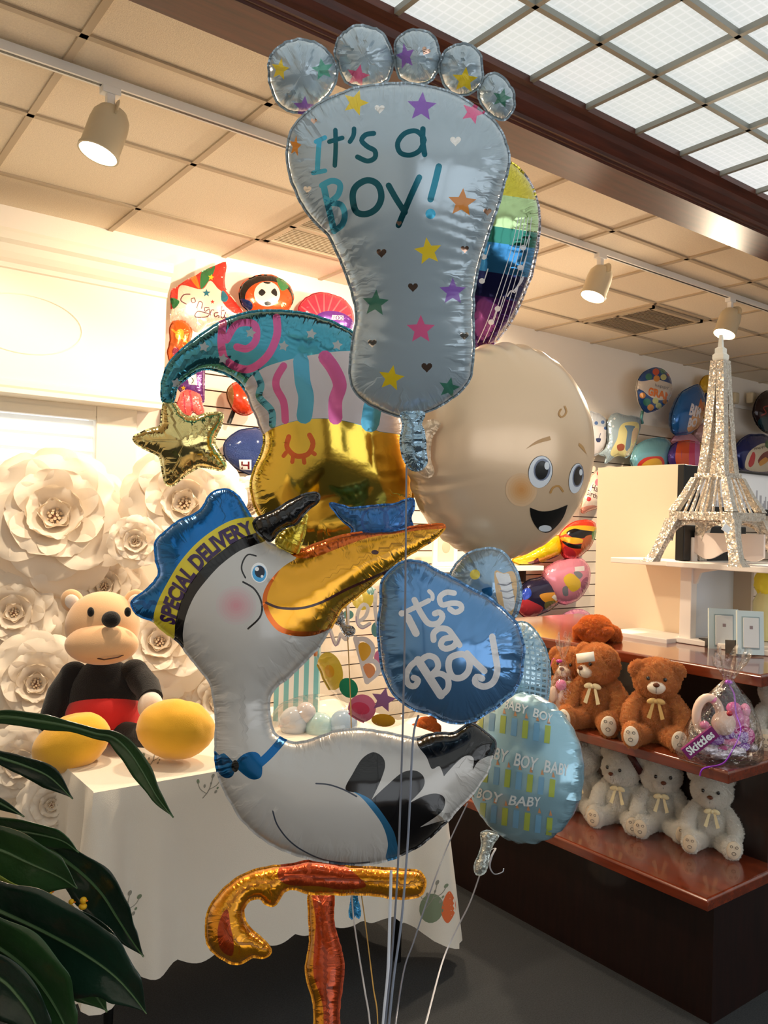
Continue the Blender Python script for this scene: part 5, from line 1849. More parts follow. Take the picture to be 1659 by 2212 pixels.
# ================================================================== CANDY BAGS
m_cello = m_clear
m_pinkp, m_magp, m_purpp = ink('sweet_pink', (236, 130, 180), 0.25), ink('sweet_magenta', (206, 60, 150), 0.2), ink('sweet_purple', (130, 60, 170), 0.2)
m_peach, m_redp, m_silvp = ink('sweet_peach', (240, 206, 186), 0.4), ink('sweet_red', (176, 40, 60), 0.25), foil('wrapper_silver', (216, 210, 220), 0.7, 0.2, bump=0.5, bs=70)

def cello(base, h, w, parent, seed, lean=(0, 0)):
    b = MB()
    prof = [(0.0, 0.002), (.46, .002), (.5, .05), (.47, .2), (.40, .38), (.27, .55), (.12, .68), (.055, .74), (.10, .82), (.17, .92), (.2, 1.0)]
    n = 40
    vs, fs = [], []
    for r, z in prof:
        for k in range(n):
            a = 2 * math.pi * k / n
            wob = 1 + 0.13 * noise.noise(Vector((math.cos(a) * 3 + seed, math.sin(a) * 3, z * 6))) + (0.25 * math.sin(a * 7) if z > .75 else 0)
            p = RT * (r * w * wob * math.cos(a)) + Vector((0, 0, 1)) * (z * h * (1 + (.06 * math.sin(a * 5 + seed) if z > .9 else 0))) + FW.cross(Vector((0, 0, 0))) + Vector((FW.x, FW.y, 0)) * (r * w * .8 * wob * math.sin(a))
            vs.append(base + p + RT * lean[0] * z * h)
    for i in range(len(prof) - 1):
        for k in range(n):
            a_, c_ = i * n + k, i * n + (k + 1) % n
            fs.append((a_, c_, c_ + n, a_ + n))
    b.add(vs, fs)
    return b.build('film', m_cello_crinkle, parent, angle=0)
m_cello_crinkle = m_clear.copy()
m_cello_crinkle.name = 'crinkled_film'
nt = m_cello_crinkle.node_tree
nn = nt.nodes.new('ShaderNodeTexNoise'); nn.inputs['Scale'].default_value = 30; nn.inputs['Detail'].default_value = 3
tcn = nt.nodes.new('ShaderNodeTexCoord'); nt.links.new(tcn.outputs['Object'], nn.inputs['Vector'])
bpn = nt.nodes.new('ShaderNodeBump'); bpn.inputs['Strength'].default_value = 0.9
for n_ in nt.nodes:
    if n_.type == 'MAP_RANGE':
        n_.inputs['To Min'].default_value = 0.10
        n_.inputs['To Max'].default_value = 0.75
    if n_.type == 'BSDF_GLOSSY':
        n_.inputs['Roughness'].default_value = 0.14; bpn.inputs['Distance'].default_value = 0.02
nt.links.new(nn.outputs['Fac'], bpn.inputs['Height'])
for n_ in nt.nodes:
    if n_.type in ('BSDF_GLOSSY', 'LAYER_WEIGHT'):
        nt.links.new(bpn.outputs['Normal'], n_.inputs['Normal'])

cb = onz(1553, 1640, 0.766)
DCB = depth_of(cb)
cbag = empty('candy_bag', cb, 'clear film bag of pink sweets tied with purple ribbon on the shelf corner', 'candy bag')
def cpt(px, py, dd=0.0):
    return at(px, py, DCB + dd)
kk = DCB / FPX
cello(Vector((cb.x, cb.y, 0.766)), 232 * kk, 178 * kk, cbag, 3.3, (.1, 0))
b = MB(); b.tube([cpt(1530 + 26 * math.cos(a), 1547 + 40 * math.sin(a), -.02) for a in [2 * math.pi * q / 24 for q in range(25)]], 0.014, 0, 12); b.build('ring_sweet', m_peach, cbag)
b = MB(); b.ell(cpt(1563, 1562, -.03), (26 * kk, 24 * kk, 26 * kk), 0); b.ell(cpt(1540, 1511, -.02), (10 * kk, 10 * kk, 9 * kk), 1); b.ell(cpt(1522, 1566, -.04), (11 * kk, 10 * kk, 9 * kk), 1); b.ell(cpt(1576, 1541, -.07), (7 * kk, 6 * kk, 6 * kk), 2); b.build('sweet_figure', [m_peach, m_pinkp, m_redp], cbag)
for x, y, rx, ry, m in ((1590, 1560, 22, 34, m_magp), (1600, 1590, 22, 16, m_purpp), (1580, 1600, 24, 10, m_pinkp), (1565, 1620, 20, 10, m_magp), (1608, 1560, 10, 26, m_pinkp), (1585, 1530, 16, 14, m_magp), (1602, 1612, 18, 12, m_purpp), (1545, 1598, 20, 12, m_purpp), (1618, 1590, 12, 18, m_magp), (1572, 1585, 16, 14, m_purpp), (1610, 1535, 10, 16, m_pinkp), (1625, 1615, 12, 10, m_silvp)):
    b = MB(); b.ell(cpt(x, y, .0), (rx * kk, 14 * kk, ry * kk), 0, 16, 10, M=AX); b.build('wrapped_sweet', m, cbag)
for x, y in ((1530, 1620), (1556, 1630), (1590, 1624)):
    b = MB(); b.ell(cpt(x, y, -.02), (22 * kk, 12 * kk, 11 * kk), 0, 18, 12, M=AX, fuzz=.2, fs=4); b.build('silver_sweet', m_silvp, cbag)
M = AX @ Matrix.Rotation(R(-38), 3, 'Y')
b = MB(); b.box(cpt(1512, 1604, -.085), (80 * kk, .012, 26 * kk), M=M)
sk = Skin(b)
def qd(u, v):
    o_ = Vector((1512, 1604)) + Vector((math.cos(R(-38)), math.sin(R(-38)))) * u + Vector((math.sin(R(38)), math.cos(R(38)))) * -v
    return (o_.x, o_.y)
sk.text('Skittles', [qd(-34, -9), qd(0, -9), qd(34, -9)], [qd(-34, 9), qd(0, 9), qd(34, 9)], 1, 0.03, maxlen=40)
pk_ = b.build('sweet_packet', [ink('packet_plum', (128, 40, 104), 0.25), m_wt], cbag, smooth=False)
b = MB(); ribbon([cpt(1574, 1478), cpt(1586, 1500, -.03), cpt(1590, 1540, -.06), cpt(1600, 1580, -.07), cpt(1580, 1625, -.08), cpt(1560, 1650, -.085), cpt(1520, 1660, -.088), cpt(1512, 1676, -.09)], .006, 0, b); b.ell(cpt(1574, 1474), (9 * kk, 9 * kk, 6 * kk), 0, 12, 8)
b.build('ribbon', foil('ribbon_purple', (170, 60, 200), .6, .2), cbag)

cb2 = onz(1213, 1563, 0.766)
c2 = empty('candy_bag', cb2, 'narrow clear film bag of peach sweets beside the gingham balloon', 'candy bag')
D2 = depth_of(cb2)
kk = D2 / FPX
cello(Vector((cb2.x, cb2.y, 0.766)), 188 * kk, 72 * kk, c2, 8.1)
for x, y, rx, ry, m in ((1195, 1500, 9, 18, m_peach), (1216, 1515, 16, 22, m_peach), (1222, 1548, 14, 12, m_silvp), (1205, 1545, 10, 12, m_purpp), (1212, 1480, 12, 12, m_pinkp)):
    b = MB(); b.ell(at(x, y, D2), (rx * kk, 10 * kk, ry * kk), 0, 16, 10, M=AX, fuzz=.05, fs=4); b.build('wrapped_sweet', m, c2)
b = MB(); b.ell(at(1208, 1428, D2), (7 * kk, 7 * kk, 4 * kk), 0, 12, 8); ribbon([at(1206, 1428, D2 - .01), at(1196, 1422, D2 - .02), at(1190, 1436, D2 - .02), at(1186, 1452, D2 - .02)], .004, 0, b); b.build('ribbon', m_magp, c2)

# ================================================================== WHITE ETAGERE, PICTURE, FRAMES
m_hutch = mat('etagere_cream', (238, 218, 190), 0.55)
m_hutchw = mat('etagere_white', (240, 232, 224), 0.45)
ZSH = onx(1480, 1211, 3.0).z
et = empty('etagere', (3.1, 1.9, 1.04), 'cream and white shelf unit with scalloped valance standing on the counter', 'shelf unit')
pA, pB, pC = onx(1292, 1003, 3.12), onx(1477, 1002, 3.12), onx(1285, 1347, 3.12)
b = MB(); b.bx((3.12, pB.y, 1.04), (3.14, pA.y, pB.z)); b.build('side_panel', m_hutch, et, smooth=False)
s0, s1 = onx(1468, 1300, 2.98).y, onx(1493, 1300, 2.98).y
b = MB(); b.bx((2.98, s1, 1.04), (3.02, s0, onx(1480, 1160, 2.98).z)); b.build('post', m_hutchw, et, smooth=False, bevel=0.003)
yl = onx(1350, 1205, 2.98).y
b = MB(); b.bx((2.88, s0 - 0.01, ZSH - 0.022), (3.12, yl, ZSH)); b.build('shelf', m_hutchw, et, smooth=False, bevel=0.003)
zl = onx(1400, 1370, 2.98).z
b = MB(); b.bx((2.90, s0 + 0.001, zl - 0.02), (3.12, onx(1338, 1360, 2.98).y, zl + 0.003)); b.build('shelf', m_hutchw, et, smooth=False, bevel=0.003)
b = MB(); b.bx((2.86, 1.39, ZSH - 0.022), (3.4, s0 - 0.012, ZSH)); b.build('shelf', m_hutchw, et, smooth=False, bevel=0.003)
b = MB(); b.bx((2.96, 1.40, 1.041), (3.4, s0 - 0.002, 1.062)); b.build('shelf', m_hutchw, et, smooth=False, bevel=0.003)
yr = onx(1622, 1300, 3.3).y
b = MB(); b.bx((3.30, yr, 1.062), (3.32, s1 + 0.1, ZSH - 0.022)); b.build('back_panel', mat('etagere_back', (196, 178, 158), 0.6), et, smooth=False)
b = MB(); b.bx((3.022, s1 + 0.005, 1.062), (3.30, s1 + 0.02, ZSH - 0.022)); b.build('divider', mat('etagere_bluewhite', (216, 220, 226), 0.5), et, smooth=False)
# bracket
b = MB(); y_ = s1
b.add([(3.0, y_, ZSH - .022), (3.0, y_ - .1, ZSH - .022), (3.0, y_ - .1, ZSH - .03), (3.0, y_ - .03, ZSH - .045), (3.0, y_ - .012, ZSH - .09), (3.0, y_, ZSH - .09)], [(0, 1, 2, 3, 4, 5)])
b.build('bracket', m_hutchw, et, smooth=False, solid=0.015)
# scalloped valance
b = MB()
y0, y1 = s1, onx(1652, 1160, 3.0).y
zt = onx(1560, 1152, 3.0).z
top, bot = [], []
for i in range(61):
    u = i / 60
    y = y0 + (y1 - y0) * u
    w = math.cos(2 * math.pi * (u - .2) / .65)
    top.append((3.0, y, zt))
    bot.append((3.0, y, ZSH + 0.03 - 0.018 * w))
b.add(top + bot, [(i, i + 1, 62 + i, 61 + i) for i in range(60)])
b.build('valance', mat('valance_blush', (242, 226, 218), 0.5), et, smooth=False, solid=0.012)

pf = empty('skyline_picture', ony(1560, 1060, 1.97), 'wide black framed picture of a grey city skyline behind the glitter tower', 'picture')
a0, a1 = ony(1478, 1003, 1.97), ony(1512, 1097, 1.97)
zt, zb_ = a0.z, ony(1498, 1106, 1.97).z
XE = 4.4
b = MB()
YP = 1.97
zi0, zi1 = ony(1512, 1092, 1.97).z, ony(1512, 1012, 1.97).z
b.bx((a0.x, YP, zb_), (a1.x, YP + .03, zt)); b.bx((a1.x, YP, zi1), (XE, YP + .03, zt)); b.bx((a1.x, YP, zb_), (XE, YP + .03, zi0))
b.build('frame', m_black, pf, smooth=False, bevel=0.002)
b = MB(); b.bx((a1.x, YP + .012, zi0), (XE, YP + .02, zi1), 0)
random.seed(3)
x = a1.x + .12
while x < XE - .1:
    w = random.uniform(.008, .02)
    hh = random.uniform(.02, .06) * (1.6 if random.random() > .8 else 1)
    b.bx((x, YP + .0115, zi0 + .004), (x + w, YP + .0119, zi0 + .004 + hh), 1)
    x += w + random.uniform(0, .008)
b.build('print', [mat('print_white', (246, 244, 244), .3), mat('print_grey', (176, 172, 176), .5)], pf, smooth=False)
q0, q1 = ony(1478, 1134, 1.90), ony(1612, 1150, 1.90)
bx_ = MB(); bx_.bx((q0.x, 1.90, ZSH + 0.001), (q1.x, 1.94, q0.z)); o = bx_.build('black_box', m_black, None, smooth=False, bevel=0.004, loc=((q0.x + q1.x) / 2, 1.92, ZSH)); tag(o, 'low black box on the shelf behind the scalloped valance', 'box')

def photo_frame(px, py, w, h, d, label):
    c = at(px, py, d)
    t = empty('photo_frame', c, label, 'photo frame', 'pale blue photo frames on the lower shelf')
    kx = d / FPX
    M = AX @ Matrix.Rotation(R(-8), 3, 'X') @ Matrix.Rotation(R(3), 3, 'Y')
    def bb_(dx, dz, dy, sx, sz, sy, m, nm):
        b = MB(); b.box(c + M @ Vector((dx * kx, dy, dz * kx)), (sx * kx, sy, sz * kx), M=M); return b.build(nm, m, t, smooth=False, bevel=0.0015)
    bb_(0, 0, 0, w, h, .012, mat('frame_blue', (206, 222, 222), .35), 'frame')
    bb_(0, 0, -.007, w * .66, h * .74, .004, mat('frame_line', (150, 168, 172), .5), 'inner_border')
    bb_(0, 0, -.0095, w * .58, h * .68, .004, mat('frame_mat', (226, 226, 222), .4), 'picture')
    bb_(0, h * .12, -.0118, 7, 7, .001, mat('frame_motif', (150, 130, 130), .5), 'motif')
    b = MB(); b.box(c + M @ Vector((-w * .38 * kx, .05, -h * .34 * kx)), (.03, .09, .05), M=M); b.build('stand', m_black, t, smooth=False)
photo_frame(1562, 1362, 64, 94, 3.20, 'pale blue photo frame on the lower shelf, next to the post')
photo_frame(1620, 1367, 58, 94, 3.02, 'pale blue photo frame nearest the right edge of the picture')

# yellow lamp-lit ornament at the right frame edge
yl_ = empty('yellow_ornament', at(1652, 1320, 3.3), 'bright yellow ornament in a jar at the right edge beside the shelf unit', 'ornament')
b = MB(); b.ell(at(1655, 1258, 3.3), (.045, .045, .06), 0, fuzz=.2, fs=4); b.build('blossom', mat('blossom_yellow', (246, 222, 60), .6), yl_)
p_ = at(1655, 1300, 3.3)
b = MB(); b.lathe([(0.0, 1.064), (.045, 1.064), (.05, 1.12), (.05, p_.z), (.035, p_.z + .03), (.03, p_.z + .045)], (p_.x, p_.y, 0)); b.build('jar', mat('jar_lit_yellow', (236, 226, 160), .15, coat=.5), yl_)  # lamp-lit glow is put into the jar's pale yellow, nothing shines

# ================================================================== GLITTER TOWER
m_glit = bpy.data.materials.new('silver_glitter')
m_glit.use_nodes = True
nt = m_glit.node_tree
pb = nt.nodes['Principled BSDF']
tc = nt.nodes.new('ShaderNodeTexCoord')
vo = nt.nodes.new('ShaderNodeTexVoronoi'); vo.inputs['Scale'].default_value = 210
nt.links.new(tc.outputs['Object'], vo.inputs['Vector'])
cr = nt.nodes.new('ShaderNodeValToRGB')
sp = nt.nodes.new('ShaderNodeSeparateColor')
nt.links.new(vo.outputs['Color'], sp.inputs[0])
nt.links.new(sp.outputs[0], cr.inputs['Fac'])
cr.color_ramp.elements[0].color = (*lin((184, 170, 152)), 1)
cr.color_ramp.elements[1].color = (*lin((238, 230, 218)), 1)
nt.links.new(cr.outputs['Color'], pb.inputs['Base Color'])
pb.inputs['Metallic'].default_value = 0.55
pb.inputs['Roughness'].default_value = 0.28
geo = nt.nodes.new('ShaderNodeNewGeometry')
va = nt.nodes.new('ShaderNodeVectorMath'); va.operation = 'SUBTRACT'; va.inputs[1].default_value = (.5, .5, .5)
vb = nt.nodes.new('ShaderNodeVectorMath'); vb.operation = 'SCALE'; vb.inputs['Scale'].default_value = 0.8
vc = nt.nodes.new('ShaderNodeVectorMath'); vc.operation = 'ADD'
vd = nt.nodes.new('ShaderNodeVectorMath'); vd.operation = 'NORMALIZE'
nt.links.new(vo.outputs['Color'], va.inputs[0]); nt.links.new(va.outputs[0], vb.inputs[0]); nt.links.new(vb.outputs[0], vc.inputs[0]); nt.links.new(geo.outputs['Normal'], vc.inputs[1]); nt.links.new(vc.outputs[0], vd.inputs[0]); nt.links.new(vd.outputs[0], pb.inputs['Normal'])
DT = 3.12
tb_ = at(1547, 1207, DT); tb_.z = ZSH + 0.001
kt = DT / FPX
tw = empty('glitter_tower', tb_, 'tall silver glitter lattice tower ornament standing on the white shelf', 'tower ornament')
def th(py):
    return (1207 - py) * kt
TA = Matrix.Rotation(-_a + R(40), 3, 'Z')
def tq(x, y, z):
    return tb_ + TA @ Vector((x, y, z))
S2 = math.sqrt(2)
half0, half1, half2, half3, half4 = 96 * kt, 68 * kt, 34 * kt, 28 * kt, 13 * kt
for sx, sy in ((-1, -1), (1, -1), (1, 1), (-1, 1)):
    b = MB()
    rings = []
    for py, hc_, w in ((1207, half0 * 1.04, .030), (1198, half0 * .97, .021), (1180, half0 * .90, .019), (1150, half0 * .79, .020), (1125, half0 * .70, .024), (1112, half0 * .65, .028)):
        z = th(py)
        rings.append([tq(sx * hc_ + i * w, sy * hc_ + j * w, z) for i, j in ((-1, -1), (1, -1), (1, 1), (-1, 1))])
    b.loft(rings)
    b.build('leg', m_glit, tw, smooth=False, bevel=0.002)
    b = MB()
    rings = []
    for py, hc_, w in ((1096, half1 * .95, .017), (1060, half1 * .70, .015), (1022, half2 * 1.0, .012)):
        z = th(py)
        rings.append([tq(sx * hc_ + i * w, sy * hc_ + j * w, z) for i, j in ((-1, -1), (1, -1), (1, 1), (-1, 1))])
    b.loft(rings)
    b.build('strut', m_glit, tw, smooth=False, bevel=0.0015)
for k4 in range(4):
    A4 = Matrix.Rotation(math.pi / 2 * k4, 3, 'Z')
    b = MB()
    n = 16
    arc_, topp = [], []
    for i in range(n + 1):
        u = -1 + 2 * i / n
        x = u * half0 * .72
        zz_ = th(1160) + (th(1118) - th(1160)) * math.sqrt(max(0, 1 - u * u))
        arc_.append(tb_ + TA @ (A4 @ Vector((x, -half0 * .68, zz_))))
        topp.append(tb_ + TA @ (A4 @ Vector((x, -half0 * .64, th(1110)))))
    b.add(arc_ + topp, [(i, i + 1, n + 2 + i, n + 1 + i) for i in range(n)])
    b.build('arch', m_glit, tw, smooth=False, solid=0.008)
    b = MB()
    for x0, x1 in ((-.35, -.5), (.35, .5), (0, 0)):
        p0, p1 = tb_ + TA @ (A4 @ Vector((x0 * half1, -half1 * .93, th(1098)))), tb_ + TA @ (A4 @ Vector((x1 * half2, -half2 * .95, th(1022))))
        b.tube([p0, p1], .006, 0, 6)
    b.build('brace', m_glit, tw)
def plat(py0, py1, hw, nm):
    b = MB()
    b.loft([[tq(i * hw, j * hw, th(py)) for i, j in ((-1, -1), (1, -1), (1, 1), (-1, 1))] for py in (py0, py1)])
    b.build(nm, m_glit, tw, smooth=False, bevel=0.003)
plat(1116, 1097, half1 * 1.06, 'platform'); plat(1024, 1013, half2 * 1.05, 'platform')
for sx, sy in ((-1, -1), (1, -1), (1, 1), (-1, 1)):
    b = MB()
    rings = []
    for py, hc_, w in ((1014, 22 * kt, .017), (960, 17 * kt, .017), (900, 13 * kt, .017), (840, 10 * kt, .016), (768, 7.5 * kt, .014)):
        rings.append([tq(sx * hc_ + i * w, sy * hc_ + j * w, th(py)) for i, j in ((-1, -1), (1, -1), (1, 1), (-1, 1))])
    b.loft(rings)
    b.build('column', m_glit, tw, smooth=False, bevel=0.002)
b = MB(); b.loft([[tq(i * hw, j * hw, th(py)) for i, j in ((-1, -1), (1, -1), (1, 1), (-1, 1))] for py, hw in ((768, 11 * kt), (764, 12.5 * kt), (756, 12.5 * kt), (752, 9 * kt), (742, 9 * kt), (738, 4.5 * kt), (712, 3 * kt))]); b.build('lantern', mat('lantern_lit_white', (255, 250, 236), .4), tw, smooth=False, label='lantern top coloured white for its lit look')  # lit look of the tower top is put into a white colour
b = MB(); b.box(at(1569, 1142, DT - .2), (.028, .003, .024), M=AX @ Matrix.Rotation(R(35), 3, 'Y')); b.build('price_tag', m_wt, tw, smooth=False)

# ================================================================== BALLOONS ON THE WALLS
NW = Vector((0, -1, 0))
GW_L, GW_R, GW_M = 'foil balloons pinned on the wall left of the bouquet', 'foil balloons pinned on the slatwall at the right', 'foil balloons pinned on the slatwall beside the cream panel'

def wall_balloon(label, outline, mats, decals=(), Y=3.93, thick=0.06, step=6, group=None, texts=(), turn=0, pucker=0.16, lam=0.05, name='wall_balloon'):
    cx = sum(p[0] for p in outline) / len(outline)
    cy = sum(p[1] for p in outline) / len(outline)
    c = ony(cx, cy, Y)
    n = Matrix.Rotation(R(turn), 3, 'Z') @ NW
    t = empty(name, c, label, 'balloon', group)
    mb = balloon(outline, depth_of(c), thick, mats, decals, step=step, ds=4, pucker=pucker, lam=lam, pfall=0.03, nrm=n, seed=cx * 0.01)
    if texts:
        sk = Skin(mb)
        for tx in texts:
            sk.text(*tx)
    mb.build('body', mats, t)
    return t

def pal(*cs):
    return [foil('w_%d_%d_%d' % c, c, 0.35, 0.2, 0.5, 0.1, 25) for c in cs]

# --- left group
M_ = pal((236, 216, 196), (206, 56, 44), (52, 120, 70), (226, 130, 40), (40, 110, 130), (232, 200, 50)) + [ink('congrats_plum', (96, 40, 50))]
w6 = zp(340, 540, 3.7705)
ol = w6((110, 590, 1), (115, 340), (160, 300), (300, 215), (420, 150), (535, 105), (555, 125), (548, 300), (640, 430), (695, 510), (600, 560), (430, 590), (370, 640), (300, 670), (220, 590))
dec = [('poly', w6((100, 330), (180, 270), (420, 150), (535, 95), (570, 110), (560, 330), (500, 320), (430, 250), (360, 320), (190, 290), (160, 420), (110, 480)), 1), ('poly', w6((360, 180), (440, 145), (470, 130), (450, 200), (380, 300), (350, 310)), 2), ('poly', w6((270, 230), (310, 205), (345, 310), (320, 300)), 3),
       ('poly', w6((540, 320), (640, 430), (700, 520), (600, 500), (520, 400)), 1), ('poly', w6((530, 330), (575, 380), (560, 420), (520, 410)), 4), ('poly', w6((110, 390), (180, 420), (130, 480)), 2),
       ('poly', star_pts(456, 599, 7, 10), 5), ('poly', star_pts(446, 633, 9, 0), 4), ('poly', star_pts(459, 652, 5, 0), 1),
       ('stroke', w6((265, 360), (215, 365), (190, 410), (235, 440)), 2.4, 6), ('stroke', w6((300, 390), (275, 400), (285, 430), (310, 420), (300, 390)), 2.2, 6), ('stroke', w6((320, 470), (340, 420), (365, 430), (360, 475)), 2.2, 6), ('stroke', w6((420, 470), (385, 470), (390, 500), (425, 480), (410, 540), (310, 545), (330, 500), (420, 520)), 2.2, 6),
       ('stroke', w6((430, 530), (440, 490), (460, 490)), 2.2, 6), ('stroke', w6((495, 510), (465, 515), (470, 545), (500, 530), (500, 550)), 2.2, 6), ('stroke', w6((525, 460), (520, 550), (540, 550)), 2.2, 6), ('stroke', w6((510, 495), (545, 490)), 2.2, 6), ('stroke', w6((570, 480), (545, 545), (590, 555)), 2.2, 6)]
wall_balloon('star-shaped foil balloon with rainbow edges and curly congratulations lettering', ol, M_, dec, group=GW_L, thick=0.045)
M_ = pal((224, 84, 34), (30, 26, 24), (60, 130, 76), (30, 44, 96), (236, 228, 214)) + [ink('soccer_black', (24, 22, 22))]
ol = ell_pts(575, 640, 59, 46, 8, 26)
dec = [('poly', ell_pts(575, 640, 59, 46, 8, 26), 1), ('poly', ell_pts(580, 647, 51, 40, 5), 0), ('poly', w6((970, 230), (1030, 250), (1070, 300), (1010, 330)), 2), ('poly', w6((670, 400), (760, 420), (770, 480), (690, 500)), 3), ('poly', ell_pts(577, 635, 28, 27), 4),
       ('poly', w6((860, 262), (895, 258), (925, 265), (900, 278)), 5), ('poly', w6((822, 350), (850, 318), (882, 345), (850, 375)), 5), ('poly', w6((925, 345), (955, 312), (975, 345), (970, 378)), 5), ('poly', w6((870, 430), (900, 418), (930, 432), (915, 450), (880, 450)), 5)]
wall_balloon('round orange foil balloon with a soccer ball, high on the wall', ol, M_, dec, group=GW_L)
M_ = pal((216, 60, 84), (104, 44, 140), (236, 230, 222), (232, 110, 120))
ol = [(645, 672), (652, 652), (670, 638), (692, 632), (716, 636), (740, 645), (758, 665), (764, 690), (755, 715), (730, 728), (700, 722), (665, 702)]
dec = [('stroke', [(700 + 8 * math.cos(a), 700 + 8 * math.sin(a)), (700 + 60 * math.cos(a), 700 + 64 * math.sin(a))], 3, 3) for a in [R(180 + 18 * k) for k in range(11)]] + [('poly', ell_pts(722, 698, 44, 26, 10), 1), ('poly', [(718, 680, 1), (742, 682, 1), (742, 692, 1), (716, 690, 1)], 2)]
wall_balloon('round fluted pink foil balloon with a purple centre and number sticker', ol, M_, dec, group=GW_L, texts=[('102', [(720, 690), (741, 691.5)], [(721, 681), (741, 683)], 1, 0.0)])
M_ = pal((206, 96, 26), (236, 170, 50), (150, 40, 60))
wall_balloon('small amber holographic foil balloon under the congratulations star', [(366, 740), (368, 705), (382, 690), (402, 695), (414, 715), (408, 745), (392, 770), (372, 785), (362, 765)], M_, [('poly', ell_pts(388, 722, 9, 12, 20), 1), ('poly', ell_pts(380, 760, 8, 10), 2), ('stroke', [(372, 712), (405, 740)], 4, 1)], group=GW_L, thick=.04)
M_ = pal((96, 40, 110), (236, 224, 206), (226, 176, 40)) + [m_ink]
wall_balloon('purple foil balloon with a price label hanging inside the teal swirl', [(386, 812), (400, 790), (425, 782), (441, 786), (441, 830), (440, 868), (420, 862), (396, 850), (384, 838)], M_, [('poly', [(405, 815, 1), (424, 808, 1), (426, 832, 1), (408, 830, 1)], 1), ('poly', star_pts(396, 838, 6), 2), ('stroke', [(412, 814), (418, 822), (414, 828)], 1.6, 3)], group=GW_L, thick=.04)
M_ = pal((238, 100, 96), (200, 60, 76))
wall_balloon('coral tulip-shaped foil balloon hanging just above the gold star', [(384, 868), (392, 848), (408, 842), (428, 850), (436, 868), (440, 892), (430, 898), (418, 890), (408, 902), (396, 894), (384, 886)], M_, [('stroke', [(410, 845), (416, 890)], 5, 1), ('stroke', [(396, 850), (400, 890)], 3, 1)], Y=3.9, group=GW_L, thick=.035)
M_ = pal((204, 60, 26), (150, 100, 50))
wall_balloon('red orange foil balloon glimpsed through the swirl opening', [(490, 850), (498, 832), (516, 826), (540, 840), (552, 870), (545, 892), (520, 896), (500, 880)], M_, [('poly', ell_pts(495, 855, 10, 30), 1)], group=GW_L)
b = MB(); b.tube([ony(508, 880, 3.98), ony(494, 915, 3.98)], 0.012, 0, 10); o = b.build('balloon_stick', m_black, None); o.location = (0, 0, 0); tag(o, 'short black stick clip under the red orange balloon', 'clip')
m_spark = mat('sparkle_navy', (38, 62, 124), 0.3, 0.4, 0.5, 0.8, 220)
M_ = [m_spark] + pal((120, 40, 70)) + [m_wt, ink('h_maroon', (110, 30, 40))]
wall_balloon('sparkly navy blue foil balloon with a block letter, left of the gold base', [(484, 962), (498, 940), (525, 928), (555, 925), (580, 935), (592, 970), (585, 1010), (560, 1030), (530, 1022), (500, 1005), (486, 985)], M_, [('poly', [(516, 993, 1), (543, 993, 1), (543, 1016, 1), (518, 1014, 1)], 2)], group=GW_L, texts=[('H', [(521, 1012), (539, 1013)], [(521, 997), (539, 997)], 3, 0.03)])
b = MB(); b.tube([ony(500, 1000, 3.98), ony(512, 1045, 3.96)], 0.012, 0, 10)
o = b.build('balloon_stick', m_black, None); tag(o, 'black stick clip below the sparkly navy balloon', 'clip')

# --- right group
z9 = zp(1340, 760, 5.2)
M_ = pal((238, 226, 214), (40, 84, 150), (226, 90, 60), (240, 160, 80), (220, 222, 150), (70, 140, 120)) + [ink('party_grey', (110, 110, 116)), ink('party_orange', (240, 130, 60)), ink('party_green', (130, 190, 120)), ink('party_violet', (170, 80, 170))]
ol = z9((185, 430), (200, 320), (270, 230), (370, 182), (450, 182), (530, 240), (575, 330), (582, 430), (550, 520), (490, 600), (390, 660), (290, 680), (240, 630), (200, 540))
dec = [('poly', z9((190, 300), (260, 200), (400, 160), (560, 230), (600, 360), (520, 340), (400, 310), (240, 330)), 1), ('poly', z9((190, 440), (240, 430), (330, 500), (420, 540), (560, 560), (400, 700), (250, 690)), 1)]
for x, y, r, m in ((400, 225, 38, 2), (408, 300, 36, 3), (485, 285, 34, 4), (320, 280, 38, 5), (480, 215, 32, 5), (250, 490, 34, 3), (300, 565, 44, 5), (395, 550, 34, 4), (340, 625, 36, 3), (430, 605, 34, 4), (550, 250, 26, 2), (500, 560, 26, 3)):
    q = z9((x, y))[0]
    dec.append(('poly', ell_pts(q[0], q[1], r / 5.2, r / 5.2), m))
tx = [('GRAN', [z9((310, 480))[0], z9((410, 505))[0], z9((560, 545))[0]], [z9((325, 400))[0], z9((420, 425))[0], z9((565, 475))[0]], 7, 0.05), ('happy', [z9((390, 385))[0], z9((540, 420))[0]], [z9((392, 352))[0], z9((545, 388))[0]], 6, 0.0)]
wall_balloon('round white foil balloon with bright confetti dots, nearest the ceiling at right', ol, M_, dec, group=GW_R, texts=tx, Y=3.88)
b = MB(); b.tube([ony(1388, 888, 3.93), ony(1385, 905, 3.93), ony(1388, 915, 3.93)], 0.012, 0, 8); o = b.build('balloon_stick', foil('tail_teal', (90, 150, 150), .6, .2), None); tag(o, 'twisted teal foil tail under the confetti dot balloon', 'clip')
M_ = pal((36, 104, 176), (236, 170, 110), (226, 120, 50)) + [ink('bday_white', (236, 226, 230)), ink('bday_plum', (110, 50, 110))]
ol = z9((600, 920), (570, 780), (600, 620), (680, 470), (780, 400), (880, 370), (920, 430), (960, 560), (950, 680), (900, 800), (800, 900), (700, 930))
dec = [('poly', z9((750, 870), (790, 760), (850, 640), (940, 560), (960, 680), (900, 820), (790, 900)), 1), ('poly', z9((880, 640), (890, 570), (905, 520), (930, 600), (940, 660)), 2)]
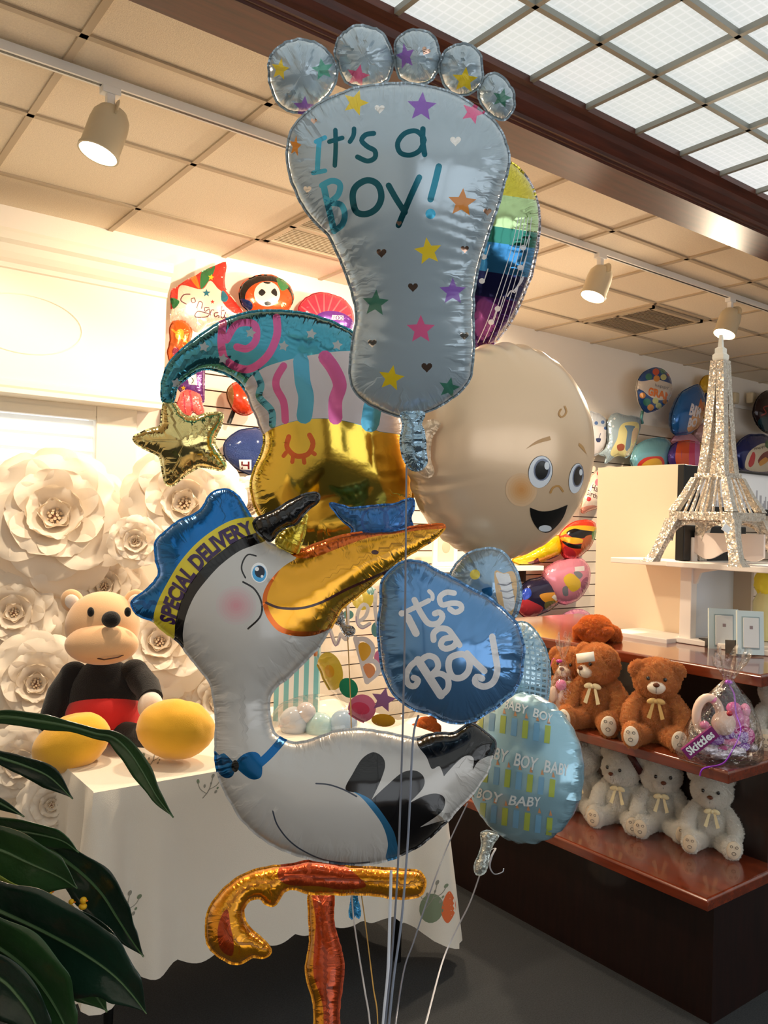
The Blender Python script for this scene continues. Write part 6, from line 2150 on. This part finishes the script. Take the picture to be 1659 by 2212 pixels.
wall_balloon('large glossy blue foil balloon with birthday lettering left of the tower tip', ol, M_, dec, group=GW_R, Y=3.86, thick=.09, texts=[('BIR', [z9((770, 700))[0], z9((900, 740))[0]], [z9((800, 580))[0], z9((925, 650))[0]], 3, 0.05), ('BO', [z9((755, 840))[0], z9((850, 840))[0]], [z9((775, 745))[0], z9((870, 750))[0]], 3, 0.05)])
M_ = pal((226, 176, 36), (40, 60, 120))
wall_balloon('small yellow and navy foil balloon topping the large blue one', z9((890, 360), (920, 290), (980, 265), (1040, 280), (1060, 340), (1050, 420), (1010, 450), (940, 450), (905, 410)), M_, [('poly', z9((1000, 260), (1070, 270), (1070, 430), (1010, 420)), 1)], group=GW_R, Y=3.95, thick=.03)
wall_balloon('small navy foil balloon with yellow end behind the tower column', z9((950, 480), (1000, 440), (1060, 470), (1060, 600), (1000, 740), (940, 750), (930, 700), (960, 620)), M_, [('poly', z9((920, 640), (1060, 650), (1060, 780), (900, 780)), 0), ('poly', z9((940, 430), (1080, 430), (1080, 600), (930, 600)), 1)], group=GW_R, Y=3.97, thick=.025)
M_ = pal((206, 212, 222), (240, 232, 232), (60, 70, 110), (150, 130, 160), (90, 120, 176))
z10 = zp(1200, 600, 3.614)
wall_balloon('white foil balloon with a tiny cupcake print right of the baby face', z10((255, 1060), (310, 1055), (360, 1075), (400, 1120), (408, 1220), (385, 1310), (330, 1380), (270, 1380), (240, 1250)), M_, [('poly', z10((280, 1180), (340, 1160), (400, 1180), (405, 1250), (370, 1340), (320, 1370), (270, 1360)), 1), ('poly', z10((315, 1255), (355, 1255), (345, 1285), (325, 1285)), 2), ('stroke', z10((338, 1255), (352, 1215)), 1.4, 2), ('poly', ell_pts(1288, 914, 4, 4), 4), ('poly', ell_pts(1302, 912, 4, 4), 4), ('poly', ell_pts(1308, 925, 3.5, 3.5), 4)], group=GW_R, thick=.05)
M_ = pal((168, 186, 194), (238, 226, 160), (120, 150, 176), (170, 90, 60), (226, 196, 160), (226, 232, 236))
ol = z10((405, 1150), (430, 1080), (480, 1060), (560, 1080), (640, 1090), (665, 1110), (655, 1200), (620, 1310), (560, 1400), (520, 1395), (470, 1390), (410, 1440), (385, 1445), (390, 1400), (340, 1380), (380, 1340), (410, 1260))
dec = [('poly', z10((500, 1170), (545, 1130), (640, 1130), (650, 1200), (610, 1320), (540, 1400), (430, 1380), (480, 1260)), 1), ('poly', z10((540, 1155), (620, 1160), (600, 1200), (580, 1330), (545, 1340), (560, 1200)), 2), ('poly', z10((480, 1310), (515, 1295), (540, 1310), (530, 1345), (490, 1350)), 3), ('poly', z10((600, 1200), (640, 1170), (640, 1230), (600, 1300)), 4), ('poly', z10((560, 1350), (620, 1290), (590, 1370), (545, 1395)), 4)]
for x, y in ((430, 1120), (450, 1160), (430, 1210), (460, 1100), (440, 1280), (415, 1320)):
    q = z10((x, y))[0]
    dec.append(('poly', ell_pts(q[0], q[1], 2.4, 2.4), 5))
wall_balloon('grey blue foil balloon shaped like a number one with a cupcake scene', ol, M_, dec, group=GW_R, thick=.05, Y=3.9)
M_ = pal((120, 176, 190), (214, 60, 50), (236, 180, 50))
wall_balloon('aqua foil balloon with a red and yellow sun peeking over the cream panel', z10((590, 1440), (600, 1370), (650, 1300), (740, 1255), (840, 1250), (900, 1290), (905, 1360), (880, 1450), (850, 1500), (700, 1520), (620, 1500)), M_, [('poly', z10((640, 1460), (690, 1410), (760, 1395), (830, 1400), (850, 1460), (800, 1520), (660, 1520)), 1), ('poly', z10((670, 1470), (720, 1425), (790, 1410), (830, 1440), (820, 1510), (690, 1520)), 2)], group=GW_R, thick=.07, Y=3.88)
M_ = pal((90, 60, 140), (240, 96, 50), (232, 70, 120), (226, 120, 190), (240, 180, 90), (230, 150, 170))
ol = z10((870, 1390), (900, 1320), (960, 1280), (1040, 1270), (1130, 1290), (1180, 1330), (1190, 1400), (1160, 1480), (1050, 1500), (920, 1490), (880, 1440))
dec = [('poly', z10((960, 1270), (1000, 1275), (985, 1350), (985, 1420), (1000, 1500), (960, 1500), (935, 1400)), 1), ('poly', z10((1000, 1270), (1060, 1270), (1060, 1500), (1000, 1500), (985, 1400)), 1), ('poly', z10((1050, 1270), (1090, 1275), (1095, 1500), (1045, 1500)), 2), ('poly', z10((1090, 1275), (1130, 1285), (1140, 1500), (1095, 1500)), 3), ('poly', z10((1130, 1285), (1190, 1330), (1190, 1480), (1140, 1500)), 4)]
wall_balloon('striped hot air balloon shaped foil in orange, pink and violet beside the tower', ol, M_, dec, group=GW_R, thick=.08, Y=3.86)
wall_balloon('plain pink foil balloon behind the striped violet one', z10((900, 1290), (920, 1240), (980, 1215), (1050, 1220), (1110, 1260), (1120, 1300), (1060, 1320), (960, 1320)), pal((226, 160, 178)), (), group=GW_R, thick=.04, Y=3.96)
wall_balloon('mauve pink foil balloon half hidden by the tower column', z10((1080, 1230), (1120, 1160), (1180, 1130), (1230, 1150), (1230, 1240), (1170, 1280), (1110, 1270)), pal((206, 160, 160)), (), group=GW_R, thick=.04, Y=3.97)
M_ = pal((40, 18, 22), (150, 50, 46), (20, 60, 70))
wall_balloon('dark maroon foil balloon cut by the right frame edge', [(1628, 900), (1632, 870), (1645, 850), (1665, 845), (1700, 870), (1705, 910), (1680, 935), (1650, 932)], M_, [('stroke', [(1668, 875), (1650, 880), (1655, 892), (1645, 897)], 2.4, 1), ('poly', [(1640, 905), (1680, 900), (1680, 930), (1645, 928)], 2)], group=GW_R, thick=.07, Y=3.9)
M_ = pal((30, 42, 110), (236, 226, 204), (214, 60, 70), (130, 36, 40), (226, 160, 60), (60, 120, 70)) + [m_ink]
ol = z10((1395, 1420), (1400, 1340), (1440, 1270), (1500, 1230), (1570, 1220), (1640, 1230), (1720, 1280), (1760, 1380), (1740, 1480), (1660, 1530), (1540, 1530), (1440, 1500))
dec = [('poly', z10((1480, 1480), (1500, 1380), (1560, 1320), (1640, 1290), (1720, 1330), (1730, 1450), (1660, 1510), (1540, 1510)), 1), ('poly', z10((1505, 1450), (1540, 1360), (1560, 1380), (1550, 1450), (1520, 1480)), 2), ('poly', z10((1580, 1430), (1620, 1370), (1680, 1350), (1680, 1400), (1610, 1460)), 3), ('poly', z10((1590, 1440), (1640, 1400), (1660, 1430), (1600, 1470)), 4), ('poly', z10((1645, 1270), (1700, 1290), (1690, 1340), (1640, 1320)), 5)]
wall_balloon('navy foil balloon with a cream birthday emblem right of the tower', ol, M_, dec, group=GW_R, thick=.09, Y=3.88, texts=[('Happy', [z10((1555, 1345))[0], z10((1640, 1320))[0]], [z10((1550, 1325))[0], z10((1635, 1300))[0]], 6, 0)])
# emergency light heads on the wall
em = empty('emergency_light', ony(1605, 862, 4.03), 'twin cream emergency light heads on the wall right of the tower tip', 'wall light')
for x in (1586, 1623):
    c = ony(x, 860, 3.985)
    b = MB(); b.box(c, (.075, .07, .1)); b.build('lamp_head', m_lampbody, em, smooth=False, bevel=0.015)
c = ony(1605, 880, 4.022); b = MB(); b.box(c, (.3, .014, .03)); b.build('bracket', m_white, em, smooth=False, bevel=0.004)

# --- middle group, beside the cream panel
z11 = zp(1080, 960, 5.027)
M_ = pal((240, 222, 206), (206, 66, 70), (226, 130, 150), (150, 180, 70), (232, 200, 60), (226, 160, 140)) + [ink('dot_brown', (80, 50, 50))]
ol = z11((880, 700), (900, 560), (960, 420), (1000, 330), (1060, 290), (1110, 310), (1160, 400), (1175, 500), (1150, 600), (1080, 680), (980, 720), (900, 750))
dec = [('poly', ell_pts(1296, 1023, 7, 6), 1), ('poly', ell_pts(1292, 1042, 7, 8), 2), ('poly', ell_pts(1307, 1041, 5, 6), 3), ('poly', ell_pts(1308, 1060, 5, 9), 4), ('poly', ell_pts(1272, 1078, 5, 5), 1), ('poly', z11((870, 700), (1000, 660), (1080, 690), (980, 740), (890, 770)), 5)]
wall_balloon('white foil balloon with coloured spots and birthday lettering beside the baby face', ol, M_, dec, group=GW_M, thick=.07, Y=3.88, texts=[('Hap', [z11((990, 500))[0], z11((1090, 520))[0]], [z11((1010, 430))[0], z11((1095, 460))[0]], 6, 0.01), ('Birthd', [z11((945, 545))[0], z11((1075, 600))[0]], [z11((960, 490))[0], z11((1080, 550))[0]], 6, 0.01)])
M_ = pal((226, 66, 40), (236, 180, 44), (28, 22, 20), (200, 100, 50), (90, 140, 70), (190, 40, 50))
ol = z11((650, 990), (700, 920), (790, 850), (880, 820), (970, 820), (1030, 860), (1045, 960), (1010, 1060), (930, 1170), (830, 1240), (740, 1250), (690, 1220), (670, 1100))
dec = [('poly', z11((650, 990), (740, 900), (900, 880), (1050, 900), (1050, 940), (900, 950), (760, 960)), 1), ('poly', z11((720, 960), (800, 915), (900, 930), (1030, 950), (1030, 990), (890, 1020), (790, 1010)), 2), ('poly', z11((660, 1010), (790, 1010), (890, 1025), (920, 1060), (800, 1080), (670, 1040)), 1), ('poly', z11((670, 1050), (800, 1085), (930, 1080), (900, 1130), (760, 1120)), 2), ('poly', z11((930, 1000), (1040, 990), (1000, 1080), (930, 1170), (880, 1130)), 3), ('poly', z11((1000, 960), (1060, 930), (1060, 1040), (1010, 1040)), 4), ('poly', z11((650, 1240), (700, 1110), (800, 1150), (820, 1220), (730, 1260)), 5)]
wall_balloon('bee striped yellow and black foil balloon with red cap on the slatwall', ol, M_, dec, group=GW_M, thick=.08, Y=3.86)
M_ = pal((244, 200, 20), (130, 60, 60))
ol = z11((130, 1250), (300, 1180), (450, 1080), (560, 1010), (650, 990), (680, 1100), (660, 1180), (590, 1230), (480, 1270), (380, 1300), (230, 1310))
wall_balloon('ruffled bright yellow foil balloon just under the baby face', ol, M_, [('poly', z11((300, 1290), (370, 1260), (410, 1230), (440, 1280), (520, 1250), (620, 1200), (640, 1240), (480, 1310)), 1)], group=GW_M, thick=.07, Y=3.87, pucker=.3, lam=.08)
M_ = pal((226, 140, 160), (226, 186, 60), (130, 130, 140), (236, 224, 222), (170, 90, 120))
ol = z11((480, 1370), (560, 1300), (680, 1250), (800, 1225), (900, 1250), (970, 1340), (980, 1450), (950, 1560), (880, 1660), (780, 1720), (690, 1740), (600, 1700), (520, 1600), (470, 1480))
dec = [('poly', z11((690, 1460), (760, 1400), (850, 1450), (880, 1540), (800, 1600), (740, 1560)), 1), ('poly', z11((800, 1390), (860, 1380), (900, 1420), (860, 1460)), 2), ('poly', z11((810, 1330, 1), (915, 1320, 1), (920, 1370, 1), (815, 1380, 1)), 3), ('poly', z11((880, 1500), (950, 1440), (950, 1560), (900, 1620)), 4), ('poly', z11((680, 1560), (730, 1540), (740, 1640), (690, 1640)), 2)]
wall_balloon('rosy pink foil balloon with yellow and grey print below the bee stripes', ol, M_, dec, group=GW_M, thick=.09, Y=3.86)
M_ = pal((40, 34, 60), (200, 60, 70), (220, 150, 50), (120, 110, 60), (40, 70, 180), (236, 226, 216))
ol = z11((190, 1760), (230, 1560), (300, 1480), (430, 1440), (560, 1440), (660, 1480), (670, 1600), (640, 1720), (540, 1800), (430, 1850), (300, 1880), (220, 1840))
dec = [('poly', z11((200, 1760), (260, 1680), (380, 1720), (470, 1780), (400, 1860), (280, 1880), (210, 1840)), 1), ('poly', z11((430, 1640), (520, 1610), (650, 1620), (620, 1720), (500, 1720)), 2), ('poly', z11((490, 1720), (600, 1700), (580, 1790), (500, 1790)), 3), ('poly', z11((240, 1590), (320, 1560), (340, 1640), (260, 1690)), 4), ('poly', z11((560, 1660, 1), (590, 1630, 1), (640, 1665, 1), (610, 1700, 1)), 5)]
wall_balloon('dark foil balloon with red and amber figures under the white wall shelf', ol, M_, dec, group=GW_M, thick=.08, Y=3.86)
M_ = pal((226, 150, 180), (120, 120, 140), (240, 220, 224), (200, 120, 160))
ol = z11((570, 2030), (620, 1920), (700, 1840), (800, 1790), (900, 1800), (980, 1850), (1010, 1930), (990, 2000), (900, 2080), (780, 2120), (650, 2100))
dec = [('poly', z11((570, 2040), (620, 1910), (700, 1830), (700, 1920), (640, 2020), (600, 2090)), 1), ('poly', z11((880, 1870), (940, 1840), (970, 1890), (900, 1930)), 2), ('stroke', z11((780, 1800), (840, 1900), (900, 1960)), 4, 3), ('stroke', z11((720, 1860), (800, 1960), (860, 2060)), 4, 3)]
wall_balloon('pale pink and grey foil balloon lowest on the slatwall above the orange bear', ol, M_, dec, group=GW_M, thick=.08, Y=3.87)

# white wall shelf with a framed baby picture
sh0, sh1 = ony(905, 1236, 3.78), ony(1175, 1226, 3.78)
t = empty('wall_shelf', ((sh0.x + sh1.x) / 2, 3.9, sh1.z), 'white shelf fixed on the slatwall below the baby face', 'shelf')
b = MB(); b.bx((sh0.x, 3.78, sh1.z - .02), (sh1.x, 4.029, sh1.z + .012)); b.build('board', m_white, t, smooth=False, bevel=.003)
b = MB()
for x in (sh0.x + .1, sh1.x - .1):
    b.bx((x - .012, 3.86, sh1.z - .1), (x + .012, 4.029, sh1.z - .02))
b.build('bracket', m_groove, t, smooth=False)
c = ony(963, 1203, 3.84)
t = empty('baby_picture', (c.x, 3.85, sh1.z + .012), 'white framed picture on the wall shelf beside the beak tip', 'picture')
b = MB(); b.box((c.x, 3.85, sh1.z + .013 + .11), (.2, .016, .22)); b.build('frame', m_white, t, smooth=False, bevel=.004)
b = MB(); b.box((c.x, 3.841, sh1.z + .013 + .11), (.13, .004, .15)); b.ell((c.x, 3.839, sh1.z + .135), (.035, .004, .04), 1, 16, 10); b.build('print', [mat('photo_cream', (236, 220, 190), .4), mat('photo_skin', (226, 190, 160), .5)], t, smooth=False)

# low white display ledge behind the stork with one orange bear on it
lz = at(900, 1590, 3.9).z
lc = at(880, 1580, 3.98)
t = empty('display_ledge', (lc.x, lc.y, 0), 'low white display stand behind the stork and the clear balloon', 'display stand')
b = MB(); b.box((lc.x, lc.y, lz), (0.62, 0.32, 0.03)); b.build('top', m_white, t, smooth=False, bevel=.004)
b = MB(); b.box((lc.x, lc.y, lz / 2 - .008), (0.5, 0.3, lz - .016)); b.build('base', m_white, t, smooth=False)
bp_ = at(914, 1600, 3.85)
teddy(Vector((bp_.x, bp_.y, lz + .07)), R(-30), .2, m_ofur, m_pad, m_bowt, 'small orange teddy bear lying behind the stork tail on the white stand', 'small plush bears', m_ofur, 150)
bpy.data.objects['teddy_bear.009'].rotation_euler = (R(80), 0, R(-30)) if 'teddy_bear.009' in bpy.data.objects else (0, 0, 0)

# ================================================================== FOREGROUND PLANT
m_leaf = mat('leaf_green', (34, 62, 30), 0.32, coat=0.35, bump=0.35, bscale=26, vary=0.45, vscale=9, stretch=(1, 1, 1))
m_leafd = mat('leaf_dark', (18, 40, 28), 0.3, coat=0.4, bump=0.4, bscale=26, vary=0.45, vscale=9)
m_leafy = mat('leaf_yellow', (136, 146, 52), 0.4, coat=0.3, bump=0.2, bscale=26, vary=0.25, vscale=9)
m_rib = mat('leaf_rib', (70, 96, 56), 0.4)
m_stem = mat('plant_stem', (46, 78, 40), 0.5)
pot_c = Vector((0.05, 1.22, 0.0))
plant = empty('potted_plant', (pot_c.x, pot_c.y, 0.0), 'leafy dark green potted plant in the lower left foreground', 'plant')
zl_ = zp(0, 1500, 3.107)

def leaf(pts, ws, d0, d1, m=m_leaf, roll=0.35, fold=0.25, arch=0.0, stem=True):
    line = spline([(p[0], p[1]) for p in zl_(*pts)], 9, False)
    n = len(line)
    b = MB()
    vs = []
    K = 8
    for i, p in enumerate(line):
        u = i / (n - 1)
        d = d0 + (d1 - d0) * u + arch * math.sin(math.pi * u)
        x = u * (len(ws) - 1)
        j = min(int(x), len(ws) - 2)
        f = x - j
        f = f * f * (3 - 2 * f)
        w = (ws[j] * (1 - f) + ws[j + 1] * f) / 3.107 * d / FPX
        t2 = line[min(i + 1, n - 1)] - line[max(i - 1, 0)]
        t2.normalize()
        sdv = RT * (-t2.y) - UP * t2.x
        c = at(p.x, p.y, d)
        for k in range(K + 1):
            s = -1 + 2 * k / K
            wv = 0.05 * w * math.sin(u * 14 + s * 3)
            off = sdv * (s * w * math.cos(roll)) + FW * (s * w * math.sin(roll)) - FW * (fold * w * abs(s) ** 1.3) + FW * (wv * abs(s))
            vs.append(c + off)
    fs = []
    for i in range(n - 1):
        for k in range(K):
            a_ = i * (K + 1) + k
            fs.append((a_, a_ + 1, a_ + K + 2, a_ + K + 1))
    b.add(vs, fs)
    o = b.build('leaf', m, plant, solid=0.0012, angle=0)
    b = MB()
    b.tube([vs[i * (K + 1) + K // 2] - FW * .0015 for i in range(n)], [.0035 * (1 - .8 * i / n) for i in range(n)], 0, 6)
    b.build('midrib', m_rib, o)
    if stem:
        # petiole back to the pot, hidden below the leaves
        st = vs[K // 2]
        base = Vector((pot_c.x, pot_c.y, 0.42)) + Vector((random.uniform(-.06, .06), random.uniform(-.06, .06), 0))
        mid = at(-190, 1700 + 300 * random.random(), 1.26)
        q0 = line[0]
        b = MB(); b.tube([base, base.lerp(mid, .6), mid, mid.lerp(st, .6) + FW * .03, st], [.006, .006, .005, .0045, .004], 0, 8); b.build('stem', m_stem, plant)
random.seed(5)
leaf([(-260, 210), (0, 150), (250, 175), (480, 215), (650, 262), (760, 285), (860, 370), (950, 500), (1060, 690), (1165, 825)], [30, 48, 70, 74, 48, 52, 100, 108, 62, 2], 1.22, 1.12, m_leaf, .55, .25)
leaf([(-260, 330), (0, 420), (180, 480), (340, 555), (490, 700)], [20, 50, 80, 105, 2], 1.24, 1.2, m_leafd, .4)
leaf([(-200, 640), (0, 725), (165, 820)], [60, 60, 2], 1.28, 1.26, m_leafd, .5)
leaf([(-280, 860), (0, 900), (220, 930), (420, 980), (530, 1060)], [70, 110, 120, 95, 2], 1.26, 1.2, m_leaf, .4)
leaf([(-260, 980), (0, 1040), (200, 1130), (400, 1220), (520, 1300)], [100, 190, 220, 170, 3], 1.2, 1.14, m_leaf, .2)
leaf([(330, 1030), (540, 1190), (680, 1330), (790, 1500), (880, 1640), (965, 1760)], [40, 140, 185, 150, 80, 2], 1.23, 1.18, m_leafd, .2)
leaf([(-260, 1180), (0, 1290), (180, 1345), (380, 1390)], [100, 130, 80, 3], 1.17, 1.15, m_leafy, .4)
leaf([(-260, 1330), (0, 1450), (260, 1570), (520, 1710), (740, 1860), (880, 2000), (985, 2140)], [140, 250, 310, 320, 280, 160, 2], 1.1, 1.04, m_leafd, .15)
leaf([(-240, 1560), (0, 1700), (160, 1820), (300, 1980), (420, 2180), (470, 2330)], [170, 260, 310, 290, 160, 3], 1.06, 1.02, m_leaf, .2)
leaf([(140, 1540), (380, 1720), (540, 1880), (640, 2010), (720, 2130)], [80, 190, 200, 140, 2], 1.12, 1.07, m_leaf, .15)
leaf([(-260, 1800), (0, 1900), (140, 2040), (240, 2200), (300, 2380)], [170, 230, 240, 160, 3], 1.04, 1.0, m_leafd, .3)
leaf([(-200, 1120), (0, 1150), (60, 1200), (100, 1260)], [70, 100, 70, 3], 1.3, 1.28, m_leafd, .5)
leaf([(380, 1480), (560, 1560), (700, 1660), (800, 1780), (870, 1880)], [60, 140, 150, 100, 2], 1.16, 1.13, m_leafd, .3)
b = MB(); b.lathe([(0.0, 0.001), (.13, .001), (.15, .04), (.165, .3), (.17, .42), (.178, .425), (.178, .45), (.16, .45), (.155, .41), (0.0, .41)], pot_c, 0, 36); b.build('pot', mat('pot_redbrown', (96, 44, 34), .6, bump=.5, bscale=40), plant)
b = MB(); b.lathe([(0.0, .412), (.154, .412)], pot_c, 0, 24); b.build('soil', mat('soil', (36, 26, 20), .95, bump=.8, bscale=90), plant)
# small yellow ducklings tucked among the leaves
for px, py, s, lb in ((106, 1930, 1.0, 'small yellow duckling ornament at the upper left among the plant leaves'), (153, 1953, .8, 'tiny yellow duckling ornament in the middle, half behind a dark leaf'), (179, 1950, 1.0, 'small yellow duckling ornament at the right end among the plant leaves')):
    d = 1.19
    k = d / FPX * s
    t = empty('duckling_ornament', at(px, py, d), lb, 'ornament', 'yellow ducklings in the plant')
    m = mat('duck_yellow', (250, 186, 30), .5)
    b = MB(); b.ell(at(px, py + 8, d), (9 * k, 8 * k, 7 * k), 0, 18, 12, M=AX); b.build('body', m, t)
    b = MB(); b.ell(at(px + 1, py - 5, d), (7.5 * k, 7 * k, 7.5 * k), 0, 18, 12); b.build('head', m, t)
    b = MB(); b.ell(at(px + 8, py - 4, d), (3.5 * k, 3 * k, 2 * k), 0, 10, 8, M=AX); b.build('bill', mat('duck_orange', (240, 120, 20), .5), t)
